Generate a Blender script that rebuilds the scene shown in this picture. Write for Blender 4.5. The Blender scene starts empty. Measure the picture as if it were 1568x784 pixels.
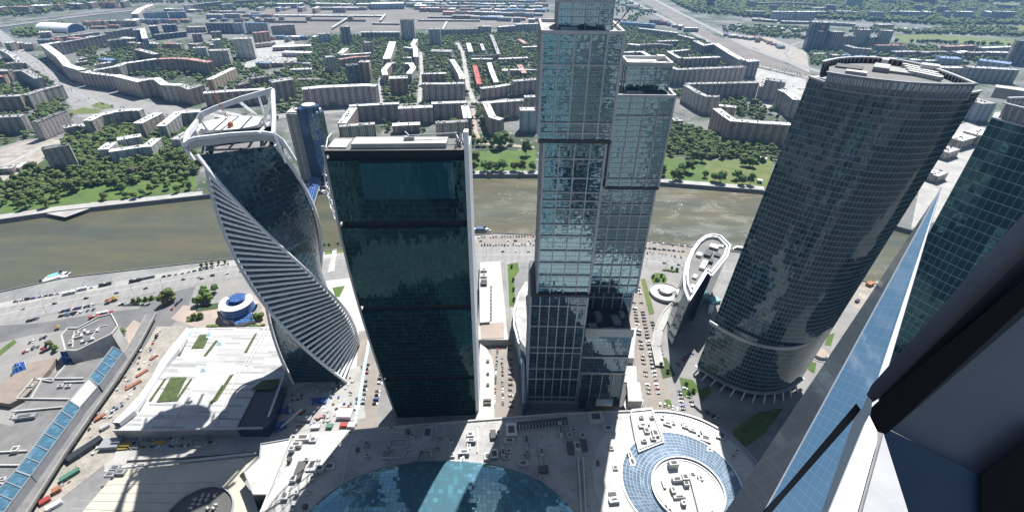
import bpy, math, random
import numpy as np
from mathutils import Vector, Matrix
random.seed(7); RNG = np.random.default_rng(11)
SC = bpy.context.scene
COL = SC.collection
R = math.radians

# ------------------------------------------------------------------ camera
F = 755.0; H = 345.0; PITCH = R(33.1); ROLL = R(0.7)
_f = Vector((0, math.cos(PITCH), -math.sin(PITCH)))
_r0 = Vector((1, 0, 0)); _u0 = Vector((0, math.sin(PITCH), math.cos(PITCH)))
_r = _r0 * math.cos(ROLL) + _u0 * math.sin(ROLL)
_u = -_r0 * math.sin(ROLL) + _u0 * math.cos(ROLL)
cd = bpy.data.cameras.new('camera'); cam = bpy.data.objects.new('camera', cd); COL.objects.link(cam)
cd.sensor_width = 36.0; cd.lens = 36.0 * F / 1568.0; cd.clip_start = 0.05; cd.clip_end = 30000
m = Matrix.Identity(4)
for i in range(3):
    m[i][0] = _r[i]; m[i][1] = _u[i]; m[i][2] = -_f[i]
m[0][3] = 0; m[1][3] = 0; m[2][3] = H
cam.matrix_world = m; SC.camera = cam

# ------------------------------------------------------------------ world, sun, exposure
SUN_EL = 55.0; SUN_AZ = 17.0      # azimuth measured from +Y towards +X
w = bpy.data.worlds.new('World'); SC.world = w; w.use_nodes = True
nt = w.node_tree; sky = nt.nodes.new('ShaderNodeTexSky'); sky.sky_type = 'NISHITA'; sky.sun_disc = False
sky.sun_elevation = R(SUN_EL); sky.sun_rotation = R(SUN_AZ); sky.altitude = 200; sky.air_density = 1.0; sky.dust_density = 1.0
bg = nt.nodes['Background']; bg.inputs[1].default_value = 0.05
nt.links.new(sky.outputs[0], bg.inputs[0])
sd = bpy.data.lights.new('sun', 'SUN'); sd.energy = 5.0; sd.angle = R(0.5); sd.color = (1.0, 0.98, 0.955)
so = bpy.data.objects.new('sun', sd); COL.objects.link(so)
sdir = Vector((math.sin(R(SUN_AZ)) * math.cos(R(SUN_EL)), math.cos(R(SUN_AZ)) * math.cos(R(SUN_EL)), math.sin(R(SUN_EL))))
so.rotation_euler = sdir.to_track_quat('Z', 'Y').to_euler(); so.location = (0, 0, 600)
vs = SC.view_settings; vs.view_transform = 'Standard'; vs.look = 'None'; vs.gamma = 1.0; vs.exposure = 0.84; vs.use_curve_mapping = False
SC.cycles.max_bounces = 6; SC.cycles.diffuse_bounces = 2; SC.cycles.glossy_bounces = 3; SC.cycles.transmission_bounces = 3
SC.cycles.transparent_max_bounces = 6; SC.cycles.volume_bounces = 0
SC.cycles.caustics_reflective = False; SC.cycles.caustics_refractive = False
SC.cycles.sample_clamp_indirect = 4.0

# ------------------------------------------------------------------ pixel -> world
def ray(px, py):
    return _f + _r * ((px - 784) / F) - _u * ((py - 392) / F)
def G(px, py, z=0.0):                       # where the ray meets the level z
    d = ray(px, py); t = (z - H) / d.z
    return Vector((d.x * t, d.y * t, z))
def GY(px, py, Y):                          # where the ray meets the vertical plane y = Y
    d = ray(px, py); t = Y / d.y
    return Vector((d.x * t, Y, H + d.z * t))
def GD(px, py, dist):                       # at a horizontal distance from the camera foot
    d = ray(px, py); t = dist / math.hypot(d.x, d.y)
    return Vector((d.x * t, d.y * t, H + d.z * t))
def GV(px, py, depth):                      # at a depth along the view axis
    d = ray(px, py); return Vector((0, 0, H)) + d * depth
def PJ(x, y, z):
    v = Vector((x, y, z - H)); c = max(v.dot(_f), 1e-6)
    return 784 + F * v.dot(_r) / c, 392 - F * v.dot(_u) / c
def G2(P, z=0.0):
    return [tuple(G(a, b, z)[:2]) for a, b in P]

# ------------------------------------------------------------------ materials
MATS = {}
def _new(name):
    m = bpy.data.materials.new(name); m.use_nodes = True; MATS[name] = m
    return m, m.node_tree, m.node_tree.nodes['Principled BSDF']
def nd(nt, t, **k):
    n = nt.nodes.new(t)
    for a, b in k.items(): setattr(n, a, b)
    return n
def mth(nt, op, a, b=None, c=None):
    n = nd(nt, 'ShaderNodeMath', operation=op)
    for i, v in enumerate((a, b, c)):
        if v is None: continue
        if isinstance(v, (int, float)): n.inputs[i].default_value = v
        else: nt.links.new(v, n.inputs[i])
    return n.outputs[0]
def mixc(nt, fac, a, b):
    n = nd(nt, 'ShaderNodeMix', data_type='RGBA')
    for i, v in ((0, fac), (6, a), (7, b)):
        if isinstance(v, (int, float)): n.inputs[i].default_value = v
        elif isinstance(v, (tuple, list)): n.inputs[i].default_value = (*v[:3], 1)
        else: nt.links.new(v, n.inputs[i])
    return n.outputs[2]
def noise(nt, vec, scale, detail=3, rough=0.55):
    n = nd(nt, 'ShaderNodeTexNoise'); n.inputs['Scale'].default_value = scale; n.inputs['Detail'].default_value = detail
    n.inputs['Roughness'].default_value = rough
    if vec is not None: nt.links.new(vec, n.inputs['Vector'])
    return n
def ramp(nt, fac, lo, hi):
    n = nd(nt, 'ShaderNodeMapRange'); n.inputs[1].default_value = lo; n.inputs[2].default_value = hi
    nt.links.new(fac, n.inputs[0]); return n.outputs[0]

def plain(name, col, rough=0.8, metal=0.0, col2=None, scale=0.15, sc2=None, lo=0.35, hi=0.65, obj_var=0.0, fine=0.0):
    """painted / mineral surface with stains: two colours mixed by noise in object space"""
    m, nt, b = _new(name)
    b.inputs['Roughness'].default_value = rough; b.inputs['Metallic'].default_value = metal
    tc = nd(nt, 'ShaderNodeTexCoord')
    c = col
    if col2 is None: col2 = tuple(x * 0.82 for x in col)
    n = noise(nt, tc.outputs['Object'], scale, 5, 0.6)
    out = mixc(nt, ramp(nt, n.outputs[0], lo, hi), col, col2)
    if fine:
        n2 = noise(nt, tc.outputs['Object'], sc2 or scale * 9, 3)
        hsv = nd(nt, 'ShaderNodeHueSaturation'); nt.links.new(out, hsv.inputs['Color'])
        nt.links.new(mth(nt, 'MULTIPLY_ADD', n2.outputs[0], fine, 1 - fine / 2), hsv.inputs['Value']); out = hsv.outputs[0]
    if obj_var:
        oi = nd(nt, 'ShaderNodeObjectInfo')
        hsv = nd(nt, 'ShaderNodeHueSaturation'); nt.links.new(out, hsv.inputs['Color'])
        nt.links.new(mth(nt, 'MULTIPLY_ADD', oi.outputs['Random'], obj_var, 1 - obj_var / 2), hsv.inputs['Value']); out = hsv.outputs[0]
    nt.links.new(out, b.inputs['Base Color'])
    return m

def _uv(nt):
    u = nd(nt, 'ShaderNodeUVMap'); s = nd(nt, 'ShaderNodeSeparateXYZ'); nt.links.new(u.outputs[0], s.inputs[0])
    return s.outputs[0], s.outputs[1], u.outputs[0]

def wall(name, col, win=(0.03, 0.034, 0.045), su=3.9, sv=3.3, fw=0.46, fh=0.56, bay=0.45, bayw=15.6, col2=None, rough=0.85):
    """masonry with a punched window grid laid out in metres on the facade"""
    m, nt, b = _new(name); u, v, uv = _uv(nt)
    cu = mth(nt, 'DIVIDE', u, su); cv = mth(nt, 'DIVIDE', v, sv)
    fu = mth(nt, 'FRACT', cu); fv = mth(nt, 'FRACT', cv)
    inu = mth(nt, 'LESS_THAN', fu, fw); inv = mth(nt, 'LESS_THAN', mth(nt, 'ABSOLUTE', mth(nt, 'SUBTRACT', fv, 0.55)), fh / 2)
    mask = mth(nt, 'MULTIPLY', inu, inv)
    cell = nd(nt, 'ShaderNodeCombineXYZ'); nt.links.new(mth(nt, 'FLOOR', cu), cell.inputs[0]); nt.links.new(mth(nt, 'FLOOR', cv), cell.inputs[1])
    wn = nd(nt, 'ShaderNodeTexWhiteNoise', noise_dimensions='3D'); nt.links.new(cell.outputs[0], wn.inputs[0])
    wincol = mixc(nt, mth(nt, 'POWER', wn.outputs[0], 5.0), win, (0.35, 0.36, 0.36))
    # facade bays: risalits, balcony columns of a slightly different tone
    bc = mth(nt, 'FRACT', mth(nt, 'DIVIDE', u, bayw))
    bm = mth(nt, 'LESS_THAN', bc, 0.3)
    oi = nd(nt, 'ShaderNodeObjectInfo')
    tc = nd(nt, 'ShaderNodeTexCoord'); n = noise(nt, tc.outputs['Object'], 0.06, 5)
    c2 = col2 or tuple(x * 0.72 for x in col)
    base = mixc(nt, ramp(nt, n.outputs[0], 0.35, 0.7), col, c2)
    dark = mixc(nt, mth(nt, 'MULTIPLY', bm, bay), base, (0.62, 0.59, 0.54))
    rec_shade = mth(nt, 'LESS_THAN', mth(nt, 'ABSOLUTE', mth(nt, 'SUBTRACT', bc, 0.65)), 0.09)
    dark = mixc(nt, mth(nt, 'MULTIPLY', rec_shade, 0.6), dark, (0.09, 0.085, 0.08))  # dark strip paints the shade of a recess in each bay
    gl = mth(nt, 'LESS_THAN', v, 4.2)
    dark = mixc(nt, mth(nt, 'MULTIPLY', gl, 0.5), dark, (0.13, 0.12, 0.12))
    hsv = nd(nt, 'ShaderNodeHueSaturation'); nt.links.new(dark, hsv.inputs['Color'])
    nt.links.new(mth(nt, 'MULTIPLY_ADD', oi.outputs['Random'], 0.4, 0.80), hsv.inputs['Value']); r7 = mth(nt, 'FRACT', mth(nt, 'MULTIPLY', oi.outputs['Random'], 7.31)); nt.links.new(mth(nt, 'MULTIPLY_ADD', r7, 0.05, 0.475), hsv.inputs['Hue']); nt.links.new(mth(nt, 'MULTIPLY_ADD', mth(nt, 'FRACT', mth(nt, 'MULTIPLY', oi.outputs['Random'], 13.7)), 0.8, 0.75), hsv.inputs['Saturation'])
    out = mixc(nt, mask, hsv.outputs[0], wincol)
    nt.links.new(out, b.inputs['Base Color'])
    nt.links.new(mth(nt, 'MULTIPLY_ADD', mask, 0.15 - rough, rough), b.inputs['Roughness'])
    return m

def glass(name, tint, su, sv, mul, mu=0.06, mv=0.05, tilt=0.03, wob=0.03, wsc=0.12, ior=2.3, rough=0.03, lite=None, var=0.6, spandrel=0.0, spcol=(0.05, 0.06, 0.07), metal=0.0, aniso=(1, 1, 1), hf=0.0, st=(1, 1, 1)):
    """curtain wall: reflective panes, each set at a slightly different angle, mullions by uv in metres"""
    m, nt, b = _new(name); u, v, uv = _uv(nt)
    cu = mth(nt, 'DIVIDE', u, su); cv = mth(nt, 'DIVIDE', v, sv)
    fu = mth(nt, 'FRACT', cu); fv = mth(nt, 'FRACT', cv)
    mm = mth(nt, 'MAXIMUM', mth(nt, 'LESS_THAN', fu, mu), mth(nt, 'LESS_THAN', fv, mv))
    cell = nd(nt, 'ShaderNodeCombineXYZ'); nt.links.new(mth(nt, 'FLOOR', cu), cell.inputs[0]); nt.links.new(mth(nt, 'FLOOR', cv), cell.inputs[1])
    wn = nd(nt, 'ShaderNodeTexWhiteNoise', noise_dimensions='3D'); nt.links.new(cell.outputs[0], wn.inputs[0])
    # pane normal: cell tilt + soft bow of the sheet
    geo = nd(nt, 'ShaderNodeNewGeometry')
    def scaled(vec, k):
        s = nd(nt, 'ShaderNodeVectorMath', operation='SUBTRACT'); nt.links.new(vec, s.inputs[0]); s.inputs[1].default_value = (0.5, 0.5, 0.5)
        t = nd(nt, 'ShaderNodeVectorMath', operation='SCALE'); nt.links.new(s.outputs[0], t.inputs[0]); t.inputs['Scale'].default_value = k
        return t.outputs[0]
    vm = nd(nt, 'ShaderNodeVectorMath', operation='MULTIPLY'); nt.links.new(uv, vm.inputs[0]); vm.inputs[1].default_value = aniso
    nz = noise(nt, vm.outputs[0], wsc, 3 if hf else 2, 0.5 + hf)
    nz.inputs['Distortion'].default_value = 0.4
    a = nd(nt, 'ShaderNodeVectorMath', operation='ADD'); nt.links.new(scaled(wn.outputs['Color'], tilt), a.inputs[0]); nt.links.new(scaled(nz.outputs['Color'], wob), a.inputs[1])
    a2 = nd(nt, 'ShaderNodeVectorMath', operation='ADD'); nt.links.new(a.outputs[0], a2.inputs[0]); nt.links.new(geo.outputs['Normal'], a2.inputs[1])
    nn = nd(nt, 'ShaderNodeVectorMath', operation='NORMALIZE'); nt.links.new(a2.outputs[0], nn.inputs[0])
    nt.links.new(nn.outputs[0], b.inputs['Normal'])
    lt = lite or tuple(min(1, x * 3 + 0.02) for x in tint)
    pane = mixc(nt, mth(nt, 'MULTIPLY', mth(nt, 'POWER', wn.outputs[0], 4.0), var), tint, lt)
    if spandrel:
        pane = mixc(nt, mth(nt, 'GREATER_THAN', fv, 1 - spandrel), pane, spcol)
    nt.links.new(mixc(nt, mm, pane, mul), b.inputs['Base Color'])
    nt.links.new(mth(nt, 'MULTIPLY_ADD', mm, 0.45, rough), b.inputs['Roughness'])
    nt.links.new(mth(nt, 'MULTIPLY_ADD', mm, 1.45 - ior, ior), b.inputs['IOR'])
    b.inputs['Metallic'].default_value = metal
    b.inputs['Specular Tint'].default_value = (*st, 1)
    return m

# ------------------------------------------------------------------ mesh builder
def area(P): return 0.5 * sum(P[i - 1][0] * P[i][1] - P[i][0] * P[i - 1][1] for i in range(len(P)))
def ccw(P):
    P = [tuple(p[:2]) for p in P]
    return P if area(P) > 0 else P[::-1]
class MB:
    def __init__(s): s.v = []; s.f = []; s.m = []; s.uv = []
    def poly(s, pts, m=0, uv=None):
        k = len(s.v); s.v += [tuple(p) for p in pts]; s.f.append(tuple(range(k, k + len(pts)))); s.m.append(m)
        s.uv += list(uv) if uv else [(p[0], p[1]) for p in pts]
    def prism(s, P, z0, z1, m=0, mt=None, P1=None, bottom=False, top=True, u0=0.0):
        if P1 is None: P = ccw(P); P1 = P
        n = len(P); u = u0
        for i in range(n):
            a, b = P[i], P[(i + 1) % n]; c, d = P1[(i + 1) % n], P1[i]
            L = math.dist(a, b)
            s.poly([(*a, z0), (*b, z0), (*c, z1), (*d, z1)], m, [(u, z0), (u + L, z0), (u + L, z1), (u, z1)]); u += L
        if top: s.poly([(*p, z1) for p in P1], m if mt is None else mt)
        if bottom: s.poly([(*p, z0) for p in P[::-1]], m)
        return s
    def box(s, c, sz, rz=0.0, m=0, mt=None):
        x, y, z = c; a, b, h = sz; cs, sn = math.cos(rz), math.sin(rz)
        P = [(x + cs * i * a / 2 - sn * j * b / 2, y + sn * i * a / 2 + cs * j * b / 2) for i, j in ((-1, -1), (1, -1), (1, 1), (-1, 1))]
        return s.prism(P, z, z + h, m, mt, bottom=True)
    def bar(s, p, q, w, h=None, m=0, up=(0, 0, 1)):
        h = h or w; p = Vector(p); q = Vector(q); d = (q - p); L = d.length
        if L < 1e-6: return s
        d.normalize(); up = Vector(up)
        if abs(d.dot(up)) > 0.98: up = Vector((0, 1, 0))
        x = d.cross(up).normalized() * (w / 2); y = x.cross(d).normalized() * (h / 2)
        c = [x * i + y * j for i, j in ((-1, -1), (1, -1), (1, 1), (-1, 1))]
        A = [p + o for o in c]; B = [q + o for o in c]
        for i in range(4):
            j = (i + 1) % 4
            s.poly([A[i], A[j], B[j], B[i]], m, [(0, 0), (w, 0), (w, L), (0, L)])
        s.poly(A[::-1], m, [(0, 0)] * 4); s.poly(B, m, [(0, 0)] * 4)
        return s
    def path(s, pts, w, h=None, m=0):
        for a, b in zip(pts, pts[1:]): s.bar(a, b, w, h, m)
        return s
    def disc(s, c, r, z0, z1, n=20, m=0, mt=None, ry=None, rz=0.0):
        ry = ry or r; cs, sn = math.cos(rz), math.sin(rz)
        P = [(c[0] + cs * r * math.cos(t) - sn * ry * math.sin(t), c[1] + sn * r * math.cos(t) + cs * ry * math.sin(t)) for t in [2 * math.pi * i / n for i in range(n)]]
        return s.prism(P, z0, z1, m, mt, bottom=True)
    def mesh(s, name, mats, origin=(0, 0, 0)):
        me = bpy.data.meshes.new(name)
        o = origin
        me.from_pydata([(x - o[0], y - o[1], z - o[2]) for x, y, z in s.v], [], s.f)
        for mm in (mats if isinstance(mats, (list, tuple)) else [mats]): me.materials.append(MATS[mm] if isinstance(mm, str) else mm)
        me.polygons.foreach_set('material_index', s.m)
        ul = me.uv_layers.new(name='UVMap'); ul.data.foreach_set('uv', np.array(s.uv, dtype=np.float32).ravel())
        me.update(); return me
    def build(s, name, mats, parent=None, origin=None, **tags):
        if origin is None: origin = tuple(parent['_o']) if parent is not None and '_o' in parent else (0, 0, 0)
        o = bpy.data.objects.new(name, s.mesh(name, mats, origin)); COL.objects.link(o)
        if parent is not None: o.parent = parent; o['_o'] = origin
        else: o.location = origin
        for k, v in tags.items(): o[k] = v
        return o
def thing(name, label, cat, loc=(0, 0, 0), group=None):
    o = bpy.data.objects.new(name, None); COL.objects.link(o); o.location = loc; o.empty_display_size = 1
    o['label'] = label; o['category'] = cat; o['_o'] = tuple(float(c) for c in loc)
    if group: o['group'] = group
    return o
def tag(o, label, cat, group=None):
    o['label'] = label; o['category'] = cat
    if group: o['group'] = group
    return o
def copy_tree(o, parent=None):
    c = o.copy(); COL.objects.link(c); c.parent = parent
    for ch in o.children: copy_tree(ch, c)
    return c
FOOT = []     # footprints where no tree may stand
_SN = [0]
def sheet(name, px, layer, mat, z=0.0, world=False, block=True, thick=0.0):
    P = ccw(px if world else G2(px, z))
    _SN[0] += 1; b = MB(); zz = z + 0.05 * layer + 0.0006 * _SN[0]
    if thick: b.prism(P, zz, zz + thick)
    else: b.poly([(*p, zz) for p in P])
    if block: FOOT.append(P)
    o = b.build(name, mat); o['kind'] = 'structure'; return o
def strip(P, w):
    """centre line -> polygon of width w (mitred)"""
    L = []; Rr = []
    n = len(P)
    for i in range(n):
        p = Vector(P[i][:2])
        d1 = (p - Vector(P[i - 1][:2])).normalized() if i else None
        d2 = (Vector(P[i + 1][:2]) - p).normalized() if i < n - 1 else None
        d = d1 if d2 is None else d2 if d1 is None else (d1 + d2)
        if d.length < 1e-3: d = d1
        d.normalize(); nrm = Vector((-d.y, d.x))
        k = 1.0
        if d1 is not None and d2 is not None:
            k = 1 / max(0.45, nrm.dot(Vector((-d1.y, d1.x))))
        L.append(tuple(p + nrm * w / 2 * k)); Rr.append(tuple(p - nrm * w / 2 * k))
    return L, Rr
# ------------------------------------------------------------------ palette
plain('ground', (0.26, 0.257, 0.245), 0.95, col2=(0.165, 0.163, 0.158), scale=0.02, fine=0.5)
# far ground: lawns, yards and asphalt mixed
m, nt, b = _new('city_ground'); b.inputs['Roughness'].default_value = 0.95
tc = nd(nt, 'ShaderNodeTexCoord'); n1 = noise(nt, tc.outputs['Object'], 0.006, 5, 0.62); n2 = noise(nt, tc.outputs['Object'], 0.05, 4, 0.7); n3 = noise(nt, tc.outputs['Object'], 0.25, 2)
c = mixc(nt, ramp(nt, n1.outputs[0], 0.42, 0.56), (0.035, 0.058, 0.022), (0.15, 0.15, 0.145))
c = mixc(nt, ramp(nt, n2.outputs[0], 0.56, 0.64), c, (0.25, 0.245, 0.23))
c = mixc(nt, ramp(nt, n3.outputs[0], 0.60, 0.75), c, (0.06, 0.075, 0.045))
nt.links.new(c, b.inputs['Base Color'])
plain('asphalt', (0.16, 0.157, 0.155), 0.9, col2=(0.11, 0.11, 0.112), scale=0.04, fine=0.25)
plain('asphalt_shade', (0.09, 0.09, 0.09), .9, col2=(.05, .055, .05), scale=.01)
plain('asphalt_pale', (0.26, 0.25, 0.235), 0.9, col2=(0.20, 0.195, 0.185), scale=0.04, fine=0.3)
plain('parking', (0.27, 0.235, 0.20), 0.9, col2=(0.21, 0.19, 0.17), scale=0.05, fine=0.3)
plain('concrete', (0.39, 0.383, 0.362), 0.9, col2=(0.28, 0.27, 0.25), scale=0.04, fine=0.35)
plain('concrete_white', (0.50, 0.492, 0.47), 0.85, col2=(0.38, 0.37, 0.345), scale=0.05, fine=0.25)
plain('pink_paving', (0.38, 0.30, 0.25), 0.9, col2=(0.30, 0.25, 0.215), scale=0.06, fine=0.3)
plain('sand', (0.37, 0.335, 0.285), 0.95, col2=(0.22, 0.205, 0.18), scale=0.07, fine=0.8)
plain('lawn', (0.085, 0.14, 0.024), 0.95, col2=(0.055, 0.10, 0.02), scale=0.04, fine=0.5)
plain('lawn_dry', (0.14, 0.145, 0.045), 0.95, col2=(0.07, 0.12, 0.025), scale=0.05, fine=0.5)
plain('dark_grass', (0.038, 0.062, 0.018), 0.95, col2=(0.06, 0.085, 0.026), scale=0.03, fine=0.5)
m, nt, b = _new('rail_bed'); tc = nd(nt, 'ShaderNodeTexCoord'); sp = nd(nt, 'ShaderNodeSeparateXYZ'); nt.links.new(tc.outputs['Object'], sp.inputs[0]); b.inputs['Roughness'].default_value = .9
n = noise(nt, tc.outputs['Object'], .012, 5, .7); f1 = mth(nt, 'FRACT', mth(nt, 'DIVIDE', mth(nt, 'ADD', sp.outputs[1], mth(nt, 'MULTIPLY', sp.outputs[0], .02)), 11.0))
c = mixc(nt, ramp(nt, n.outputs[0], .35, .65), (0.20, 0.165, 0.13), (0.12, 0.11, 0.10)); c = mixc(nt, mth(nt, 'MULTIPLY', mth(nt, 'LESS_THAN', f1, .35), .6), c, (0.07, 0.065, 0.065)); c = mixc(nt, mth(nt, 'MULTIPLY', mth(nt, 'GREATER_THAN', f1, .85), .5), c, (0.34, 0.33, 0.30)); nt.links.new(c, b.inputs['Base Color'])
plain('embank_stone', (0.20, 0.195, 0.19), 0.9, col2=(0.14, 0.14, 0.14), scale=0.08, fine=0.3)
plain('roof_white', (0.74, 0.735, 0.72), 0.75, col2=(0.52, 0.51, 0.50), scale=0.07, obj_var=0.45, fine=0.3, lo=.45, hi=.75)
plain('roof_grey', (0.44, 0.435, 0.425), 0.8, col2=(0.24, 0.235, 0.23), scale=0.07, obj_var=0.4, fine=0.3)
plain('roof_dark', (0.17, 0.165, 0.16), 0.85, col2=(0.12, 0.118, 0.115), scale=0.07, obj_var=0.4, fine=0.3)
plain('roof_red', (0.52, 0.09, 0.075), 0.8, col2=(0.36, 0.08, 0.07), scale=0.1, fine=0.3)
plain('roof_pink', (0.50, 0.25, 0.22), 0.8, col2=(0.36, 0.24, 0.22), scale=0.06, fine=0.3)
plain('roof_blue', (0.16, 0.27, 0.42), 0.7, col2=(0.12, 0.20, 0.32), scale=0.07, fine=0.2)
plain('vent_dark', (0.09, 0.088, 0.085), 0.8)
plain('vent_pale', (0.5, 0.49, 0.47), 0.7)
plain('metal_white', (0.78, 0.79, 0.80), 0.4, col2=(0.70, 0.71, 0.73))
plain('metal_grey', (0.36, 0.37, 0.385), 0.45, metal=0.3)
plain('metal_pale', (0.50, 0.51, 0.52), 0.42, metal=0.25)
plain('metal_dark', (0.03, 0.035, 0.045), 0.4)
plain('steel_mull', (0.27, 0.285, 0.305), 0.45)
plain('crane_orange', (0.42, 0.17, 0.07), 0.7)
plain('rust', (0.33, 0.12, 0.06), 0.85, col2=(0.22, 0.1, 0.06), scale=0.4)
plain('paint_blue', (0.035, 0.09, 0.28), 0.6); plain('paint_red', (0.33, 0.045, 0.035), 0.6); plain('paint_yellow', (0.50, 0.35, 0.07), 0.6)
plain('paint_green', (0.06, 0.18, 0.12), 0.6); plain('paint_teal', (0.2, 0.55, 0.6), 0.5)
m, nt, b = _new('mall_roof'); tc = nd(nt, 'ShaderNodeTexCoord'); sp = nd(nt, 'ShaderNodeSeparateXYZ'); nt.links.new(tc.outputs['Object'], sp.inputs[0]); b.inputs['Roughness'].default_value = .85
n = noise(nt, tc.outputs['Object'], .045, 6, .65); n2 = noise(nt, tc.outputs['Object'], .35, 4, .6); c = mixc(nt, ramp(nt, n.outputs[0], .4, .68), (0.42, 0.412, 0.39), (0.27, 0.265, 0.255)); c = mixc(nt, ramp(nt, n2.outputs[0], .58, .72), c, (0.22, 0.215, 0.205))
sx = mth(nt, 'LESS_THAN', mth(nt, 'FRACT', mth(nt, 'DIVIDE', sp.outputs[0], 8.4)), .03); sy = mth(nt, 'LESS_THAN', mth(nt, 'FRACT', mth(nt, 'DIVIDE', sp.outputs[1], 8.4)), .03)
c = mixc(nt, mth(nt, 'MULTIPLY', mth(nt, 'MAXIMUM', sx, sy), .45), c, (0.16, 0.16, 0.155)); nt.links.new(c, b.inputs['Base Color'])
plain('band_black', (0.004, 0.005, 0.007), .9); plain('crown_panel', (0.36, 0.40, 0.45), .6, col2=(.28, .31, .35), scale=.1)
plain('slat_white', (0.93, 0.94, 0.95), 0.35); plain('planting', (0.085, 0.10, 0.03), .95, col2=(0.04, 0.065, 0.02), scale=.35, fine=.8, lo=.4, hi=.6); plain('panel_wall', (0.44, 0.44, 0.43), .7, col2=(.34, .34, .335), scale=.1, fine=.3)
plain('bark', (0.10, 0.075, 0.05), 0.95)
# facades
wall('w_beige', (0.50, 0.39, 0.29)); wall('w_grey', (0.43, 0.37, 0.31)); wall('w_brown', (0.33, 0.235, 0.18), fw=.5)
wall('w_blue', (0.37, 0.345, 0.32), win=(0.04, .05, .07), fw=.5, fh=.56); wall('w_pale', (0.58, 0.50, 0.41), fw=.5)
wall('w_white', (0.68, 0.67, 0.64), fw=.62, fh=.62, su=3.6, sv=3.4, bay=0.0)
wall('w_stripe', (0.58, 0.58, 0.58), win=(0.03, .035, .05), su=6.0, sv=3.2, fw=.5, fh=.98, bay=0)
wall('w_dark', (0.13, 0.13, 0.145), win=(.03, .04, .06), fw=.6, fh=.6)
wall('w_dkblue', (0.06, 0.09, 0.15), win=(.03, .05, .09), fw=.7, fh=.7)
wall('w_lblue', (0.40, 0.46, 0.52), win=(.10, .13, .18), fw=.5, fh=.5)
wall('w_panel', (0.42, 0.39, 0.355), fw=.5, fh=.42, su=2.8, bay=.3, bayw=9)
wall('w_green', (0.22, 0.30, 0.27), fw=.5, bay=.5, bayw=8); wall('w_purple', (0.27, 0.22, 0.26), fw=.5, bay=.5, bayw=8)
wall('w_bluewhite', (0.45, 0.52, 0.62), win=(.1, .15, .25), su=5, sv=3.2, fw=.5, fh=.9, bay=0)
# water: murky, wind-ruffled
m, nt, b = _new('river_water'); tc = nd(nt, 'ShaderNodeTexCoord')
vm_ = nd(nt, 'ShaderNodeVectorMath', operation='MULTIPLY'); nt.links.new(tc.outputs['Object'], vm_.inputs[0]); vm_.inputs[1].default_value = (.35, 1.6, 1)
nz = noise(nt, vm_.outputs[0], 0.012, 5, .65); c = mixc(nt, ramp(nt, nz.outputs[0], .35, .65), (0.115, 0.104, 0.060), (0.072, 0.078, 0.058))
nt.links.new(c, b.inputs['Base Color']); b.inputs['IOR'].default_value = 1.33; nt.links.new(mth(nt, 'MULTIPLY_ADD', ramp(nt, noise(nt, vm_.outputs[0], .02, 4, .6).outputs[0], .38, .62), .24, .08), b.inputs['Roughness'])
nw = noise(nt, tc.outputs['Object'], 0.35, 4, 0.7); nw2 = noise(nt, tc.outputs['Object'], 0.03, 3)
bp = nd(nt, 'ShaderNodeBump'); bp.inputs['Distance'].default_value = 1.0; bp.inputs['Strength'].default_value = 1.0
nt.links.new(mth(nt, 'MULTIPLY', mth(nt, 'MULTIPLY', nw.outputs[0], ramp(nt, nw2.outputs[0], 0.3, 0.7)), 0.9), bp.inputs['Height']); nt.links.new(bp.outputs[0], b.inputs['Normal'])
# road with lane lines: u across in metres, v along
def roadmat(name, col, width, lanes):
    m, nt, b = _new(name); u, v, uv = _uv(nt); b.inputs['Roughness'].default_value = 0.9
    tc = nd(nt, 'ShaderNodeTexCoord'); n = noise(nt, tc.outputs['Object'], 0.05, 5)
    base = mixc(nt, n.outputs[0], tuple(x * 1.2 for x in col), tuple(x * 0.8 for x in col))
    lw = width / lanes
    fu = mth(nt, 'FRACT', mth(nt, 'ADD', mth(nt, 'DIVIDE', u, lw), 0.5)); line = mth(nt, 'LESS_THAN', mth(nt, 'ABSOLUTE', mth(nt, 'SUBTRACT', fu, 0.5)), 0.045)
    dash = mth(nt, 'LESS_THAN', mth(nt, 'FRACT', mth(nt, 'DIVIDE', v, 9.0)), 0.4)
    mid = mth(nt, 'LESS_THAN', mth(nt, 'ABSOLUTE', mth(nt, 'SUBTRACT', u, width / 2)), 0.35)
    msk = mth(nt, 'MAXIMUM', mth(nt, 'MULTIPLY', line, dash), mid)
    nt.links.new(mixc(nt, mth(nt, 'MULTIPLY', msk, 0.8), base, (0.55, 0.54, 0.5)), b.inputs['Base Color'])
roadmat('road_wide', (0.235, 0.23, 0.222), 40, 10); roadmat('road_mid', (0.22, 0.215, 0.205), 26, 7); roadmat('road_small', (0.24, 0.232, 0.215), 10, 3)
def road(px, width, mat, layer=3, world=False, name='road', nlane=None):
    P = px if world else G2(px); L, Rr = strip(P, width); b = MB(); v = 0; _SN[0] += len(P)
    mw = {'road_wide': 40, 'road_mid': 26, 'road_small': 10}.get(mat, width)
    for i in range(len(P) - 1):
        l = math.dist(P[i], P[i + 1]); z = 0.05 * layer + 0.0006 * (_SN[0] + i)
        b.poly([(*Rr[i], z), (*Rr[i + 1], z), (*L[i + 1], z), (*L[i], z)], 0, [(0, v), (0, v + l), (mw, v + l), (mw, v)]); v += l
        FOOT.append(ccw([Rr[i], Rr[i + 1], L[i + 1], L[i]]))
    o = b.build(name, mat); o['kind'] = 'structure'; return o

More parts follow.
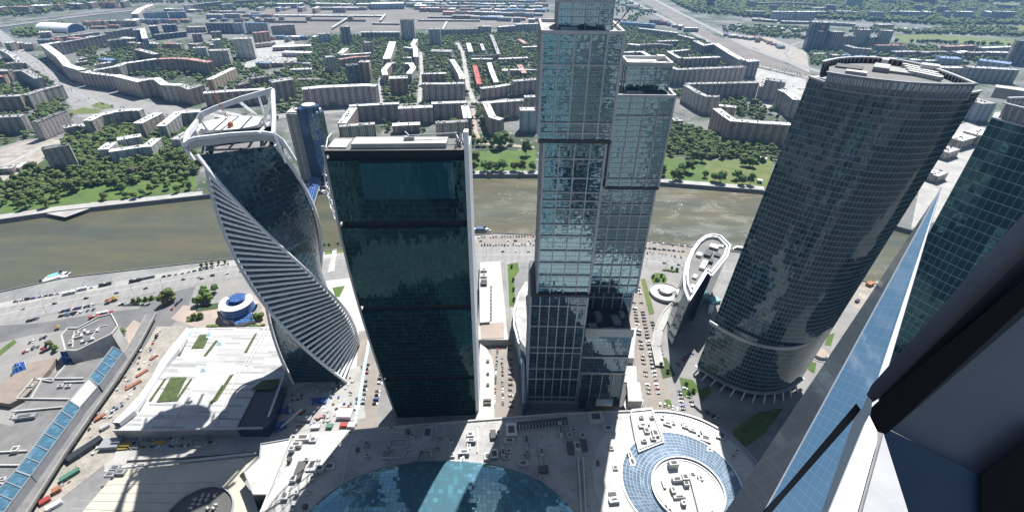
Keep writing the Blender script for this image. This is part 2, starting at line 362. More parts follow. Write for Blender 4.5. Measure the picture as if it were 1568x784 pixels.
# ------------------------------------------------------------------ terrain and river
near_bank = [(-3500, -560)] + G2([(0, 447), (100, 425), (345, 397), (500, 384), (620, 369), (760, 357), (960, 367), (1130, 386), (1330, 432)]) + [(1000, 150), (3600, -2100)]
far_bank = [(-3500, -330)] + G2([(0, 337), (90, 324), (200, 312), (310, 300), (500, 279), (730, 268), (820, 268), (1010, 280), (1165, 292), (1390, 352)]) + [(1150, 320), (3800, -1950)]
b = MB()
b.poly([(*p, 0) for p in ccw(near_bank + [(3600, -6000), (-3500, -6000)])])
o = b.build('ground', 'ground'); o['kind'] = 'structure'
b = MB(); b.poly([(*p, 0) for p in ccw(far_bank + [(9000, -1950), (9000, 9000), (-9000, 9000), (-9000, -330)])])
o = b.build('ground', 'city_ground'); o['kind'] = 'structure'
b = MB(); b.poly([(-4000, -3500, -5), (4500, -3500, -5), (4500, 1400, -5), (-4000, 1400, -5)]); o = b.build('river_water', 'river_water'); o['kind'] = 'structure'
def bankwall(P, label, side, mat='embank_stone'):
    b = MB(); Q = [Vector(p) for p in P]
    for p, q in zip(Q, Q[1:]):
        d = (q - p).normalized(); n = Vector((-d.y, d.x)) * side
        a0 = p + n * 2.5; b0 = q + n * 2.5
        b.prism([tuple(p), tuple(q), tuple(q - n * 1.2), tuple(p - n * 1.2)], 0.0, 1.1)
        b.poly([(*p, 0.0), (*q, 0.0), (*b0, -5.4), (*a0, -5.4)] if side < 0 else [(*q, 0.0), (*p, 0.0), (*a0, -5.4), (*b0, -5.4)], 0, [(0, 0), (9, 0), (9, 5), (0, 5)])
    tag(b.build('embankment_wall', mat), label, 'wall')
bankwall(far_bank, 'sloped grey granite embankment wall along the park side of the river', -1)
bankwall(near_bank, 'low pale parapet wall between the river and the embankment road with parked cars', 1)
sheet('quay', G2([(70, 327), (150, 308), (152, 314), (100, 333)]) , 3, 'concrete', z=0, world=True)
# second river bend far away at the upper left
sheet('river_water', [(-60, 62), (0, 52), (104, 36), (206, 27), (206, 18), (120, 28), (50, 37), (-60, 52)], 4, 'river_water')
tag(MB().path([(*p, 1.0) for p in G2([(-60, 51), (50, 36), (120, 27), (206, 17)])], 14, 4).build('embankment_wall', 'concrete'), 'pale embankment wall along the distant river bend at the upper left', 'wall')
tag(MB().path([(*p, 1.0) for p in G2([(-60, 46), (50, 31), (120, 23), (206, 14)])], 10, 3).build('retaining_wall', 'concrete'), 'thin pale retaining wall behind the distant river bend at the upper left', 'wall')

# ------------------------------------------------------------------ roads and ground cover
sheet('road', [(-1500, -1500), (1500, -1500), (1500, 90), (230, 130), (200, 150), (-350, 150), (-1500, 90)], 1, 'asphalt_shade', world=True, block=False)  # unseen dark ground sheet, tower shade put into its colour for the reflections
road([(-120, 512), (0, 482), (100, 461), (200, 441), (345, 414), (430, 404), (540, 394), (730, 390), (830, 390), (960, 395), (1060, 408), (1130, 418), (1300, 455)], 40, 'road_wide', 3)
sheet('pavement', [(-60, 478), (0, 464), (345, 401), (500, 389), (730, 360), (730, 367), (500, 396), (345, 408), (0, 472), (-60, 488)], 2, 'concrete', thick=0.1)
sheet('parking_lot', [(727, 361), (830, 359), (960, 369), (1060, 379), (1060, 401), (960, 386), (830, 380), (727, 381)], 2, 'parking')
road([(-40, 20), (10, 62), (30, 82), (80, 115), (115, 142), (170, 165), (250, 188), (320, 180), (400, 181), (470, 174), (560, 166), (650, 161), (740, 157), (830, 152), (960, 144), (1030, 139), (1045, 128)], 36, 'road_wide', 4)
sheet('plaza', [(95, 128), (135, 128), (170, 142), (235, 158), (330, 172), (320, 187), (230, 186), (120, 180), (100, 150)], 2, 'asphalt_pale')
sheet('lawn', [(140, 162), (153, 156), (172, 163), (176, 166), (160, 168), (144, 166)], 6, 'lawn_dry')
sheet('lawn', [(95, 174), (128, 165), (158, 169), (150, 174), (100, 176)], 6, 'lawn_dry')
# ring road, rail tracks at the right
road([(945, -10), (1000, 20), (1050, 45), (1100, 72), (1140, 95), (1190, 108), (1250, 122)], 26, 'road_mid', 5)
road([(985, -10), (1040, 20), (1095, 47), (1150, 75), (1200, 93), (1260, 112)], 26, 'road_mid', 5)
sheet('railway', [(960, -12), (982, -12), (1095, 55), (1250, 118), (1250, 126), (1150, 96), (1060, 50)], 3, 'rail_bed')
sheet('waste_ground', [(1100, 52), (1180, 58), (1235, 80), (1240, 112), (1160, 76)], 3, 'sand')
sheet('waste_ground', [(1045, 128), (1140, 100), (1235, 122), (1225, 185), (1160, 160)], 2, 'concrete')
road([(1210, 95), (1203, 82), (1208, 72), (1222, 66), (1235, 64)], 12, 'asphalt_pale', 5)
sheet('railway', [(395, 50), (400, 14), (760, 16), (960, 26), (960, 36), (760, 42), (560, 48), (480, 52)], 3, 'rail_bed')
for i, (y0, y1) in enumerate([(15, 18), (19, 21), (30, 29), (33, 34), (37, 38), (41, 42)]):
    road([(380, y0 + (2 if i > 1 else 0)), (560, y0), (760, y1)], 9, 'asphalt_pale' if i % 2 else 'rail_bed', 4, name='railway')
sheet('waste_ground', [(395, 62), (450, 62), (455, 95), (400, 105), (372, 105)], 4, 'concrete')
sheet('lawn', [(1370, 55), (1420, 53), (1568, 62), (1568, 70), (1450, 66), (1375, 64)], 4, 'lawn_dry')
sheet('lawn', [(1550, 40), (1600, 40), (1600, 52), (1560, 52)], 4, 'lawn_dry'); sheet('lawn', [(1520, 5), (1560, 5), (1565, 14), (1516, 10)], 4, 'lawn_dry')
road([(1140, 32), (1240, 38), (1330, 38), (1400, 46), (1450, 44), (1530, 46), (1600, 56)], 26, 'asphalt_pale', 4)
road([(700, 66), (708, 80), (712, 100), (716, 130), (726, 158)], 12, 'concrete', 4)
road([(644, 80), (646, 110), (642, 158)], 10, 'concrete', 4)
road([(583, 120), (580, 140), (585, 160)], 9, 'concrete', 4)
road([(724, 165), (728, 200), (735, 220), (760, 222), (818, 226)], 9, 'pink_paving', 4)
sheet('parking_lot', [(1425, 205), (1490, 185), (1540, 240), (1450, 335), (1395, 350)], 3, 'concrete')
# bank parks
sheet('lawn', [(722, 233), (820, 230), (820, 266), (730, 266)], 2, 'lawn', block=False)
sheet('lawn', [(1000, 240), (1080, 246), (1080, 282), (1008, 276)], 2, 'lawn', block=False)
sheet('lawn', [(1080, 246), (1185, 244), (1178, 290), (1080, 282)], 2, 'lawn_dry', block=False)
sheet('lawn', [(0, 290), (80, 270), (300, 250), (300, 292), (90, 316), (0, 328)], 2, 'lawn', block=False)
sheet('path', [(0, 329), (90, 316), (310, 293), (310, 299), (90, 323), (0, 336)], 3, 'concrete')
sheet('path', [(728, 262), (820, 262), (1000, 273), (1170, 286), (1170, 291), (1000, 279), (820, 267), (728, 267)], 3, 'concrete')
sheet('park_ground', [(0, 215), (110, 228), (120, 262), (310, 240), (310, 252), (0, 300)], 1, 'dark_grass', block=False)
sheet('park_ground', [(1000, 190), (1060, 190), (1095, 215), (1200, 235), (1185, 246), (1000, 240)], 1, 'dark_grass', block=False)
sheet('waste_ground', [(0, 225), (60, 212), (110, 216), (60, 250), (25, 278), (0, 282)], 2, 'sand')
road([(-10, 262), (30, 243), (62, 226), (100, 214)], 9, 'concrete', 4)
road([(-10, 230), (40, 215), (90, 212), (130, 208)], 9, 'asphalt_pale', 4)

# near side, left: forecourts and car parks
sheet('forecourt', [(-100, 520), (0, 497), (150, 468), (240, 450), (350, 428), (400, 425), (400, 500), (285, 505), (230, 560), (150, 680), (60, 784), (-100, 784)], 1, 'asphalt_pale')
sheet('road', [(185, 505), (215, 470), (235, 455), (262, 448), (300, 438), (288, 470), (262, 500), (222, 560), (200, 555), (215, 525)], 3, 'asphalt')
sheet('road', [(-20, 500), (60, 495), (150, 480), (235, 470), (205, 520), (185, 500), (95, 506), (50, 512), (-20, 530)], 3, 'asphalt')
sheet('plaza', [(192, 505), (205, 490), (225, 500), (222, 520), (200, 540)], 4, 'pink_paving', thick=0.1)
sheet('plaza', [(280, 468), (330, 468), (400, 450), (420, 490), (410, 502), (300, 502), (262, 488)], 2, 'pink_paving', thick=0.1)
sheet('plaza', [(500, 430), (545, 425), (556, 470), (562, 500), (550, 640), (460, 660), (440, 600), (440, 520), (490, 470)], 2, 'concrete_white', thick=0.1)
sheet('lawn', [(509, 441), (528, 438), (520, 455), (514, 455)], 8, 'lawn')
sheet('lawn', [(498, 383), (513, 381), (512, 388), (498, 390)], 6, 'lawn'); sheet('lawn', [(516, 381), (530, 379), (532, 386), (515, 388)], 6, 'lawn_dry')
sheet('path', [(510, 382), (516, 381), (512, 415), (502, 418)], 7, 'concrete_white')
sheet('lawn', [(200, 463), (240, 454), (240, 459), (206, 468)], 8, 'lawn'); sheet('lawn', [(-5, 540), (22, 520), (26, 524), (0, 545)], 8, 'lawn')
sheet('lawn', [(300, 470), (345, 462), (340, 472), (300, 478)], 8, 'dark_grass'); sheet('lawn', [(286, 485), (312, 482), (312, 490), (285, 494)], 8, 'dark_grass')
sheet('construction_ground', [(160, 690), (175, 668), (300, 668), (445, 660), (560, 640), (560, 665), (445, 672), (400, 690), (300, 700), (160, 720)], 3, 'concrete')
sheet('construction_ground', [(205, 560), (240, 500), (280, 500), (240, 580), (190, 650), (175, 700), (60, 790), (20, 790)], 3, 'sand')
sheet('construction_ground', [(440, 600), (552, 560), (560, 640), (450, 662), (420, 660)], 5, 'concrete')
# street between the twisted tower and the dark slab tower
road([(568, 505), (566, 560), (560, 620), (553, 662)], 24, 'parking', 4)
# street between slab and stepped towers, right-hand street, plazas
sheet('parking_lot', [(752, 515), (793, 520), (797, 640), (748, 642)], 4, 'parking')
road([(778, 402), (783, 460), (788, 520)], 8, 'road_small', 4)
sheet('lawn', [(777, 405), (793, 402), (795, 415), (787, 425), (789, 470), (780, 470)], 6, 'lawn')
sheet('plaza', [(905, 560), (975, 500), (960, 640), (900, 645)], 2, 'concrete_white', thick=0.12)
road([(965, 430), (980, 500), (1002, 600), (1008, 650)], 26, 'parking', 4)
sheet('lawn', [(981, 428), (988, 427), (1002, 480), (994, 482)], 7, 'lawn_dry')
sheet('road', [(975, 405), (1050, 408), (1060, 430), (1040, 470), (1020, 500), (995, 470), (980, 425)], 2, 'asphalt_pale')
sheet('lawn', [(996, 424), (1004, 418), (1018, 420), (1022, 428), (1018, 436), (1001, 437)], 7, 'lawn')
sheet('plaza', [(1000, 470), (1030, 470), (1050, 540), (1100, 560), (1060, 640), (1010, 640), (1005, 560)], 3, 'asphalt_pale')
sheet('lawn', [(1040, 578), (1060, 582), (1072, 596), (1055, 612), (1046, 606)], 7, 'lawn'); sheet('lawn', [(1006, 545), (1020, 548), (1035, 575), (1015, 580)], 7, 'dark_grass')
sheet('lawn', [(1120, 660), (1160, 632), (1200, 625), (1170, 665), (1140, 685)], 7, 'lawn')
sheet('lawn', [(1017, 612), (1026, 612), (1030, 625), (1020, 624)], 8, 'lawn')
sheet('plaza', [(1100, 420), (1160, 430), (1330, 440), (1340, 470), (1230, 600), (1200, 640), (1100, 620), (1080, 560)], 1, 'asphalt_pale')
sheet('construction_ground', [(1315, 436), (1345, 430), (1345, 445), (1318, 474), (1300, 468)], 5, 'sand')
sheet('lawn', [(1268, 513), (1278, 510), (1272, 530), (1262, 528)], 6, 'lawn'); sheet('lawn', [(1240, 553), (1250, 556), (1247, 572), (1237, 566)], 6, 'lawn')
sheet('lawn', [(1085, 590), (1090, 600), (1075, 615), (1068, 600)], 8, 'lawn')
# ------------------------------------------------------------------ glass of the towers
glass('g_evo', (0.012, 0.03, 0.045), 1.5, 4.2, (0.06, 0.08, 0.10), 0.05, 0.05, tilt=0.06, wob=0.06, wsc=0.12, ior=1.65, var=.3, spandrel=.12, st=(.55,.85,1))
glass('g_imp', (0.0015, 0.007, 0.008), 1.5, 3.9, (0.02, 0.05, 0.06), 0.07, 0.05, tilt=0.02, wob=0.08, wsc=0.15, aniso=(1, .25, 1), hf=.1, ior=1.55, var=.3, lite=(0.03, 0.13, 0.13), spandrel=.16, spcol=(0.004, 0.022, 0.025), st=(.26,.68,.72))
glass('g_imp2', (0.005, 0.055, 0.085), 2.0, 9.0, (0.005, 0.02, 0.03), 0.16, 0.05, tilt=0.01, wob=0.02, ior=1.6, var=.15, lite=(0.05, 0.25, 0.32), st=(.4,.95,1))
glass('g_cap', (0.010, 0.045, 0.065), 1.6, 3.7, (0.13, 0.14, 0.15), 0.06, 0.07, tilt=0.04, wob=0.2, wsc=0.8, ior=4.5, var=.12, lite=(0.2, 0.34, 0.36), aniso=(.35, 1, 1), hf=.15, st=(.62,.9,1))
glass('g_cap2', (0.015, 0.03, 0.05), 1.6, 3.7, (0.10, 0.11, 0.12), 0.06, 0.07, tilt=0.04, wob=0.08, wsc=0.1, ior=2.3, var=.5, lite=(0.10, 0.16, 0.2), st=(.6,.85,1))
glass('g_nab', (0.006, 0.018, 0.024), 2.6, 4.45, (0.22, 0.28, 0.29), 0.07, 0.085, tilt=0.035, wob=0.07, wsc=0.10, ior=1.75, var=.5, lite=(0.04, 0.12, 0.12), aniso=(1, .3, 1), hf=.1, spandrel=.22, spcol=(0.03, 0.06, 0.07), st=(.7,.88,.95))
glass('g_nab2', (0.012, 0.045, 0.06), 5.2, 8.9, (0.30, 0.36, 0.38), 0.045, 0.06, tilt=0.04, wob=0.03, wsc=0.08, ior=1.6, var=.4, lite=(0.03, 0.13, 0.15), spandrel=.3, spcol=(0.02, 0.06, 0.07), st=(.4,.9,.95))
glass('g_roof', (0.075, 0.16, 0.20), 3.2, 3.2, (0.03, 0.05, 0.06), 0.05, 0.05, tilt=0.06, wob=0.09, wsc=.03, ior=2.8, var=.45, lite=(0.12, 0.36, 0.45), st=(.5,.9,1))
glass('g_ring', (0.12, 0.18, 0.24), 2.6, 2.2, (0.33, 0.36, 0.40), 0.08, 0.12, tilt=0.04, wob=0.05, ior=2.4, var=.5, lite=(0.3, 0.42, 0.55))
glass('g_sky', (0.05, 0.12, 0.17), 3.0, 3.0, (0.16, 0.2, 0.23), 0.03, 0.03, tilt=0.02, wob=0.02, ior=2.0, var=.3, st=(.6,.85,1))
glass('g_navy', (0.008, 0.03, 0.075), 2.4, 3.4, (0.06, 0.09, 0.14), 0.06, 0.06, tilt=0.02, wob=0.03, ior=1.8, var=.2, st=(.4,.6,1))
glass('g_blue', (0.008, 0.05, 0.20), 2.4, 3.4, (0.5, 0.55, 0.6), 0.04, 0.05, tilt=0.02, wob=0.03, ior=1.7, var=.4, lite=(0.04, 0.2, 0.5), st=(.4,.6,1))
glass('g_pale', (0.30, 0.44, 0.48), 3.0, 4.0, (0.7, 0.72, 0.72), 0.06, 0.25, tilt=0.03, wob=0.02, ior=1.6, var=.5, rough=.2, lite=(0.6, .7, .72))
def hide_floor(P): FOOT.append(ccw(P))

# ------------------------------------------------------------------ twisted tower
def evo_c(z): t = z / 220; return (-175 - 25 * t, 337 + 8 * t)
def evo_p(z, off, Rr=32.5):
    c = evo_c(z); a = R(48 - 160 * z / 220 + off); return (c[0] + Rr * math.cos(a), c[1] + Rr * math.sin(a), z)
T = thing('twisted_tower', 'twisted glass skyscraper with white corner ribbons and open white crown, left of the slab tower', 'tower', (-175, 337, 0))
hide_floor([evo_p(0, o, 36)[:2] for o in (0, 90, 180, 270)])
ZT = 218.0; NF = 52
for k in range(4):
    b = MB(); nu = 8
    for i in range(NF):
        z0 = ZT * i / NF; z1 = ZT * (i + 1) / NF
        a0, a1 = Vector(evo_p(z0, -90 * k)), Vector(evo_p(z1, -90 * k)); c0, c1 = Vector(evo_p(z0, -90 * (k + 1))), Vector(evo_p(z1, -90 * (k + 1)))
        for j in range(nu):
            s, t = j / nu, (j + 1) / nu
            q = [c0.lerp(a0, s), c0.lerp(a0, t), c1.lerp(a1, t), c1.lerp(a1, s)]
            b.poly(q, 0, [(46.7 * s, z0), (46.7 * t, z0), (46.7 * t, z1), (46.7 * s, z1)])
    b.build('glass_face', 'g_evo', T)
# horizontal white slats over the face between corner 0 and corner -90
b = MB()
for i in range(1, 48):
    z = ZT * i / 48
    A = Vector(evo_p(z, 0, 33.6)); C = Vector(evo_p(z, -90, 33.6))
    b.bar(C, A, 1.5, 1.7)
b.build('slat_screen', 'slat_white', T)
for k in range(4):
    b = MB(); pts = [evo_p(z, -90 * k, 34.3) for z in np.linspace(0, 219, 56)]
    b.path(pts, 1.9, 1.9); b.build('corner_ribbon', 'metal_white', T)
# crown
cA, cC = GY(284, 222, 313), GY(424, 208, 338); cB, cD = GY(303, 186, 357), GY(418, 138, 376)
b = MB()
front = [GY(297, 246, 313), GY(283, 226, 313), GY(288, 216, 313), GY(300, 212, 314), GY(350, 206, 324), GY(400, 203, 334), GY(420, 206, 337), GY(433, 216, 339), GY(452, 246, 340)]
b.path([tuple(p) for p in front], 1.7, 2.2); b.build('crown_rail', 'metal_white', T)
b = MB(); back = [cA, GY(288, 205, 330), cB, GY(308, 176, 360), GY(330, 166, 364), GY(372, 151, 370), cD]
b.path([tuple(p) for p in back], 2.0, 3.6); b.path([tuple(cD), tuple(GY(420, 180, 352)), tuple(GY(419, 204, 338))], 2.4, 2.4)
b.build('crown_rail', 'metal_white', T)
zr = 212.0; rc = G(357, 193, zr)
def rail_at(t):
    k = t * (len(back) - 2) + 1; i = min(int(k), len(back) - 2); return back[i].lerp(back[i + 1], k - i)
for t, q in ((0.10, (312, 222)), (0.30, (322, 206)), (0.46, (352, 182)), (0.56, (372, 178)), (0.76, (392, 176)), (0.9, (406, 180)), (1.0, (402, 196)), (1.0, (416, 200))):
    p = rail_at(min(t, 0.999)); qq = G(q[0], q[1], zr); MB().bar(tuple(p), tuple(qq), 1.6, 1.6).build('crown_strut', 'metal_white', T)
for a_, c_ in (((290, 218), (310, 190)), ((396, 204), (412, 188)), ((420, 206), (438, 250))):
    MB().bar(tuple(GY(*a_, 320)), tuple(G(*c_, zr)), 1.3, 1.3).build('crown_strut', 'metal_white', T)
b = MB(); b.disc(rc, 24.5, zr - 1, zr + 2.5, 44, 0, 0, ry=17, rz=R(14)); b.build('roof_deck', 'roof_white', T)
b = MB(); b.prism([evo_p(ZT, o, 27)[:2] for o in (0, 90, 180, 270)], 204, 209, 0); b.build('roof', 'roof_dark', T)
# fascia under the front rail and machinery
b = MB()
for p, q in zip(front[1:-1], front[2:-1]):
    b.poly([(p.x, p.y, p.z - 6), (q.x, q.y, q.z - 6), (q.x, q.y, q.z - 1), (p.x, p.y, p.z - 1)])
    b.poly([(p.x, p.y + .4, p.z - 1), (q.x, q.y + .4, q.z - 1), (q.x, q.y + .4, q.z - 6), (p.x, p.y + .4, p.z - 6)])
b.build('fascia', 'metal_pale', T)
rr = random.Random(3)
b = MB()
for i in range(46):
    t = rr.random(); p = front[1].lerp(front[6], t); x = p.x + rr.uniform(-2, 4); y = p.y + rr.uniform(2, 9)
    b.box((x, y, 209), (rr.uniform(.8, 3), rr.uniform(.8, 3), rr.uniform(2, 8)), rr.random())
b.build('plant_room', 'vent_dark', T)
for sx, sy in ((372, 176), (330, 182)):
    p = G(sx + 4, sy + 4, zr); MB().disc(p, 2.0, zr + 2.5, zr + 3.3, 12).build('roof_hatch', 'vent_dark', T)
T = thing('roof_crane', 'orange lattice crane leaning over the white round roof of the twisted tower', 'crane', tuple(G(353, 196, 213)))
p0 = G(355, 197, 213); p1 = GY(328, 146, 352)
MB().disc(p0, 2, 213, 218, 10).build('slewing_base', 'crane_orange', T)
b = MB(); d = (p1 - p0); s_ = Vector((1, .3, 0)).normalized() * .8
for sg in (-1, 1): b.bar(tuple(p0 + s_ * sg + Vector((0, 0, 4))), tuple(p1 + s_ * sg * .3), .3, .3)
for i in range(14):
    a = p0 + Vector((0, 0, 4)) + d * (i / 14); c = p0 + Vector((0, 0, 4)) + d * ((i + 1) / 14); sg = 1 if i % 2 else -1
    b.bar(tuple(a + s_ * sg * .9), tuple(c - s_ * sg * .9), .22)
b.build('jib', 'crane_orange', T); MB().box((p0.x, p0.y - 2, 214), (2.4, 3, 2), .4).build('counterweight', 'rust', T)

# ------------------------------------------------------------------ dark green slab tower
T = thing('slab_tower', 'dark green glass slab skyscraper with recessed black bands, between the twisted tower and the stepped pair', 'tower', (-61, 295, 0))
def impL(z): return -95.5 - 15.5 * math.sin(min(1, z / 190) * math.pi / 2)
def impY(z): return 275 - 0.0 * z
levels = [(0, 44), (48, 66), (66, 116), (121, 185), (190, 231)]
def imp_poly(z, ins=0.0): return [(impL(z) + ins, 275.5 + ins), (-29 - ins, 279.5 + ins), (-29 - ins, 299 - ins), (impL(z) + ins, 298 - ins)]
hide_floor(imp_poly(0))
b = MB()
edges = sorted({z for lv in levels for z in lv})
zs = []
for a, c in levels: zs.append((a, c, 0.0))
for a, c, ins in zs:
    n = max(2, int((c - a) / 12)); 
    for i in range(n):
        z0 = a + (c - a) * i / n; z1 = a + (c - a) * (i + 1) / n
        b.prism(imp_poly(z0), z0, z1, 0, 1, P1=imp_poly(z1), top=(i == n - 1), bottom=(i == 0))
b.build('glass_wall', ['g_imp', 'band_black'], T)
for a, c in ((44, 48), (116, 121), (185, 190), (231, 235)): MB().prism(imp_poly((a + c) / 2, 1.6), a, c).build('recessed_band', 'band_black', T)
# teal reflection painted as a bluer glass panel on the upper front
b = MB(); b.prism([(-92, 274.9), (-36, 278.3), (-36, 279), (-92, 275.6)], 206, 230); b.build('upper_reflection', 'g_imp2', T)
b = MB(); b.prism(imp_poly(236), 235, 237.5, 0, 1); b.build('roof', ['band_black', 'roof_dark'], T)
b = MB(); b.prism([(-96, 279), (-40, 282.5), (-40, 293), (-96, 291)], 237.5, 240.5); b.build('plant_room', 'concrete_white', T)
b = MB(); b.prism([(-110, 279), (-99, 279), (-99, 293), (-110, 293)], 237.5, 238.5); b.build('roof_terrace', 'concrete_white', T)
# white end fin on the right
b = MB(); b.prism([(-29, 277.5), (-26.4, 277.5), (-26.4, 299), (-29, 299)], 0, 239); b.prism([(-29, 277.5), (-26.4, 277.5), (-26.4, 283), (-29, 283)], 239, 249); b.build('end_fin', 'metal_white', T)
# lattice sail on the left
b = MB(); pl = [(impL(z) - 0.8, 276.5, z) for z in range(0, 241, 12)]
b.path(pl, 1.6, 1.6); b.build('edge_frame', 'metal_grey', T)
b = MB()
ca = [(impL(z) - 1.5 - 11 * math.sin(math.pi * (z - 150) / 96), 296, z) for z in range(150, 245, 8)]
b.path(ca, .7, .7)
cb2 = [(impL(z) - 1.5 - 11 * math.sin(math.pi * (z - 150) / 96), 304, z) for z in range(150, 245, 8)]; b.path(cb2, .7, .7)
for (p, q) in zip(ca, cb2): b.bar(p, q, .5)
for k_ in (0.33, 0.66):
    b.path([tuple(Vector(p).lerp(Vector((impL(p[2]), 278, p[2])), k_)) for p in ca], .5)
for p in ca: b.bar(p, (impL(p[2]), 279, p[2]), .5)
b.build('side_lattice', 'metal_white', T)
T = thing('maintenance_crane', 'grey facade maintenance crane with a long jib on the white roof of the dark slab tower', 'crane', tuple(G(627, 212, 240.5)))
a_ = G(627, 214, 240.5); MB().box((a_.x, a_.y, 240.6), (6, 3, 2), .1).build('carriage', 'metal_grey', T)
b = MB(); b.bar((a_.x, a_.y, 243), (-34, 292, 243.5), .6, .6); b.bar((a_.x, a_.y, 243), (-66, 292, 244), .4); b.build('jib', 'metal_grey', T)
T = thing('roof_antenna', 'cluster of grey steel dishes and masts at the right end of the dark slab tower roof', 'antenna', (-33, 288, 238))
b = MB()
for i in range(16): b.bar((-36 + rr.uniform(0, 6), 282 + rr.uniform(0, 14), 237.5), (-36 + rr.uniform(0, 6), 282 + rr.uniform(0, 14), 237 + rr.uniform(3, 7)), .5)
b.build('mast', 'metal_grey', T)

# ------------------------------------------------------------------ stepped twin towers
def framed_block(T, x0, x1, y0, y1, z0, z1, nx, hz, gm, fm='metal_pale', ny=5, wdt=0.75, top='roof_grey', par=True):
    b = MB(); b.prism([(x0, y0), (x1, y0), (x1, y1), (x0, y1)], z0, z1, 0, 1, bottom=True); b.build('glass_wall', [gm, top], T)
    b = MB(); e = 0.25
    for i in range(nx + 1):
        x = x0 + (x1 - x0) * i / nx
        ww = wdt * (1.7 if i in (0, nx) else 1)
        b.bar((x, y0 - e, z0), (x, y0 - e, z1 + .5), ww, .9, up=(0, 1, 0))
        b.bar((x, y1 + e, z0), (x, y1 + e, z1 + .5), ww, .9, up=(0, 1, 0))
    for i in range(1, ny):
        y = y0 + (y1 - y0) * i / ny
        for x in (x0 - e, x1 + e): b.bar((x, y, z0), (x, y, z1 + .5), wdt, .9, up=(0, 1, 0))
    for z in hz:
        b.bar((x0 - .4, y0 - .5, z), (x1 + .4, y0 - .5, z), .8, .8); b.bar((x0 - .4, y1 + .5, z), (x1 + .4, y1 + .5, z), .8, .8)
        b.bar((x0 - .5, y0, z), (x0 - .5, y1, z), .8, .8); b.bar((x1 + .5, y0, z), (x1 + .5, y1, z), .8, .8)
    b.build('frame_grid', fm, T)
    if par:
        b = MB(); q = 1.3
        for a, c in (((x0, y0), (x1, y0)), ((x1, y0), (x1, y1)), ((x1, y1), (x0, y1)), ((x0, y1), (x0, y0))):
            b.bar((*a, z1 + .9), (*c, z1 + .9), q, 1.8)
        b.build('parapet', 'metal_pale', T)
T = thing('stepped_tower', 'tall glass skyscraper of three shifted blocks in a grey grid frame, the higher of the stepped pair', 'tower', (37, 311, 0))
hide_floor([(12, 285), (62, 285), (62, 336), (12, 336)])
framed_block(T, 15.2, 59.3, 290, 333, 241, 300, 5, [284, 251, 245], 'g_cap', wdt=.9)
framed_block(T, 19.0, 57.0, 291.5, 335, 122, 240.4, 4, [228, 215, 205, 199, 193, 181, 172, 160, 150, 139, 128], 'g_cap', par=False)
framed_block(T, 14.4, 56.6, 290, 333, 0, 121, 6, [112, 92, 70, 64, 46, 34, 12], 'g_cap2', par=False)
b = MB(); b.prism([(15, 289.2), (59.6, 289.2), (59.6, 334), (15, 334)], 238.6, 240.9); b.prism([(14.2, 289.3), (57.6, 289.3), (57.6, 334.4), (14.2, 334.4)], 120.6, 122.6); b.build('step_ledge', 'metal_dark', T)
b = MB(); b.prism([(12.6, 287), (59, 287), (59, 290), (12.6, 290)], 0, 7); b.build('base_plinth', 'metal_grey', T)
framed_block(T, 24.0, 54.0, 300, 326, 300.6, 315, 4, [314.5], 'g_cap', wdt=.35, ny=3, top='roof_white')
b = MB()
b.box((30, 296, 300.7), (9, 5, 1.6)); b.box((50, 330, 300.7), (6, 4, 2)); b.build('roof_unit', 'metal_pale', T)
b = MB(); b.box((44, 312, 315.2), (6, 4, 3)); b.box((32, 310, 315.2), (5, 8, 1)); b.build('roof_unit', 'metal_dark', T)
T2 = thing('maintenance_crane', 'small dark davit crane at the right roof corner of the higher stepped tower', 'crane', (56, 298, 300.6))
MB().bar((54, 302, 301), (57.5, 296, 306), .5).bar((57.5, 296, 306), (62, 297, 312), .4).build('boom', 'metal_dark', T2)
b = MB(); b.box((54, 302, 300.7), (2.5, 2.5, 2)); b.build('cab', 'metal_grey', T2)

T = thing('stepped_tower', 'lower stepped glass tower with slim white verticals, right of and behind the higher one', 'tower', (83, 338, 0))
hide_floor([(55, 285), (104, 285), (104, 362), (55, 362)])
framed_block(T, 65.3, 102.3, 318, 356, 196.5, 259, 4, [247, 203], 'g_cap', 'metal_pale', top='roof_grey')
framed_block(T, 63.0, 101.0, 318.8, 356, 103, 196, 5, [183, 174, 163, 152, 141, 130, 118, 110], 'g_cap', par=False)
b = MB(); b.prism([(64.8, 317.3), (102.8, 317.3), (102.8, 357), (64.8, 357)], 195, 197); b.build('step_ledge', 'metal_dark', T)
framed_block(T, 72.5, 100.6, 330, 350, 259.6, 276, 3, [275.5], 'g_cap', wdt=.3, ny=3, top='roof_white')
b = MB(); b.box((78, 324, 259.7), (10, 4, 1.4)); b.box((97, 346, 276), (5, 5, 3)); b.box((86, 338, 276), (8, 3, 1)); b.build('roof_unit', 'vent_pale', T)
framed_block(T, 59.5, 99.5, 322, 358, 60, 103, 5, [96], 'g_cap2', par=False, top='vent_dark')
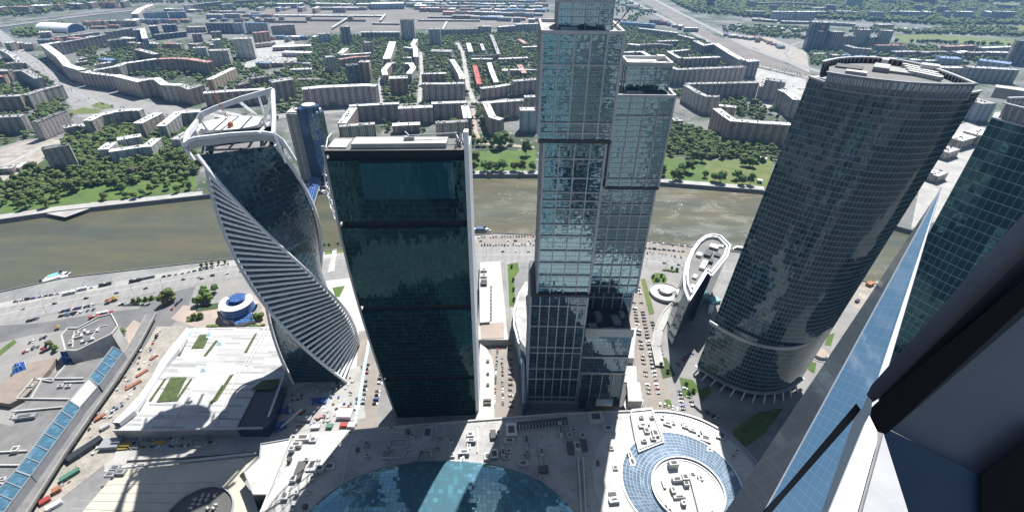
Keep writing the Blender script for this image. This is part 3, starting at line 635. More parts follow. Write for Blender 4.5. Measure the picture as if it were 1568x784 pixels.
# podium terrace and base
b = MB(); b.prism([(57.4, 288), (94.4, 288), (97, 322), (57.4, 322)], 0, 84, 0, 1); b.build('podium', ['g_cap2', 'metal_dark'], T)
b = MB(); b.prism([(57.4, 287), (94.8, 287), (94.8, 288.4), (57.4, 288.4)], 84, 92); b.build('terrace_wall', 'metal_grey', T)
b = MB()
for z in (62, 44): b.bar((57.4, 287.4, z), (94.6, 287.4, z), 1.4, 1.6)
for x in (58, 67, 76, 85, 94): b.bar((x, 287.5, 44), (x, 287.5, 0), .8, up=(0, 1, 0))
b.build('frame_grid', 'metal_grey', T)
for (x, y, s) in ((64, 296, (7, 5, 4)), (76, 293, (9, 4, 3)), (84, 305, (6, 10, 3)), (70, 308, (5, 8, 5)), (90, 312, (4, 5, 4))):
    MB().box((x, y, 84.1), s, .15).build('roof_unit', 'metal_grey', T)
b = MB(); b.prism(G2([(915, 606), (940, 606), (938, 619), (912, 619)], 12), 10, 12); b.build('entrance_canopy', 'metal_white', T)
b = MB(); b.prism(G2([(905, 575), (968, 575), (952, 626), (896, 626)], 6), 0, 9); b.build('entrance_block', 'vent_dark', T)
# curved glass podium left of the towers
T = thing('curved_podium', 'curved pale glass podium wing wrapping the left foot of the higher stepped tower', 'podium', (3, 340, 0))
po = G2([(812, 426), (800, 440), (791, 462), (789, 490), (796, 520), (806, 535), (812, 520), (812, 440)], 30)
b = MB(); b.prism(po, 0, 30, 0, 1); b.build('glass_wall', ['g_pale', 'roof_grey'], T)
for k, z in enumerate((12, 20, 27)):
    b = MB(); b.path([(*p, z) for p in G2([(806, 430), (795, 448), (788, 470), (787, 495), (795, 524)], z + 2)], 1.6, 1.2); b.build('ribbon_band', 'metal_white', T)
b = MB(); q = G2([(796, 520), (802, 522), (806, 616), (800, 618)], 20); b.prism(q, 0, 20, 0, 0); b.build('blade_wall', 'g_sky', T)
MB().prism(G2([(810, 428), (840, 428), (840, 465), (812, 465)], 45), 40, 45).build('terrace_roof', 'roof_dark', T)

# ------------------------------------------------------------------ sail-shaped tall tower on the right
def arc(p0, p1, p2, n):
    """circle arc through three points"""
    ax, ay = p0; bx, by = p1; cx, cy = p2
    d = 2 * (ax * (by - cy) + bx * (cy - ay) + cx * (ay - by))
    ux = ((ax**2 + ay**2) * (by - cy) + (bx**2 + by**2) * (cy - ay) + (cx**2 + cy**2) * (ay - by)) / d
    uy = ((ax**2 + ay**2) * (cx - bx) + (bx**2 + by**2) * (ax - cx) + (cx**2 + cy**2) * (bx - ax)) / d
    r = math.hypot(ax - ux, ay - uy); a0 = math.atan2(ay - uy, ax - ux); a1 = math.atan2(by - uy, bx - ux); a2 = math.atan2(cy - uy, cx - ux)
    def un(a, ref):
        while a < ref: a += 2 * math.pi
        return a
    m1, m2 = un(a1, a0), un(a2, a0)
    if m1 > m2: a2_ = m2 - 2 * math.pi
    else: a2_ = m2
    return [(ux + r * math.cos(a0 + (a2_ - a0) * i / n), uy + r * math.sin(a0 + (a2_ - a0) * i / n)) for i in range(n + 1)]
def sail_tower(T, bot, top, z0, z1, gm, nfl=6):
    """bot/top: lists of polygons with equal vertex counts (CCW)"""
    b = MB()
    for i in range(nfl):
        t0, t1 = i / nfl, (i + 1) / nfl
        P0 = [(a[0] + (c[0] - a[0]) * t0, a[1] + (c[1] - a[1]) * t0) for a, c in zip(bot, top)]
        P1 = [(a[0] + (c[0] - a[0]) * t1, a[1] + (c[1] - a[1]) * t1) for a, c in zip(bot, top)]
        b.prism(P0, z0 + (z1 - z0) * t0, z0 + (z1 - z0) * t1, 0, 1, P1=P1, top=(i == nfl - 1), bottom=(i == 0))
    return b.build('glass_wall', [gm, 'roof_grey'], T)
ZN = 265.0
def resample(P, n):
    P = [Vector(p) for p in P]; L = [0]
    for p, q in zip(P, P[1:]): L.append(L[-1] + (q - p).length)
    out = []
    for i in range(n + 1):
        d = L[-1] * i / n; j = max(0, min(len(P) - 2, sum(1 for l in L if l <= d) - 1)); t = (d - L[j]) / max(1e-6, L[j + 1] - L[j]); out.append(tuple(P[j].lerp(P[j + 1], t)))
    for _ in range(3): out = [out[0]] + [tuple((Vector(out[i - 1]) + Vector(out[i]) * 2 + Vector(out[i + 1])) / 4) for i in range(1, n)] + [out[-1]]
    return out
front_t = resample(G2([(1239, 119), (1267, 124), (1299, 130), (1341, 137), (1388, 143), (1435, 146), (1482, 145), (1502, 141)], ZN), 26)
crown_f = resample(G2([(1268, 111), (1299, 116), (1345, 122), (1400, 127), (1446, 129), (1493, 129)], ZN + 9), 24)
crown_b = resample(G2([(1493, 129), (1470, 119), (1435, 106), (1400, 96), (1353, 89), (1317, 88), (1287, 89), (1262, 95)], ZN + 9), 20)
back_t = resample([front_t[-1]] + [tuple(Vector(p) + Vector((2, 3))) for p in crown_b[1:]], 20)
front_b = resample(G2([(1067, 560), (1081, 570), (1106, 585), (1134, 597), (1162, 602), (1188, 601), (1208, 593), (1228, 578)], 8), 26)
shx, shy = front_b[0][0] - front_t[0][0], front_b[0][1] - front_t[0][1]; sx2, sy2 = front_b[-1][0] - front_t[-1][0], front_b[-1][1] - front_t[-1][1]
back_b = [(p[0] + sx2 + (shx - sx2) * i / 20, p[1] + sy2 + (shy - sy2) * i / 20) for i, p in enumerate(back_t)]
BOT = front_b + back_b[1:]; TOP = front_t + back_t[1:]
T = thing('curved_tower', 'huge curved dark glass tower with fine pale grid and slatted crown, right of the stepped pair', 'tower', (225, 350, 0))
hide_floor(BOT)
sail_tower(T, [(a[0], a[1]) for a in BOT], TOP, 8, ZN, 'g_nab', 12)
# crown: slatted screen set back from the front, and along the back
def screen(T, P, z0, z1, lean=0.0, name='crown_screen', step=2.4, mat='metal_pale', back='steel_mull'):
    b = MB(); Q = [Vector(p) for p in P]; cx = sum(p.x for p in Q) / len(Q); cy = sum(p.y for p in Q) / len(Q)
    for p, q in zip(Q, Q[1:]):
        b.poly([(*p, z0), (*q, z0), (*q, z1), (*p, z1)], 1); b.poly([(*q, z0), (*p, z0), (*p, z1), (*q, z1)], 1)
        L = (q - p).length; n = max(1, int(L / step))
        for i in range(n):
            s = p.lerp(q, (i + .5) / n); o = (s - Vector((cx, cy))).normalized()
            e = s + o * .5; f_ = s + o * (.5 + lean); e2 = s - o * .4
            b.bar((*e, z0), (*f_, z1), .5, .9, up=(0, 1, 0)); b.bar((*e2, z0), (*e2, z1), .45, .5, up=(0, 1, 0))
        o1 = (p - Vector((cx, cy))).normalized() * lean; o2 = (q - Vector((cx, cy))).normalized() * lean
        b.bar((*(p + o1), z1), (*(q + o2), z1), 2.0, .9); b.bar((*p, z0), (*q, z0), 1.4, .8)
    return b.build(name, [mat, back], T)
cen = Vector((sum(p[0] for p in TOP) / len(TOP), sum(p[1] for p in TOP) / len(TOP)))
ins = lambda P, k: [tuple(cen + (Vector(p) - cen) * k) for p in P]
screen(T, crown_f, ZN, ZN + 9, 1.0, mat='steel_mull', back='crown_panel')
screen(T, crown_b, ZN, ZN + 9, 0.8, mat='metal_pale', back='metal_dark')
MB().prism(ccw([tuple(Vector(p) + (cen - Vector(p)) * .03) for p in crown_f + crown_b[1:-1]]), ZN + 3.5, ZN + 5.5).build('roof_deck', 'roof_dark', T)
b = MB(); b.path([(*p, ZN + .5) for p in front_t], 1.6, 1.2); b.path([(*front_t[0], ZN + .5), (*crown_f[0], ZN + 3)], 1.2); b.build('cornice', 'metal_pale', T)
for i, (u_, v_, s, c_) in enumerate([(1400, 118, (30, 14, 1.5), 'roof_grey'), (1348, 112, (9, 16, 3), 'roof_grey'), (1300, 108, (16, 12, 1), 'vent_dark'), (1420, 115, (10, 8, 5), 'metal_pale'),
                                   (1352, 106, (4, 9, 5), 'metal_pale'), (1310, 118, (12, 6, 2), 'vent_pale')]):
    p = G(u_, v_ - 4, ZN + 5.5); MB().box((p.x, p.y, ZN + 5.55), s, -.62).build('roof_unit', c_, T)
fan = MB().disc((0, 0), 1.9, 0, 2.6, 12).mesh('fan_unit', ['vent_pale'])
for i in range(7):
    for j in range(4):
        p = G(1384 + i * 7 + j * 3, 104 + i * 1.5 + j * 3.6, ZN + 5.5); o = bpy.data.objects.new('cooling_fan', fan); COL.objects.link(o); o.parent = T; o.location = (p.x - T.location.x, p.y - T.location.y, ZN + 5.55)
# base: columns and pavement canopy
b = MB(); b.prism(ins_b := [tuple(Vector((cen.x - 22, cen.y - 8)) + (Vector(p) - Vector((cen.x - 22, cen.y - 8))) * .94) for p in BOT], 0, 8); b.build('lobby_wall', 'metal_dark', T)
for i in range(1, 25, 2):
    p = Vector(front_b[i]); o = (p - Vector((cen.x - 15, cen.y))).normalized()
    MB().bar((*(p + o * .5), 9), (*(p + o * 5.5), .2), 1.0, 1.2).build('column', 'metal_pale', T)
b = MB(); b.path([(*(Vector(p) + (Vector(p) - cen).normalized() * 1.2), 8.4) for p in front_b], 2.6, .9); b.build('canopy', 'metal_grey', T)
b = MB(); b.path([(*(Vector(p) + (Vector(p) - cen).normalized() * 0.6), 62) for p in front_b], 1.2, 3.2); b.build('belt_course', 'metal_grey', T)

# mirror image of the curved tower in the window glass, built as a solid
T = thing('curved_tower', 'mirror image of the huge curved tower, built solid, cut off by the right edge', 'tower', (430, 390, 0))
ZF = 228.0
l0 = Vector(tuple(G(1518, 181, ZF)[:2])); front_f = arc(tuple(l0), (l0.x + 62, l0.y - 92), (l0.x + 165, l0.y - 130), 22)
back_f = arc(front_f[-1], (l0.x + 120, l0.y - 10), (l0.x + 16, l0.y + 16), 14)
PF = front_f + back_f[1:]
hide_floor(PF); sail_tower(T, PF, PF, 0, ZF, 'g_nab2', 4)
cf = Vector((l0.x + 75, l0.y - 45)); insf = lambda P, k: [tuple(cf + (Vector(p) - cf) * k) for p in P]
screen(T, insf(front_f, .955), ZF, ZF + 12, 1.5, step=3.4); screen(T, insf(back_f, .96), ZF, ZF + 12, .6, step=3.4)
b = MB(); b.path([(*p, ZF + .5) for p in front_f], 1.6, 1.2); b.build('cornice', 'metal_pale', T)
p = G(1556, 142, ZF + 6); MB().box((p.x, p.y, ZF + .1), (30, 12, 9), -.7).build('roof_unit', 'concrete_white', T)

# small sail-shaped office block
ZS = 62.0
arcS = G2([(1055, 462), (1048, 444), (1047, 425), (1051, 405), (1059, 385), (1070, 370), (1081, 362), (1092, 360)], ZS)
strS = G2([(1103, 362), (1118, 377), (1113, 394), (1089, 424), (1083, 417)], ZS)
PS = arcS + strS; sh = Vector((-4, 5))
PSb = [(p[0] + sh.x, p[1] + sh.y) for p in PS]
T = thing('sail_block', 'small sail-shaped dark glass office block with pale rimmed roof full of plant, by the river road', 'building', (185, 400, 0))
hide_floor(PSb)
pairs = PS if area(PS) > 0 else PS[::-1]; pairb = PSb if area(PS) > 0 else PSb[::-1]
b = MB(); b.prism(pairb, 0, ZS, 0, 1, P1=pairs); b.build('glass_wall', ['g_cap2', 'roof_dark'], T)
cs = Vector((sum(p[0] for p in PS) / len(PS), sum(p[1] for p in PS) / len(PS)))
for k, hh in ((1.0, 1.6), (.86, 3.0)):
    b = MB(); Q = [tuple(cs + (Vector(p) - cs) * k) for p in PS]; b.path([(*p, ZS + hh * .5) for p in Q + Q[:1]], 1.7, hh); b.build('roof_rim', 'metal_white', T)
for (u_, v_, s, c_) in [(1077, 408, (5, 16, 3), 'metal_white'), (1084, 390, (7, 12, 3), 'vent_dark'), (1093, 380, (9, 8, 3), 'metal_grey'), (1070, 392, (5, 6, 3), 'metal_white'), (1064, 425, (4, 7, 2), 'vent_pale'),
                      (1098, 392, (6, 6, 2), 'vent_dark'), (1060, 440, (3, 5, 2), 'metal_white'), (1088, 402, (4, 6, 3), 'vent_dark'), (1104, 378, (5, 5, 1.5), 'vent_pale')]:
    p = G(u_, v_, ZS); MB().box((p.x, p.y, ZS + .05), s, -.55).build('roof_unit', c_, T)

# paired tower across the river, seen between the twisted and the slab tower
T = thing('riverside_tower', 'slim grey tower with a blue glass spine standing at the far river bank behind the twisted tower', 'tower', (-325, 755, 0))
a_ = Vector((-326, 742)); cxy = (-322, 760)
rot = lambda P, c, an: [(c[0] + x * math.cos(an) - y * math.sin(an), c[1] + x * math.sin(an) + y * math.cos(an)) for x, y in P]
hide_floor(rot([(-32, -22), (32, -22), (32, 22), (-32, 22)], cxy, 0))
MB().prism(rot([(-27, -12), (-8, -15), (-8, 16), (-27, 12)], cxy, .05), 0, 112).build('left_wing', ['w_panel'], T)
MB().prism(rot([(-8, -17), (6, -17), (6, 16), (-8, 16)], cxy, .05), 0, 120).build('glass_spine', 'g_navy', T)
MB().prism(rot([(6, -14), (22, -11), (27, 0), (20, 14), (6, 16)], cxy, .05), 0, 112).build('right_wing', ['g_cap2'], T)
b = MB(); b.disc((cxy[0] + 8, cxy[1] - 1), 13, 112, 121, 20); b.build('drum', 'g_navy', T)
b = MB(); b.prism(rot([(-25, -10), (20, -10), (20, 12), (-25, 12)], cxy, .05), 112.2, 114); b.disc((cxy[0] + 6, cxy[1]), 10, 121.1, 123, 16); b.build('roof', 'roof_white', T)
for i in range(7): MB().box((cxy[0] - 20 + i * 6, cxy[1] + rr.uniform(-7, 7), 114.1), (3, 3, rr.uniform(2, 5)), rr.random()).build('roof_unit', 'vent_pale', T)
T = thing('covered_footbridge', 'blue glazed covered footbridge landing at the foot of the slim riverside tower', 'bridge', (-320, 715, 0))
b = MB()
ctr = Vector((-322, 735)); drn = Vector((40, -190)).normalized(); nr = Vector((-drn.y, drn.x))
E0 = ctr; E1 = ctr + drn * 205
n = 14; secs = []
for s in (E0, E1):
    secs.append([(*(s + nr * 9 * math.cos(math.pi * i / n)), 6 + 8 * math.sin(math.pi * i / n)) for i in range(n + 1)])
for i in range(n): b.poly([secs[0][i], secs[1][i], secs[1][i + 1], secs[0][i + 1]], 0, [(0, i * 2), (190, i * 2), (190, i * 2 + 2), (0, i * 2 + 2)])
b.poly(secs[0][::-1]); b.poly(secs[1]); b.build('glazed_vault', 'g_blue', T)
MB().bar((*E0, 4.8), (*E1, 4.8), 19, 2.4).build('deck', 'concrete', T)
for t in (.3, .62): p = E0.lerp(E1, t); MB().box((p.x, p.y, -5.2), (6, 12, 9), .2).build('pier', 'concrete', T)
for dx in (-5, 6): MB().bar((E0.x + dx, E0.y - 16, 6), (E0.x + dx + 5, E0.y - 34, 16), 1.6).build('stay_mast', 'metal_white', T)
# ------------------------------------------------------------------ shopping mall under the towers
ZA = 22.0
T = thing('mall', 'sprawling flat-roofed shopping mall covered in plant boxes across the bottom of the view', 'mall', (-30, 200, 0))
mp = G2([(447, 668), (655, 650), (860, 634), (968, 630), (968, 660), (940, 784)], ZA)
MP = mp[:4] + [(100, 20), (-163, 20), tuple(G(400, 784, ZA)[:2])]
hide_floor(MP)
b = MB(); b.prism(MP, 0, ZA, 0, 1); b.build('wall', ['concrete', 'mall_roof'], T)
b = MB(); Q = ccw(MP); b.path([(*p, ZA + .6) for p in Q + Q[:1]], 1.2, 1.3); b.build('parapet', 'concrete_white', T)
# raised lit strip on the left with plant
b = MB(); b.prism(G2([(452, 668), (535, 661), (470, 745), (405, 784), (398, 784), (448, 700)], ZA), ZA, ZA + 1.2); b.build('raised_roof', 'concrete_white', T)
b = MB(); b.bar(tuple(G(541, 657, ZA + .3)), tuple(G(524, 741, ZA + .3)), .5, .6); b.bar(tuple(G(812, 640, ZA + .3)), tuple(G(828, 735, ZA + .3)), .5, .6)
b.bar(tuple(G(731, 655, ZA + .3)), tuple(G(731, 693, ZA + .3)), .6, 2.4); b.build('roof_kerb', 'metal_pale', T)
def unit(T, px, py, z, s, mat='vent_pale', rz=0.05, name='roof_unit'):
    p = G(px, py, z); b = MB(); b.box((p.x, p.y, z + .05), s, rz)
    if s[0] > 2.5 and mat != 'vent_dark':
        b.box((p.x, p.y, z + .05 + s[2]), (s[0] * .55, s[1] * .5, .35), rz, 1)
    b.build(name, [mat, 'vent_dark'], T)
units = [(600, 658, 4, 3), (625, 663, 3, 3), (562, 682, 5, 4), (597, 687, 5, 5), (590, 695, 5, 3), (548, 690, 3, 3), (670, 688, 6, 3), (655, 664, 9, 14), (632, 670, 4, 4), (563, 700, 4, 3), (691, 676, 4, 3), (674, 675, 4, 3),
         (720, 666, 6, 5), (722, 677, 8, 3), (711, 695, 9, 4), (692, 698, 5, 4), (718, 684, 3, 6), (708, 704, 4, 4), (755, 667, 5, 9), (763, 665, 4, 5), (746, 700, 5, 7), (757, 697, 7, 9), (770, 694, 3, 9), (779, 692, 4, 4), (776, 702, 6, 3),
         (783, 660, 10, 14), (780, 676, 9, 5), (806, 673, 4, 12), (807, 696, 5, 3), (829, 694, 3, 10), (832, 720, 8, 6), (801, 712, 8, 5), (858, 660, 3, 16), (878, 659, 5, 4), (873, 687, 5, 12), (884, 686, 6, 8), (893, 684, 6, 10), (872, 668, 4, 6), (892, 668, 5, 6),
         (936, 687, 4, 4), (942, 717, 4, 4), (915, 711, 2, 3), (938, 760, 6, 6), (940, 768, 8, 4), (912, 640, 14, 12), (931, 656, 8, 6), (964, 700, 3, 8), (968, 710, 5, 7), (490, 720, 8, 5), (505, 715, 9, 6), (478, 712, 7, 12), (460, 718, 7, 13), (448, 690, 5, 4),
         (465, 672, 12, 6), (480, 674, 6, 5), (455, 683, 9, 4), (444, 706, 3, 4), (450, 735, 5, 5), (437, 760, 5, 6), (459, 733, 3, 4), (479, 733, 3, 3), (455, 756, 3, 3), (473, 755, 3, 3), (449, 778, 3, 3), (468, 777, 3, 3), (470, 705, 4, 3)]
rr = random.Random(5)
for i, (x, y, a_, c_) in enumerate(units[:92]):
    unit(T, x, y, ZA + (1.3 if x < 500 and x + (y - 660) * .8 < 545 else 0), (a_ * .85, c_ * .85, rr.uniform(1.2, 3.6)), rr.choice(['vent_pale', 'metal_grey', 'vent_pale', 'metal_pale', 'vent_dark']), rr.choice([.03, .05, .1]))
# duct runs
for pts in [[(583, 700), (600, 702), (617, 700), (621, 690), (636, 686)], [(640, 705), (646, 690), (641, 705), (632, 705)], [(596, 684), (597, 672), (624, 672), (623, 684), (597, 686)], [(806, 680), (808, 700)], [(828, 700), (831, 722)],
            [(885, 700), (890, 784)], [(893, 700), (897, 784)], [(700, 712), (716, 690), (716, 676)], [(645, 690), (660, 690), (660, 705), (652, 705), (652, 694)]]:
    MB().path([tuple(G(*p, ZA + 1.4)) for p in pts], 1.0, 1.0).build('duct', 'metal_pale', T)
b = MB(); b.prism(G2([(790, 648), (868, 640), (869, 652), (792, 661)], ZA), ZA, ZA + 1.6, 0, 1); b.build('plant_well', ['metal_pale', 'vent_dark'], T)
b = MB()
for i in range(15): x = 795 + i * 5; b.bar(tuple(G(x, 650 - i * .5, ZA + 2)), tuple(G(x + 1, 659 - i * .5, ZA + 2)), .6, .6)
b.build('well_grating', 'metal_grey', T)
# lens-shaped glass dome
b = MB(); cx, cy, ax, ay, hz = -38, 165, 92, 54, 13; NU, NV = 48, 10
def dp(i, j):
    t = 2 * math.pi * i / NU; k = math.cos(j / NV * math.pi / 2); ex = abs(math.cos(t)) ** .9 * (1 if math.cos(t) > 0 else -1)
    return (cx + ax * k * ex - 6, cy + ay * k * math.sin(t), ZA + 1 + hz * math.sin(j / NV * math.pi / 2))
for i in range(NU):
    for j in range(NV):
        q = [dp(i, j), dp(i + 1, j), dp(i + 1, j + 1), dp(i, j + 1)]; b.poly(q, 0, [(p[0] + p[1] * .08, p[1] * 1.02 + p[2] * .3) for p in q])
b.build('glass_dome', 'g_roof', T)
b = MB(); b.path([tuple(Vector(dp(i, 0)) + Vector((0, 0, -.3))) for i in range(NU + 1)], 1.2, 1.0); b.build('dome_rim', 'metal_grey', T)

# ring-shaped building with annular skylight
T = thing('ring_building', 'round building with an annular glass roof and a curved outer wall, lower right of the mall', 'building', (121, 200, 0))
c0 = Vector((121.5, 205)); hide_floor([(c0.x + 64 * math.cos(t), c0.y + 64 * math.sin(t)) for t in [i * .3 for i in range(21)]])
def ringp(r, a, z, c=c0): return (c.x + r * math.cos(a), c.y + r * math.sin(a), z)
def annulus(b, r0, z0, r1, z1, a0, a1, n, m=0, c_in=None):
    for i in range(n):
        a, d = a0 + (a1 - a0) * i / n, a0 + (a1 - a0) * (i + 1) / n
        q = [ringp(r0, a, z0), ringp(r0, d, z0), ringp(r1, d, z1, c_in or c0), ringp(r1, a, z1, c_in or c0)]
        L = (r0 + r1) / 2
        b.poly(q, m, [(a * L, 0), (d * L, 0), (d * L, math.hypot(r1 - r0, z1 - z0)), (a * L, math.hypot(r1 - r0, z1 - z0))])
b = MB(); b.disc(c0, 62.4, 0, ZA + .25, 64, 0, 1); b.build('wall', ['concrete', 'concrete_white'], T)
b = MB(); b.path([ringp(61.8, a, ZA + .8) for a in np.linspace(-.3, 1.85, 40)], 1.3, 1.6); b.path([ringp(59, a, ZA + .3) for a in np.linspace(-.3, 1.85, 40)], .6, .6); b.build('parapet', 'metal_grey', T)
b = MB()
for a in np.linspace(-.25, 1.8, 60): b.bar(ringp(61.4, a, ZA + .4), ringp(59, a, ZA + .4), .35, .3)
b.build('rim_walkway', 'metal_grey', T)
ci = Vector((122.5, 197))
b = MB(); annulus(b, 41.4, ZA + .6, 24.5, ZA + 5.5, 0, 2 * math.pi, 72, 0, ci); b.build('annular_skylight', 'g_ring', T)
b = MB(); b.path([ringp(41.8, a, ZA + .5) for a in np.linspace(0, 2 * math.pi, 60)], .9, 1.2); b.build('skylight_rim', 'metal_white', T)
b = MB(); b.disc(ci, 24, ZA, ZA + 6, 48, 0, 1); b.build('drum', ['metal_dark', 'concrete_white'], T)
b = MB(); b.path([ringp(24.2, a, ZA + 6.7, ci) for a in np.linspace(0, 2 * math.pi, 50)], .8, 1.4); b.path([ringp(22, a, ZA + 6.3, ci) for a in np.linspace(0, 2 * math.pi, 50)], .4, .5); b.build('drum_parapet', 'metal_grey', T)
b = MB(); b.prism(G2([(966, 630), (998, 627), (1016, 677), (978, 692)], ZA), ZA, ZA + 3.2, 0, 0); b.build('plant_block', 'concrete_white', T)
b = MB(); q = G2([(966, 630), (998, 627), (1016, 677), (978, 692)], ZA + 3.2); b.path([(*p, ZA + 3.7) for p in q + q[:1]], .7, 1.1); b.build('block_parapet', 'metal_grey', T)
for (x, y, a_, c_) in [(982, 640, 4, 3), (992, 650, 3, 3), (984, 652, 8, 5), (990, 660, 5, 6), (1000, 672, 5, 4), (986, 676, 5, 3), (998, 640, 4, 3), (1003, 664, 6, 8)]: unit(T, x, y, ZA + 3.3, (a_ * .8, c_ * .8, 1.8), 'vent_pale' if a_ != 8 else 'metal_pale')
for (x, y, a_, c_) in [(1015, 640, 5, 5), (1022, 650, 8, 4), (1030, 648, 5, 3), (1050, 655, 7, 2.5), (1060, 660, 7, 2.5), (1046, 650, 4, 2), (1072, 664, 4, 6), (1080, 672, 10, 8), (1086, 690, 5, 4), (1104, 668, 9, 8), (1122, 700, 4, 3), (1128, 692, 4, 3), (1008, 648, 3, 6)]:
    unit(T, x, y, ZA, (a_ * .8, c_ * .8, 1.9), 'metal_pale' if a_ < 8 else 'metal_grey', -.4)
for (x, y, a_, c_, h_) in [(1030, 714, 9, 5, 5), (1036, 736, 9, 4, 3), (1048, 734, 6, 6, 4), (1050, 742, 5, 5, 3), (1016, 742, 2, 8, 1.5), (1030, 752, 4, 6, 3), (1040, 762, 11, 2.5, 2), (1046, 772, 4, 4, 3), (1023, 776, 3, 6, 2), (1060, 726, 5, 2, 1), (1072, 733, 4, 5, 2)]:
    unit(T, x, y, ZA + 6, (a_ * .75, c_ * .75, h_), 'vent_pale' if a_ > 4 else 'metal_grey', .1)
b = MB(); b.prism(G2([(1054, 728), (1082, 745), (1092, 784), (1070, 790)], ZA + 6), ZA + 6, ZA + 8, 0); b.build('raised_roof', 'concrete_white', T)

# low glass-roof annex at the right edge of the ring
T = thing('annex_roof', 'small grey lattice skylight roof beside the ring building at the bottom right', 'building', (152, 190, 0))
MB().prism(G2([(1110, 784), (1130, 752), (1160, 740), (1165, 790)], 14), 0, 14, 0, 1).build('wall', ['concrete', 'g_ring'], T)

# ------------------------------------------------------------------ white curved roof and sand-coloured deck, bottom left
T = thing('curved_roof_hall', 'white sail-like roof hall with a notched corner at the left end of the mall', 'building', (-190, 225, 0))
q = G2([(400, 680), (446, 672), (414, 757), (388, 757), (374, 722), (398, 700)], 20); hide_floor(q)
b = MB(); b.prism(q, 0, 20, 0, 1); b.build('wall', ['metal_dark', 'concrete_white'], T); b = MB(); Q = ccw(q); b.path([(*p, 20.4) for p in Q + Q[:1]], .7, .9); b.build('parapet', 'metal_grey', T)
T = thing('concrete_deck', 'wide sand-coloured concrete roof deck half in shadow at the bottom left', 'building', (-260, 200, 0))
q = G2([(180, 720), (300, 708), (395, 698), (366, 728), (388, 757), (400, 800), (60, 880), (120, 790)], 9); hide_floor(q)
plain('deck_sand', (0.50, 0.46, 0.37), 0.9, col2=(0.42, 0.385, 0.31), scale=0.03, fine=0.25)
MB().prism(q, 0, 9, 0, 1).build('wall', ['concrete', 'deck_sand'], T)
b = MB(); b.path([tuple(G(*p, 9.5)) for p in ((160, 722), (178, 716), (300, 704), (392, 694))], 1.6, 1.3); b.build('kerb', 'concrete_white', T)
b = MB()
for i in range(7): b.bar(tuple(G(150 - i * 14, 742 + i * 12, 9.15)), tuple(G(330 - i * 8, 738 + i * 16, 9.15)), .25, .12)
b.build('joint_line', 'concrete', T)
for x, y in ((178, 718), (186, 724), (170, 728)): unit(T, x, y, 9, (7, 4, 2.5), 'metal_grey')
T = thing('round_pit', 'dark round shaft ringed by a steel railing at the very bottom left of centre', 'pit', tuple(G(303, 785, 9)))
p = G(303, 792, 9.4); b = MB(); b.disc(p, 22, 9.05, 9.4, 36); b.build('shaft', 'vent_dark', T)
b = MB(); b.path([(p.x + 22 * math.cos(t), p.y + 22 * math.sin(t), 10.2) for t in np.linspace(0, 6.283, 40)], .7, 1.4); b.build('railing', 'metal_grey', T)
for i in range(24): t = i * .7; MB().box((p.x + (i % 5) * 4 - 8, p.y + 6 + (i % 4) * 3, 9.4), (2.5, 1.4, rr.uniform(.6, 2.4)), t).build('rubble_block', 'concrete', T) if i < 12 else None

# ------------------------------------------------------------------ garden plaza roof with white paving strips
T = thing('terrace_building', 'low building with white striped terrace roof, planting beds and skylights, left of the twisted tower', 'building', (-265, 310, 0))
ZP = 12.0
q = G2([(296, 502), (414, 500), (440, 575), (392, 596), (362, 655), (172, 658), (186, 645), (228, 600), (262, 545)], ZP); hide_floor(q)
m, nt, b_ = _new('striped_paving'); tc = nd(nt, 'ShaderNodeTexCoord'); sp = nd(nt, 'ShaderNodeSeparateXYZ'); nt.links.new(tc.outputs['Object'], sp.inputs[0])
f1 = mth(nt, 'FRACT', mth(nt, 'DIVIDE', sp.outputs[1], 2.2)); cell = nd(nt, 'ShaderNodeCombineXYZ'); nt.links.new(mth(nt, 'FLOOR', mth(nt, 'DIVIDE', sp.outputs[1], 2.2)), cell.inputs[1])
nt.links.new(mth(nt, 'FLOOR', mth(nt, 'DIVIDE', mth(nt, 'ADD', sp.outputs[0], mth(nt, 'MULTIPLY', mth(nt, 'SINE', mth(nt, 'FLOOR', mth(nt, 'DIVIDE', sp.outputs[1], 2.2))), 40)), 26.0)), cell.inputs[0])
wn = nd(nt, 'ShaderNodeTexWhiteNoise', noise_dimensions='3D'); nt.links.new(cell.outputs[0], wn.inputs[0])
n = noise(nt, tc.outputs['Object'], .08, 4); c = mixc(nt, ramp(nt, wn.outputs[0], .55, .9), (0.47, 0.465, 0.45), (0.25, 0.25, 0.25)); c = mixc(nt, mth(nt, 'MULTIPLY', mth(nt, 'LESS_THAN', f1, .13), .7), c, (0.25, 0.25, 0.26))
c = mixc(nt, ramp(nt, n.outputs[0], .45, .75), c, (0.34, 0.335, 0.32)); nt.links.new(c, b_.inputs['Base Color']); b_.inputs['Roughness'].default_value = .8
MB().prism(q, 0, ZP, 0, 1).build('wall', ['metal_grey', 'striped_paving'], T)
b = MB(); b.path([tuple(G(*p, ZP + .6)) for p in ((173, 659), (300, 657), (402, 655))], 1.2, 1.5); b.build('parapet', 'concrete_white', T)
beds = [[(306, 513), (322, 512), (312, 533), (293, 534)], [(262, 578), (286, 578), (268, 614), (240, 616)], [(236, 578), (244, 578), (214, 630), (202, 631)], [(402, 583), (428, 580), (418, 596), (384, 597)],
        [(284, 520), (288, 520), (276, 545), (272, 545)], [(390, 512), (394, 510), (378, 540), (374, 540)], [(352, 575), (358, 573), (332, 614), (326, 616)], [(262, 540), (268, 540), (256, 556), (250, 558)], [(330, 522), (334, 522), (316, 545), (312, 545)], [(292, 580), (295, 580), (272, 614), (268, 614)], [(252, 580), (255, 580), (232, 614), (228, 614)], [(340, 590), (343, 590), (326, 618), (322, 618)]]
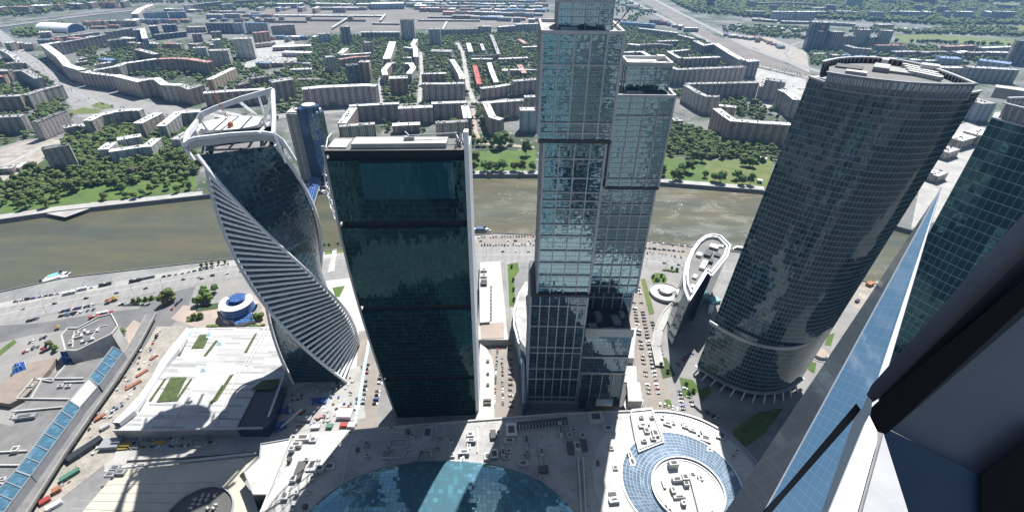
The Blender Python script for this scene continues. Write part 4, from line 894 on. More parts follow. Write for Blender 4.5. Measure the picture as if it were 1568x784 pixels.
for i, q in enumerate(beds):
    Q = ccw(G2(q, ZP)); MB().prism(Q, ZP + .03, ZP + .6).build('planting_bed', 'planting', T)
for q in [[(334, 522), (346, 520), (342, 532), (328, 533)], [(308, 562), (322, 561), (318, 572), (303, 574)], [(318, 507), (330, 506), (324, 518), (314, 519)], [(292, 503), (300, 503), (292, 520), (288, 520)]]:
    Q = [Vector(p) for p in ccw(G2(q, ZP))]; c = sum(Q, Vector((0, 0))) / 4; b = MB()
    for i in range(4): b.poly([(*Q[i], ZP + .05), (*Q[(i + 1) % 4], ZP + .05), (*c, ZP + 3)], 0, [(0, 0), (3, 0), (1.5, 3)])
    b.build('skylight', 'g_pale', T)
for pts in [((406, 502), (356, 590), (330, 650)), ((412, 502), (378, 560)), ((260, 655), (290, 600))]:
    MB().path([tuple(G(*p, ZP + .35)) for p in pts], 1.3, .6).build('low_wall', 'concrete_white', T)
# wavy white canopy along its left side
T = thing('wavy_canopy', 'long white twisting ribbon canopy along the left edge of the striped terrace', 'canopy', (-320, 310, 0))
L = [(286, 502), (262, 530), (243, 556), (232, 578), (214, 604), (192, 628), (172, 646)]; Rt = [(292, 504), (274, 533), (254, 558), (238, 584), (222, 608), (206, 628), (182, 647)]
b = MB()
for i in range(len(L) - 1):
    za, zb = 15 + 1.8 * math.sin(i * 1.5), 15 + 1.8 * math.sin((i + 1) * 1.5)
    b.poly([tuple(G(*L[i], za)), tuple(G(*L[i + 1], zb)), tuple(G(*Rt[i + 1], zb + 1)), tuple(G(*Rt[i], za + 1))])
    b.poly([tuple(G(*Rt[i], za + 1)), tuple(G(*Rt[i + 1], zb + 1)), (*G(*Rt[i + 1], zb)[:2], 0.1), (*G(*Rt[i], za)[:2], 0.1)])
    b.poly([tuple(G(*L[i + 1], zb)), tuple(G(*L[i], za)), (*G(*L[i], za)[:2], 0.1), (*G(*L[i + 1], zb)[:2], 0.1)])
b.build('canopy_shell', 'metal_white', T)
# glass hall between the terrace and the twisted tower
T = thing('glass_hall', 'dark blue glazed hall with a slanting white edge beam between the striped terrace and the twisted tower', 'building', (-215, 275, 0))
q = G2([(392, 597), (432, 592), (418, 640), (408, 655), (366, 655), (372, 640)], 11); hide_floor(q)
MB().prism(q, 0, 11, 0, 1).build('wall', ['g_navy', 'metal_dark'], T); MB().bar(tuple(G(438, 566, 13)), tuple(G(411, 638, 12)), 1.6, 1.4).build('edge_beam', 'metal_pale', T)
b = MB()
for i in range(9): b.bar(tuple(G(352 + i * 7.5, 644, 10.5)), tuple(G(348 + i * 7.5, 655, 8)), .4)
b.build('lower_roof_ribs', 'metal_grey', T)
# orphan: round blue cafe pavilion
T = thing('round_pavilion', 'round blue glass pavilion with a white crescent roof beside the river road', 'pavilion', (-295, 418, 0))
cc = G(367, 478, 0); hide_floor([(cc.x + 24 * math.cos(t), cc.y + 24 * math.sin(t)) for t in [i * .5 for i in range(13)]])
MB().disc(cc, 18.6, 0, 4, 30, 0, 0).build('base_ring', 'concrete_white', T)
b = MB(); N = 30
P0 = [(cc.x + 17 * math.cos(t), cc.y + 17 * math.sin(t)) for t in np.linspace(0, 2 * math.pi, N, endpoint=False)]; P1 = [(cc.x + 15 * math.cos(t), cc.y + 15 * math.sin(t)) for t in np.linspace(0, 2 * math.pi, N, endpoint=False)]
b.prism(P0, 4, 14, 0, 0, P1=P1); b.build('glass_drum', 'g_blue', T)
b = MB(); c0_ = (cc.x, cc.y)
for i in range(26):
    a, d = R(150) + R(270) * i / 26, R(150) + R(270) * (i + 1) / 26
    f_ = lambda r, a, z: (c0_[0] + r * math.cos(a), c0_[1] + r * math.sin(a), z)
    b.poly([f_(16.5, a, 14.6), f_(16.5, d, 14.6), f_(9.5, d, 15.6), f_(9.5, a, 15.6)]); b.poly([f_(16.5, a, 13.9), f_(16.5, d, 13.9), f_(16.5, d, 14.6), f_(16.5, a, 14.6)])
b.build('crescent_roof', 'metal_white', T)
MB().disc((cc.x + 1, cc.y + 3), 8, 14, 18, 18).build('upper_drum', 'g_blue', T)
q = G2([(356, 486), (384, 478), (391, 492), (360, 498)], 3); MB().prism(q, 0, 4.6, 0, 1).build('entrance_wing', ['concrete_white', 'g_blue'], T)
MB().prism(G2([(381, 470), (398, 463), (402, 478), (392, 488)], 4), 0, 4, 0, 0).build('side_terrace', 'sand', T)
MB().prism(G2([(333, 470), (340, 474), (350, 492), (340, 490)], 5), 0, 4.5, 0, 0).build('side_wing', 'concrete_white', T)

# ------------------------------------------------------------------ exhibition centre, far left
T = thing('exhibition_pavilion', 'angular grey pavilion with pointed prow roof and white edges, beside the left car park', 'pavilion', (-395, 355, 0))
z_ = 22; rp = G2([(95, 514), (104, 503), (120, 503), (150, 486), (171, 481), (181, 500), (171, 512), (140, 527), (119, 537), (101, 537)], z_)
bs = [(p[0] + (0), p[1]) for p in rp]; hide_floor(rp)
b = MB(); b.prism(ccw(rp), 0, z_, 0, 1); b.build('wall', ['panel_wall', 'roof_dark'], T)
b = MB(); ww = [G(125, 543, 0), G(186, 520, 0)]; A_, B_ = G(121, 536, 12), G(170, 514, 12)
for zz_ in (6, 10, 14): b.bar((*A_[:2], zz_), (*B_[:2], zz_), 1.0, .9)
b.build('window_band', 'vent_dark', T)
b = MB(); Q = ccw(rp); b.path([(*p, z_ + .5) for p in Q + Q[:1]], 1.0, 1.4)
b.path([tuple(G(*p, z_ + .4)) for p in ((111, 532), (114, 508), (152, 490))], .8, 1); b.path([tuple(G(*p, z_ + .4)) for p in ((130, 528), (153, 500), (164, 498))], .8, 1); b.build('roof_edge', 'concrete_white', T)
q = [G(171, 512, z_), G(181, 500, z_), G(197, 533, 0), G(190, 543, 0)]; b = MB(); b.poly([tuple(p) for p in q[::-1]], 0); b.poly([tuple(p) for p in q], 0); b.prism(G2([(172, 513), (180, 502), (186, 515), (178, 526)], 12), 0, 12); b.build('sloping_wall', 'concrete_white', T)
for (x, y, s) in [(120, 516, (8, 5, 2)), (135, 522, (10, 3, 2)), (127, 510, (6, 4, 3)), (143, 508, (9, 4, 1.5)), (110, 525, (3, 6, 2))]: unit(T, x, y, z_, s, 'vent_pale', .5)
b = MB(); P = [G(92, 538, 10), G(112, 538, 10), G(114, 552, 2), G(97, 559, 2)]; b.poly([tuple(p) for p in P[::-1]], 0, [(0, 0), (9, 0), (9, 6), (0, 6)]); b.poly([tuple(p) for p in P], 0, [(0, 0), (9, 0), (9, 6), (0, 6)]); b.build('glass_prow', 'g_blue', T)
T = thing('exhibition_hall', 'broad low grey flat-roofed exhibition hall divided by pale parapets at the left edge', 'building', (-420, 260, 0))
z_ = 12
hp = G2([(20, 652), (28, 628), (60, 585), (100, 560), (190, 540), (186, 545), (142, 600), (60, 710), (0, 784), (-40, 784), (-40, 640)], z_); hide_floor(hp)
MB().prism(hp, 0, z_, 0, 1).build('wall', ['w_panel', 'roof_dark'], T)
b = MB()
for L_ in [((26, 610), (110, 611)), ((20, 630), (108, 622)), ((52, 580), (128, 579)), ((100, 560), (80, 584), (52, 580), (26, 610)), ((-20, 693), (42, 690)), ((-20, 712), (34, 712)), ((-20, 740), (12, 740)), ((64, 582), (48, 610)), ((98, 585), (130, 584))]:
    b.path([tuple(G(*p, z_ + .8)) for p in L_], 1.0, 1.6)
b.build('parapet', 'concrete_white', T)
for (x, y, s) in [(94, 592, (4, 3, 2)), (106, 592, (4, 3, 2)), (48, 592, (4, 3, 2)), (40, 640, (16, 4, 3)), (26, 690, (5, 5, 3)), (20, 640, (3, 3, 2)), (118, 545, (12, 3, 1)), (6, 735, (4, 3, 2))]: unit(T, x, y, z_, s, 'vent_pale' if s[0] < 10 else 'metal_grey', .2)
T = thing('glass_gallery', 'long blue glass-roofed gallery with white ribs running down the left edge', 'gallery', (-400, 280, 0))
zg = 15
def gal(name, A_, B_, C_, D_, mt, n):
    # A,B near upper end (left,right), C,D lower end (right,left)
    P = G2([A_, B_, C_, D_], zg); hide_floor(P); MB().prism(P, 0, zg, 0, 1).build(name, ['metal_grey', mt], T)
    a, b_, c, d = [Vector(p) for p in P]; bb = MB()
    for i in range(n + 1):
        t = i / n; bb.bar((*a.lerp(d, t), zg + .3), (*b_.lerp(c, t), zg + .3), .5, .6)
    bb.bar((*a, zg + .3), (*d, zg + .3), .8, .8); bb.bar((*b_, zg + .3), (*c, zg + .3), .5, .6); bb.build('roof_rib', 'metal_grey', T)
gal('gallery_bay', (173, 531), (189, 539), (152, 590), (137, 578), 'g_sky', 4)
gal('gallery_link', (137, 579), (150, 592), (122, 624), (107, 612), 'concrete_white', 1)
gal('gallery_bay', (106, 613), (123, 625), (48, 728), (25, 720), 'g_sky', 6)
gal('gallery_bay', (24, 721), (47, 729), (-10, 806), (-40, 790), 'g_sky', 4)
T = thing('pyramid_skylight', 'blue glass pyramid skylight on the brown terrace at the left edge', 'skylight', tuple(G(28, 563, 6)))
plain('brown_deck', (0.27, 0.22, 0.18), .9, col2=(.2, .17, .15), scale=.1)
q = G2([(-30, 612), (8, 585), (40, 556), (86, 548), (76, 565), (40, 605), (15, 618)], 5); MB().prism(q, 0, 5, 0, 0).build('terrace', 'brown_deck', T); hide_floor(q)
Q = [G(18, 562, 5.2), G(18, 574, 5.2), G(41, 565, 5.2), G(37, 553, 5.2)]; c = sum(Q, Vector()) / 4 + Vector((0, 0, 6)); b = MB()
for i in range(4): b.poly([tuple(Q[i]), tuple(Q[(i + 1) % 4]), tuple(c)], 0, [(0, 0), (9, 0), (4.5, 6)])
b.build('glass_pyramid', 'g_blue', T)
T = thing('elevated_rail_tube', 'long grey elevated concrete rail viaduct running diagonally beside the glass gallery', 'viaduct', (-330, 260, 0))
c1 = [tuple(G(*p, 6)) for p in ((232, 482), (206, 530), (178, 574), (130, 640), (85, 705), (30, 790), (0, 840))]
b = MB(); b.path(c1, 9, 2.2); b.build('deck', 'embank_stone', T)
b = MB()
for sg in (-1, 1): b.path([(x + sg * 3.9, y + sg * 2.2, z + 1.4) for x, y, z in c1], .5, 1.4)
b.build('side_wall', 'concrete', T)
for t in range(12):
    k = t / 12 * (len(c1) - 1); i = int(k); p = Vector(c1[i]).lerp(Vector(c1[i + 1]), k - i); MB().box((p.x, p.y, 0), (2.5, 3.5, 4.8), .6).build('pier', 'concrete', T)

# ------------------------------------------------------------------ low buildings between the towers
T = thing('long_podium_roof', 'long low beige and pink roofed building between the dark slab and the stepped towers', 'building', (-28, 440, 0))
q = G2([(735, 402), (766, 400), (778, 520), (732, 520)], 8); hide_floor(q); MB().prism(q, 0, 8, 0, 1).build('wall', ['concrete', 'concrete_white'], T)
MB().prism(G2([(736, 496), (771, 494), (772, 518), (737, 519)], 8), 8.02, 8.5).build('pink_deck', 'pink_paving', T)
b = MB(); b.prism(G2([(734, 430), (749, 430), (750, 496), (735, 497)], 8), 8.02, 11, 0, 1); b.build('raised_hall', ['concrete_white', 'concrete_white'], T)
for y in (415, 424, 433, 436): unit(T, 741, y, 8.1 if y < 430 else 11, (7, 5, 3), 'vent_dark' if y > 425 else 'metal_pale')
b = MB()
for i in range(11): b.box((*G(752, 440 + i * 5, 8)[:2], 8.05), (1.2, 2, 2))
b.build('vent_row', 'metal_dark', T)
T = thing('curved_podium', 'white curved podium roof with round vents at the foot of the dark slab tower', 'podium', (-22, 320, 0))
q = G2([(735, 526), (745, 533), (754, 548), (757, 570), (757, 640), (728, 645)], 7); hide_floor(q); MB().prism(q, 0, 7, 0, 0).build('roof', 'concrete_white', T)
for x, y in ((747, 554), (747, 573), (747, 590)): unit(T, x, y, 7, (2.4, 2.4, 1.5), 'vent_dark')
b = MB()
for i in range(6): b.box((*G(742 + (i % 3) * 4, 614 + (i // 3) * 5, 7)[:2], 7.02), (2, 2, 2))
b.build('condenser_bank', 'vent_dark', T)
T = thing('white_podium', 'stepped white podium block with plant on its roof right of the lower stepped tower', 'podium', (100, 310, 0))
hide_floor(G2([(955, 520), (985, 520), (985, 640), (950, 640)], 0))
for (q, z) in (([(962, 520), (970, 520), (971, 548), (958, 548)], 8), ([(954, 560), (974, 560), (976, 585), (956, 585)], 10), ([(960, 585), (980, 585), (984, 614), (962, 614)], 13), ([(950, 610), (986, 612), (980, 632), (960, 630)], 5)):
    MB().prism(G2(q, z), 0, z, 0, 0).build('block', 'concrete_white', T)
T = thing('spiral_ramp', 'round white drum inside a spiral parking ramp by the river road', 'ramp', tuple(G(1019, 450, 0)))
p = G(1019, 450, 0); MB().disc(p, 7.5, 0, 7, 24, 0, 1).build('drum', ['metal_grey', 'metal_white'], T)
hide_floor([(p.x + 20 * math.cos(t), p.y + 20 * math.sin(t)) for t in [i * .5 for i in range(13)]])
b = MB(); n = 30
for i in range(n):
    a, d = R(20) + R(300) * i / n, R(20) + R(300) * (i + 1) / n
    f_ = lambda r, a, z: (p.x + r * math.cos(a), p.y + r * math.sin(a), z)
    za, zb = 1 + 3 * i / n, 1 + 3 * (i + 1) / n
    b.poly([f_(18, a, za), f_(18, d, zb), f_(9.5, d, zb), f_(9.5, a, za)]); b.poly([f_(18, a, 0), f_(18, d, 0), f_(18, d, zb), f_(18, a, za)])
    b.bar(f_(18, a, za + .5), f_(18, d, zb + .5), .5, 1.1)
b.build('ramp_slab', 'concrete_white', T)
pts = [(1040, 458), (1020, 480), (1008, 505), (1004, 530), (1010, 560)]
MB().path([tuple(G(*q, 2)) for q in pts], 9, 1).build('approach_ramp', 'concrete', T); MB().path([tuple(G(q[0] - 6, q[1], 3)) for q in pts], .6, 1.4).build('parapet', 'concrete_white', T)
T = thing('round_kiosk', 'small round beige pavilion with ring terrace right of the huge curved tower', 'kiosk', tuple(G(1254, 542, 0)))
p = G(1254, 544, 0); MB().disc(p, 7, 0, 4, 20, 0, 1).build('drum', ['concrete_white', 'pink_paving'], T); MB().disc(p, 10, 0, .8, 24).build('terrace', 'concrete_white', T)
# ------------------------------------------------------------------ city blocks traced one by one (roof line in the photo, height, width)
vent_m = MB().box((0, 0, 0), (2.2, 3.0, 2.2)).mesh('chimney', ['vent_dark']); vent_p = MB().box((0, 0, 0), (3.0, 4.0, 2.6)).mesh('chimney', ['vent_pale'])
ALLB = []
def block(label, px, h, w, wm='w_beige', rm='roof_white', cat='apartment block', name='apartment_block', chim=3, world=False, seed=None, group=None):
    rr = random.Random(seed or (int(px[0][0] * 7 + px[0][1] * 13)))
    w *= 1.12; P = [tuple(p[:2]) for p in px] if world else G2(px, h); L, Rr = strip(P, w); poly = L + Rr[::-1]
    if area(poly) < 0: poly = poly[::-1]
    c = (sum(p[0] for p in P) / len(P), sum(p[1] for p in P) / len(P), 0)
    T = thing(name, label, cat, c, group); FOOT.append(poly); ALLB.append((T, c, h))
    b = MB(); b.prism(poly, 0, h, 0, 0, u0=rr.uniform(0, 50)); b.build('wall', [wm], T)
    b = MB(); b.prism(poly, h + .01, h + .9, 0); b.path([(*p, h + 1.2) for p in poly + poly[:1]], .6, .7)
    tot = sum(math.dist(P[i], P[i + 1]) for i in range(len(P) - 1)); step = 9
    for i in range(len(P) - 1):
        a, q = Vector(P[i]), Vector(P[i + 1]); l = (q - a).length; d = (q - a).normalized(); n = Vector((-d.y, d.x)); k = int(l / step)
        for j in range(k):
            if rr.random() < .25: continue
            s = a + d * ((j + rr.random()) * step) + n * rr.uniform(-.32, .32) * w; an = math.atan2(d.y, d.x)
            b.box((s.x, s.y, h + .9), (rr.uniform(1, 3.4), rr.uniform(1, 2.6), rr.uniform(.8, 2.2)), an, rr.choice((1, 1, 2)))
    ro = b.build('roof', [rm, 'vent_dark', 'vent_pale'], T)
    for i in range(chim):
        k = rr.random() * (len(P) - 1); j = min(int(k), len(P) - 2); s = Vector(P[j]).lerp(Vector(P[j + 1]), k - j)
        o = bpy.data.objects.new('chimney', rr.choice((vent_m, vent_p))); COL.objects.link(o); o.parent = ro; o.location = (s.x - c[0], s.y - c[1], h + .9)
    return T
B = block
# avenue, left end
B('long pale-roofed apartment block lining the near side of the wide avenue at the upper left', [(93, 65), (68, 69), (92, 87), (104, 101), (127, 108)], 36, 16, 'w_grey')
B('long slate-walled apartment block with a row of roof vents behind the leafy court at the upper left', [(94, 66), (128, 60), (161, 54)], 34, 14, 'w_blue', 'roof_grey')
B('white-roofed V-shaped block coming to a point at the avenue corner', [(175, 103), (130, 111), (176, 117)], 34, 13, 'w_brown')
B('tall brown corner-to-corner apartment block zigzagging along the avenue', [(177, 116), (213, 125), (228, 122), (240, 121), (252, 130), (278, 131)], 38, 15, 'w_beige')
B('stepped yellowish end block at the avenue bend beside the zigzag block', [(278, 131), (291, 136), (308, 131)], 36, 16, 'w_pale', 'roof_grey')
B('white-roofed rear block behind the zigzag avenue block', [(177, 103), (190, 98), (240, 91)], 32, 14, 'w_blue')
B('block with a pink metal roof at the end of the rear row', [(243, 91), (268, 90), (290, 91), (322, 96)], 36, 18, 'w_beige', 'roof_pink')
B('slanting slab with a bright white roof below the striped office towers', [(320, 123), (358, 105)], 28, 13, 'w_beige')
B('long brown block right behind the white crown of the twisted tower', [(312, 143), (341, 141), (405, 137)], 32, 15, 'w_brown', 'roof_white')
B('ornate dark brown block with towers on its corners above the twisted tower crown', [(414, 126), (447, 121)], 44, 26, 'w_brown', 'roof_grey', chim=6)
B('low brown hall with a steep roof behind the crown of the twisted tower', [(362, 131), (380, 127)], 18, 18, 'w_brown', 'roof_dark', name='hall', cat='hall')
B('dark brick warehouse beside the brown hall', [(384, 121), (410, 117)], 20, 18, 'w_brown', 'roof_dark', name='warehouse', cat='warehouse')
# avenue, centre
B('longest dark apartment block on the far side of the avenue with vertical window bays', [(462, 137), (490, 134), (560, 131), (576, 132)], 44, 18, 'w_grey')
B('tall square-fronted block with pinnacles standing between two leafy lanes', [(596, 120), (624, 119)], 44, 22, 'w_brown', chim=6)
B('short white-roofed wing leading back from the square-fronted block, left side', [(590, 116), (588, 108), (597, 98), (605, 97)], 24, 13, 'w_pale')
B('short white-roofed wing leading back from the square-fronted block, right side', [(626, 114), (633, 105), (629, 98), (619, 98)], 24, 13, 'w_pale')
B('broad avenue block with a flat front right of the two leafy lanes', [(647, 129), (680, 129), (711, 128)], 40, 16, 'w_beige', 'roof_grey')
B('narrow white-roofed wing stepping back from the broad avenue block', [(708, 122), (706, 115), (699, 103), (692, 92)], 30, 13, 'w_pale')
B('small white-roofed cross wing inside the court of the broad avenue block', [(645, 114), (683, 113)], 28, 12, 'w_brown')
B('white-roofed block on the near side of the avenue, left part of the long terrace', [(535, 163), (572, 161), (611, 159)], 34, 13, 'w_blue')
B('white-roofed middle section of the long terrace on the near side of the avenue', [(610, 166), (662, 164)], 34, 14, 'w_grey')
B('white-roofed right section of the long terrace on the near side of the avenue', [(661, 159), (714, 157)], 36, 14, 'w_grey')
B('slanting wing closing the left court of the long terrace', [(541, 166), (524, 190)], 34, 15, 'w_grey', 'roof_white')
B('grey-roofed front block closing the left court of the long terrace', [(520, 194), (574, 190)], 34, 13, 'w_pale', 'roof_grey')
B('narrow wing on the right end of the long terrace', [(712, 163), (716, 182)], 36, 14, 'w_pale')
B('grey-roofed front block right behind the roof of the dark slab tower', [(667, 189), (716, 186)], 34, 13, 'w_pale', 'roof_grey')
B('small brick school with a white roof and dark portico in the courtyard', [(601, 192), (643, 190)], 16, 15, 'w_brown', cat='school', name='school_building', chim=2)
B('white-roofed corner block with its long side turned to the leafy lane', [(797, 154), (744, 158), (754, 180), (768, 184)], 36, 13, 'w_grey')
B('narrow white-roofed block half hidden behind the higher stepped tower', [(803, 149), (824, 148)], 38, 14, 'w_blue')
B('pale high block with a bright roof just left of the stepped tower', [(796, 168), (824, 168)], 44, 20, 'w_lblue')
B('low avenue block between the red roof and the pink roof', [(736, 136), (757, 134), (780, 130)], 26, 14, 'w_beige')
B('grey avenue block left of the higher stepped tower', [(785, 125), (822, 122)], 36, 16, 'w_grey', 'roof_grey')
B('narrow house with a bright red metal roof among trees', [(727, 101), (734, 130)], 18, 11, 'w_beige', 'roof_red', cat='house', name='apartment_house')
B('narrow white-roofed house among trees right of the red roof', [(749, 97), (753, 110), (760, 127)], 18, 11, 'w_beige', cat='house', name='apartment_house')
B('short house with a pink roof among trees left of the stepped tower', [(795, 100), (803, 113)], 18, 13, 'w_brown', 'roof_pink', cat='house', name='apartment_house')
B('white-roofed house at the left of the far tree-filled quarter', [(717, 67), (721, 80)], 18, 13, 'w_beige', cat='house', name='apartment_house')
B('tiny white-roofed house in the middle of the far tree-filled quarter', [(737, 68), (741, 78)], 16, 9, 'w_beige', cat='house', name='apartment_house')
B('white-roofed house bending down the right of the far tree-filled quarter', [(752, 54), (757, 66), (764, 84)], 18, 10, 'w_beige', 'roof_grey', cat='house', name='apartment_house')
B('low grey wall-like block closing the far tree-filled quarter', [(719, 87), (764, 85)], 16, 10, 'w_grey', 'roof_dark')
B('low white-roofed row behind the red roofed house, left piece', [(722, 91), (754, 91)], 16, 12, 'w_beige')
B('low white-roofed row behind the pink roofed house, right piece', [(764, 91), (808, 89)], 16, 12, 'w_beige')
B('grey rectangular block in the trees with a white roof edge', [(800, 73), (822, 72)], 16, 12, 'w_grey', cat='house', name='apartment_house')
B('reddish low house in the trees near the stepped tower top', [(795, 61), (806, 68)], 14, 14, 'w_brown', 'roof_pink', cat='house', name='apartment_house')
B('long low blue-grey slab at the rail yard edge, centre', [(675, 46), (732, 45)], 26, 13, 'w_blue', 'roof_grey')
B('long low blue-grey slab at the rail yard edge, left of the black striped tower', [(553, 50), (612, 50)], 26, 13, 'w_blue', 'roof_white')
B('white-topped slab at the rail yard edge, right of centre', [(732, 41), (752, 41)], 30, 14, 'w_blue')
B('broad slab at the rail yard edge beside the white-topped one', [(763, 42), (788, 40)], 30, 16, 'w_grey')
B('blue-walled slab at the rail yard edge just left of the stepped tower', [(788, 38), (824, 37)], 32, 14, 'w_blue')
B('slender black and white striped high-rise in front of the rail yard', [(613, 31), (634, 31)], 72, 24, 'w_stripe', 'roof_dark', cat='tower block', name='tower_block')
B('pale blue high-rise right of the striped one', [(656, 45), (674, 45)], 58, 22, 'w_lblue', 'roof_grey', cat='tower block', name='tower_block')
B('dark slab high-rise with a pale end wall left of the rail yard slabs', [(521, 42), (534, 41)], 62, 20, 'w_dark', 'roof_grey', cat='tower block', name='tower_block')
B('squat white tower near the rail yard', [(487, 53), (505, 52)], 34, 18, 'w_lblue', 'roof_grey', cat='tower block', name='tower_block')
B('grey ribbed tower among trees left of the twin dark towers', [(498, 88), (512, 87)], 46, 22, 'w_panel', 'roof_grey', cat='tower block', name='tower_block')
B('dark blue half of the twin towers behind the long dark avenue block', [(530, 101), (548, 99)], 54, 20, 'w_dkblue', 'roof_dark', cat='tower block', name='tower_block')
B('brown half of the twin towers behind the long dark avenue block', [(550, 95), (566, 95)], 58, 24, 'w_brown', 'roof_grey', cat='tower block', name='tower_block')
B('low block with a red-ended roof behind the twin towers', [(518, 92), (545, 88), (566, 87)], 28, 15, 'w_brown', 'roof_pink')
B('grey block rising behind the twin towers', [(558, 65), (566, 66)], 44, 18, 'w_grey', 'roof_grey', cat='tower block', name='tower_block')
B('slanted white-roofed wing behind the red-ended roof', [(530, 75), (521, 83)], 24, 15, 'w_pale')
B('long grey-fronted court block behind the twin towers', [(521, 85), (568, 82)], 26, 12, 'w_grey', 'roof_white')
B('white-roofed wedge-shaped house row leading away between two lanes', [(601, 65), (597, 78), (592, 91)], 22, 20, 'w_pale')
B('white-roofed zigzag house row right of the wedge-shaped row', [(637, 61), (632, 69), (636, 75), (637, 88)], 22, 13, 'w_pale')
B('short white cross house in the zigzag row', [(619, 73), (635, 75)], 20, 12, 'w_pale', cat='house', name='apartment_house')
B('small white-roofed house deep in the lane court', [(618, 89), (630, 89)], 18, 12, 'w_pale', cat='house', name='apartment_house')
B('round-cornered metal-roofed market hall with grey vaults', [(660, 78), (692, 79)], 14, 34, 'w_grey', 'roof_grey', cat='market hall', name='market_hall')
B('low white-roofed school in the trees beside the ribbed tower', [(445, 107), (477, 106)], 14, 14, 'w_pale', cat='school', name='school_building')
B('long thin grey-roofed building in the trees below the ribbed tower', [(456, 122), (494, 122)], 10, 12, 'w_grey', 'roof_grey')
# upper left offices
B('tallest white-gridded office slab at the upper left', [(357, 60), (386, 59)], 60, 30, 'w_white', 'roof_grey', cat='office block', name='office_block')
B('white-gridded office block left of the tallest one', [(320, 78), (350, 77)], 46, 26, 'w_white', 'roof_grey', cat='office block', name='office_block')
B('white-gridded office block set furthest back of the three', [(325, 62), (337, 61)], 46, 22, 'w_white', 'roof_white', cat='office block', name='office_block')
B('low white-gridded office wing on the left of the group', [(296, 74), (316, 73)], 30, 22, 'w_white', 'roof_grey', cat='office block', name='office_block')
B('brown windowless slab beside the tallest office slab', [(387, 51), (411, 49)], 36, 22, 'w_brown', 'roof_pink', cat='office block', name='office_block')
B('grey-beige slab with a white ribbed end right of the brown slab', [(414, 40), (450, 38)], 36, 24, 'w_panel', 'roof_grey', cat='office block', name='office_block')
B('long dark blue slab behind the office group', [(316, 36), (356, 36)], 36, 18, 'w_dkblue', 'roof_grey', cat='office block', name='office_block')
B('pale blank slab right of the long dark blue one', [(358, 36), (372, 36)], 36, 18, 'w_lblue', 'roof_grey', cat='office block', name='office_block')
B('striped glass slab behind the brown slab', [(376, 36), (410, 36)], 36, 18, 'w_stripe', 'roof_blue', cat='office block', name='office_block')
B('beige double-roofed hall behind the office group', [(286, 42), (316, 41)], 18, 36, 'w_pale', 'sand', cat='hall', name='hall')
B('brown tall-windowed house beneath the beige hall', [(293, 53), (308, 52)], 26, 20, 'w_brown', 'roof_grey')
B('ochre block between the beige hall and the office group', [(322, 50), (338, 49)], 26, 18, 'w_beige', 'roof_grey')
B('low white-roofed depot with a dark front right of the tallest office slab', [(434, 80), (477, 81)], 12, 26, 'w_white', 'roof_white', cat='depot', name='depot', chim=5)
B('wide white-roofed depot behind the dark-fronted one', [(418, 72), (476, 70)], 12, 30, 'w_grey', 'roof_white', cat='depot', name='depot', chim=5)
B('low L-shaped hall near the office group', [(390, 68), (420, 65)], 12, 24, 'w_pale', 'roof_grey', cat='depot', name='depot')
B('white slab standing with blue windows at the river bend station', [(205, 47), (218, 45), (222, 60)], 40, 14, 'w_bluewhite', cat='office block', name='office_block')
B('blue glass slab right of the station slabs', [(230, 41), (238, 40)], 40, 22, 'w_dkblue', cat='office block', name='office_block')
B('dark blue cube behind the court blocks at the upper left', [(248, 39), (270, 38)], 34, 18, 'w_dkblue', 'roof_grey', cat='office block', name='office_block')
B('low dark blue wall-like slab beneath the dark cube', [(236, 54), (284, 49)], 18, 12, 'w_dkblue', 'roof_grey', cat='office block', name='office_block')
B('slate court block at the upper left with a dark front', [(165, 63), (192, 60)], 32, 16, 'w_blue', 'roof_grey')
B('brown gabled house in the upper-left court', [(188, 58), (204, 60)], 24, 18, 'w_brown', 'roof_white')
B('grey flat-roofed block left of the station slabs', [(162, 50), (200, 44)], 28, 18, 'w_blue', 'roof_grey')
B('red-brown block facing the small court garden', [(210, 76), (240, 84)], 26, 16, 'w_brown', 'roof_grey')
B('low white kindergarten in the upper-left court, front wing', [(115, 97), (134, 94)], 8, 10, 'w_pale', cat='kindergarten', name='kindergarten')
B('low white kindergarten in the upper-left court, rear wing', [(122, 91), (132, 89)], 8, 12, 'w_pale', cat='kindergarten', name='kindergarten')
B('white low wing with dormers behind the V-shaped block', [(145, 100), (170, 96)], 16, 11, 'w_pale')
B('pale vaulted-roof wing behind the V-shaped block', [(154, 90), (174, 93)], 16, 20, 'w_lblue', 'roof_blue')
B('long blue slab by the bridge at the river bend, left half', [(218, 21), (255, 19)], 26, 16, 'w_bluewhite', 'roof_blue')
B('long blue slab by the bridge at the river bend, right half', [(257, 19), (284, 18)], 26, 16, 'w_bluewhite', 'roof_white')
B('long brown-blue housing slab at the very top left', [(282, 9), (337, 3)], 30, 14, 'w_blue', 'roof_white')
B('blue-green school-like block right of the housing slab at the top left', [(338, 8), (357, 6)], 22, 24, 'w_lblue', 'roof_grey')
B('long dark housing slab at the top left of the rail yard', [(357, 3), (385, 1), (430, -2)], 26, 14, 'w_blue', 'roof_grey')
B('white crescent-roofed building on the bridge approach', [(206, 22), (216, 14), (232, 8)], 16, 24, 'w_pale', 'roof_white', cat='station', name='station_building')
B('small pale station head building beside the river trees', [(60, 50), (78, 49)], 18, 26, 'w_pale', 'roof_white', cat='station', name='station_building')
B('long grey station wing below the arched train shed', [(84, 58), (110, 55), (150, 50)], 16, 18, 'w_grey', 'roof_grey', cat='station', name='station_building')
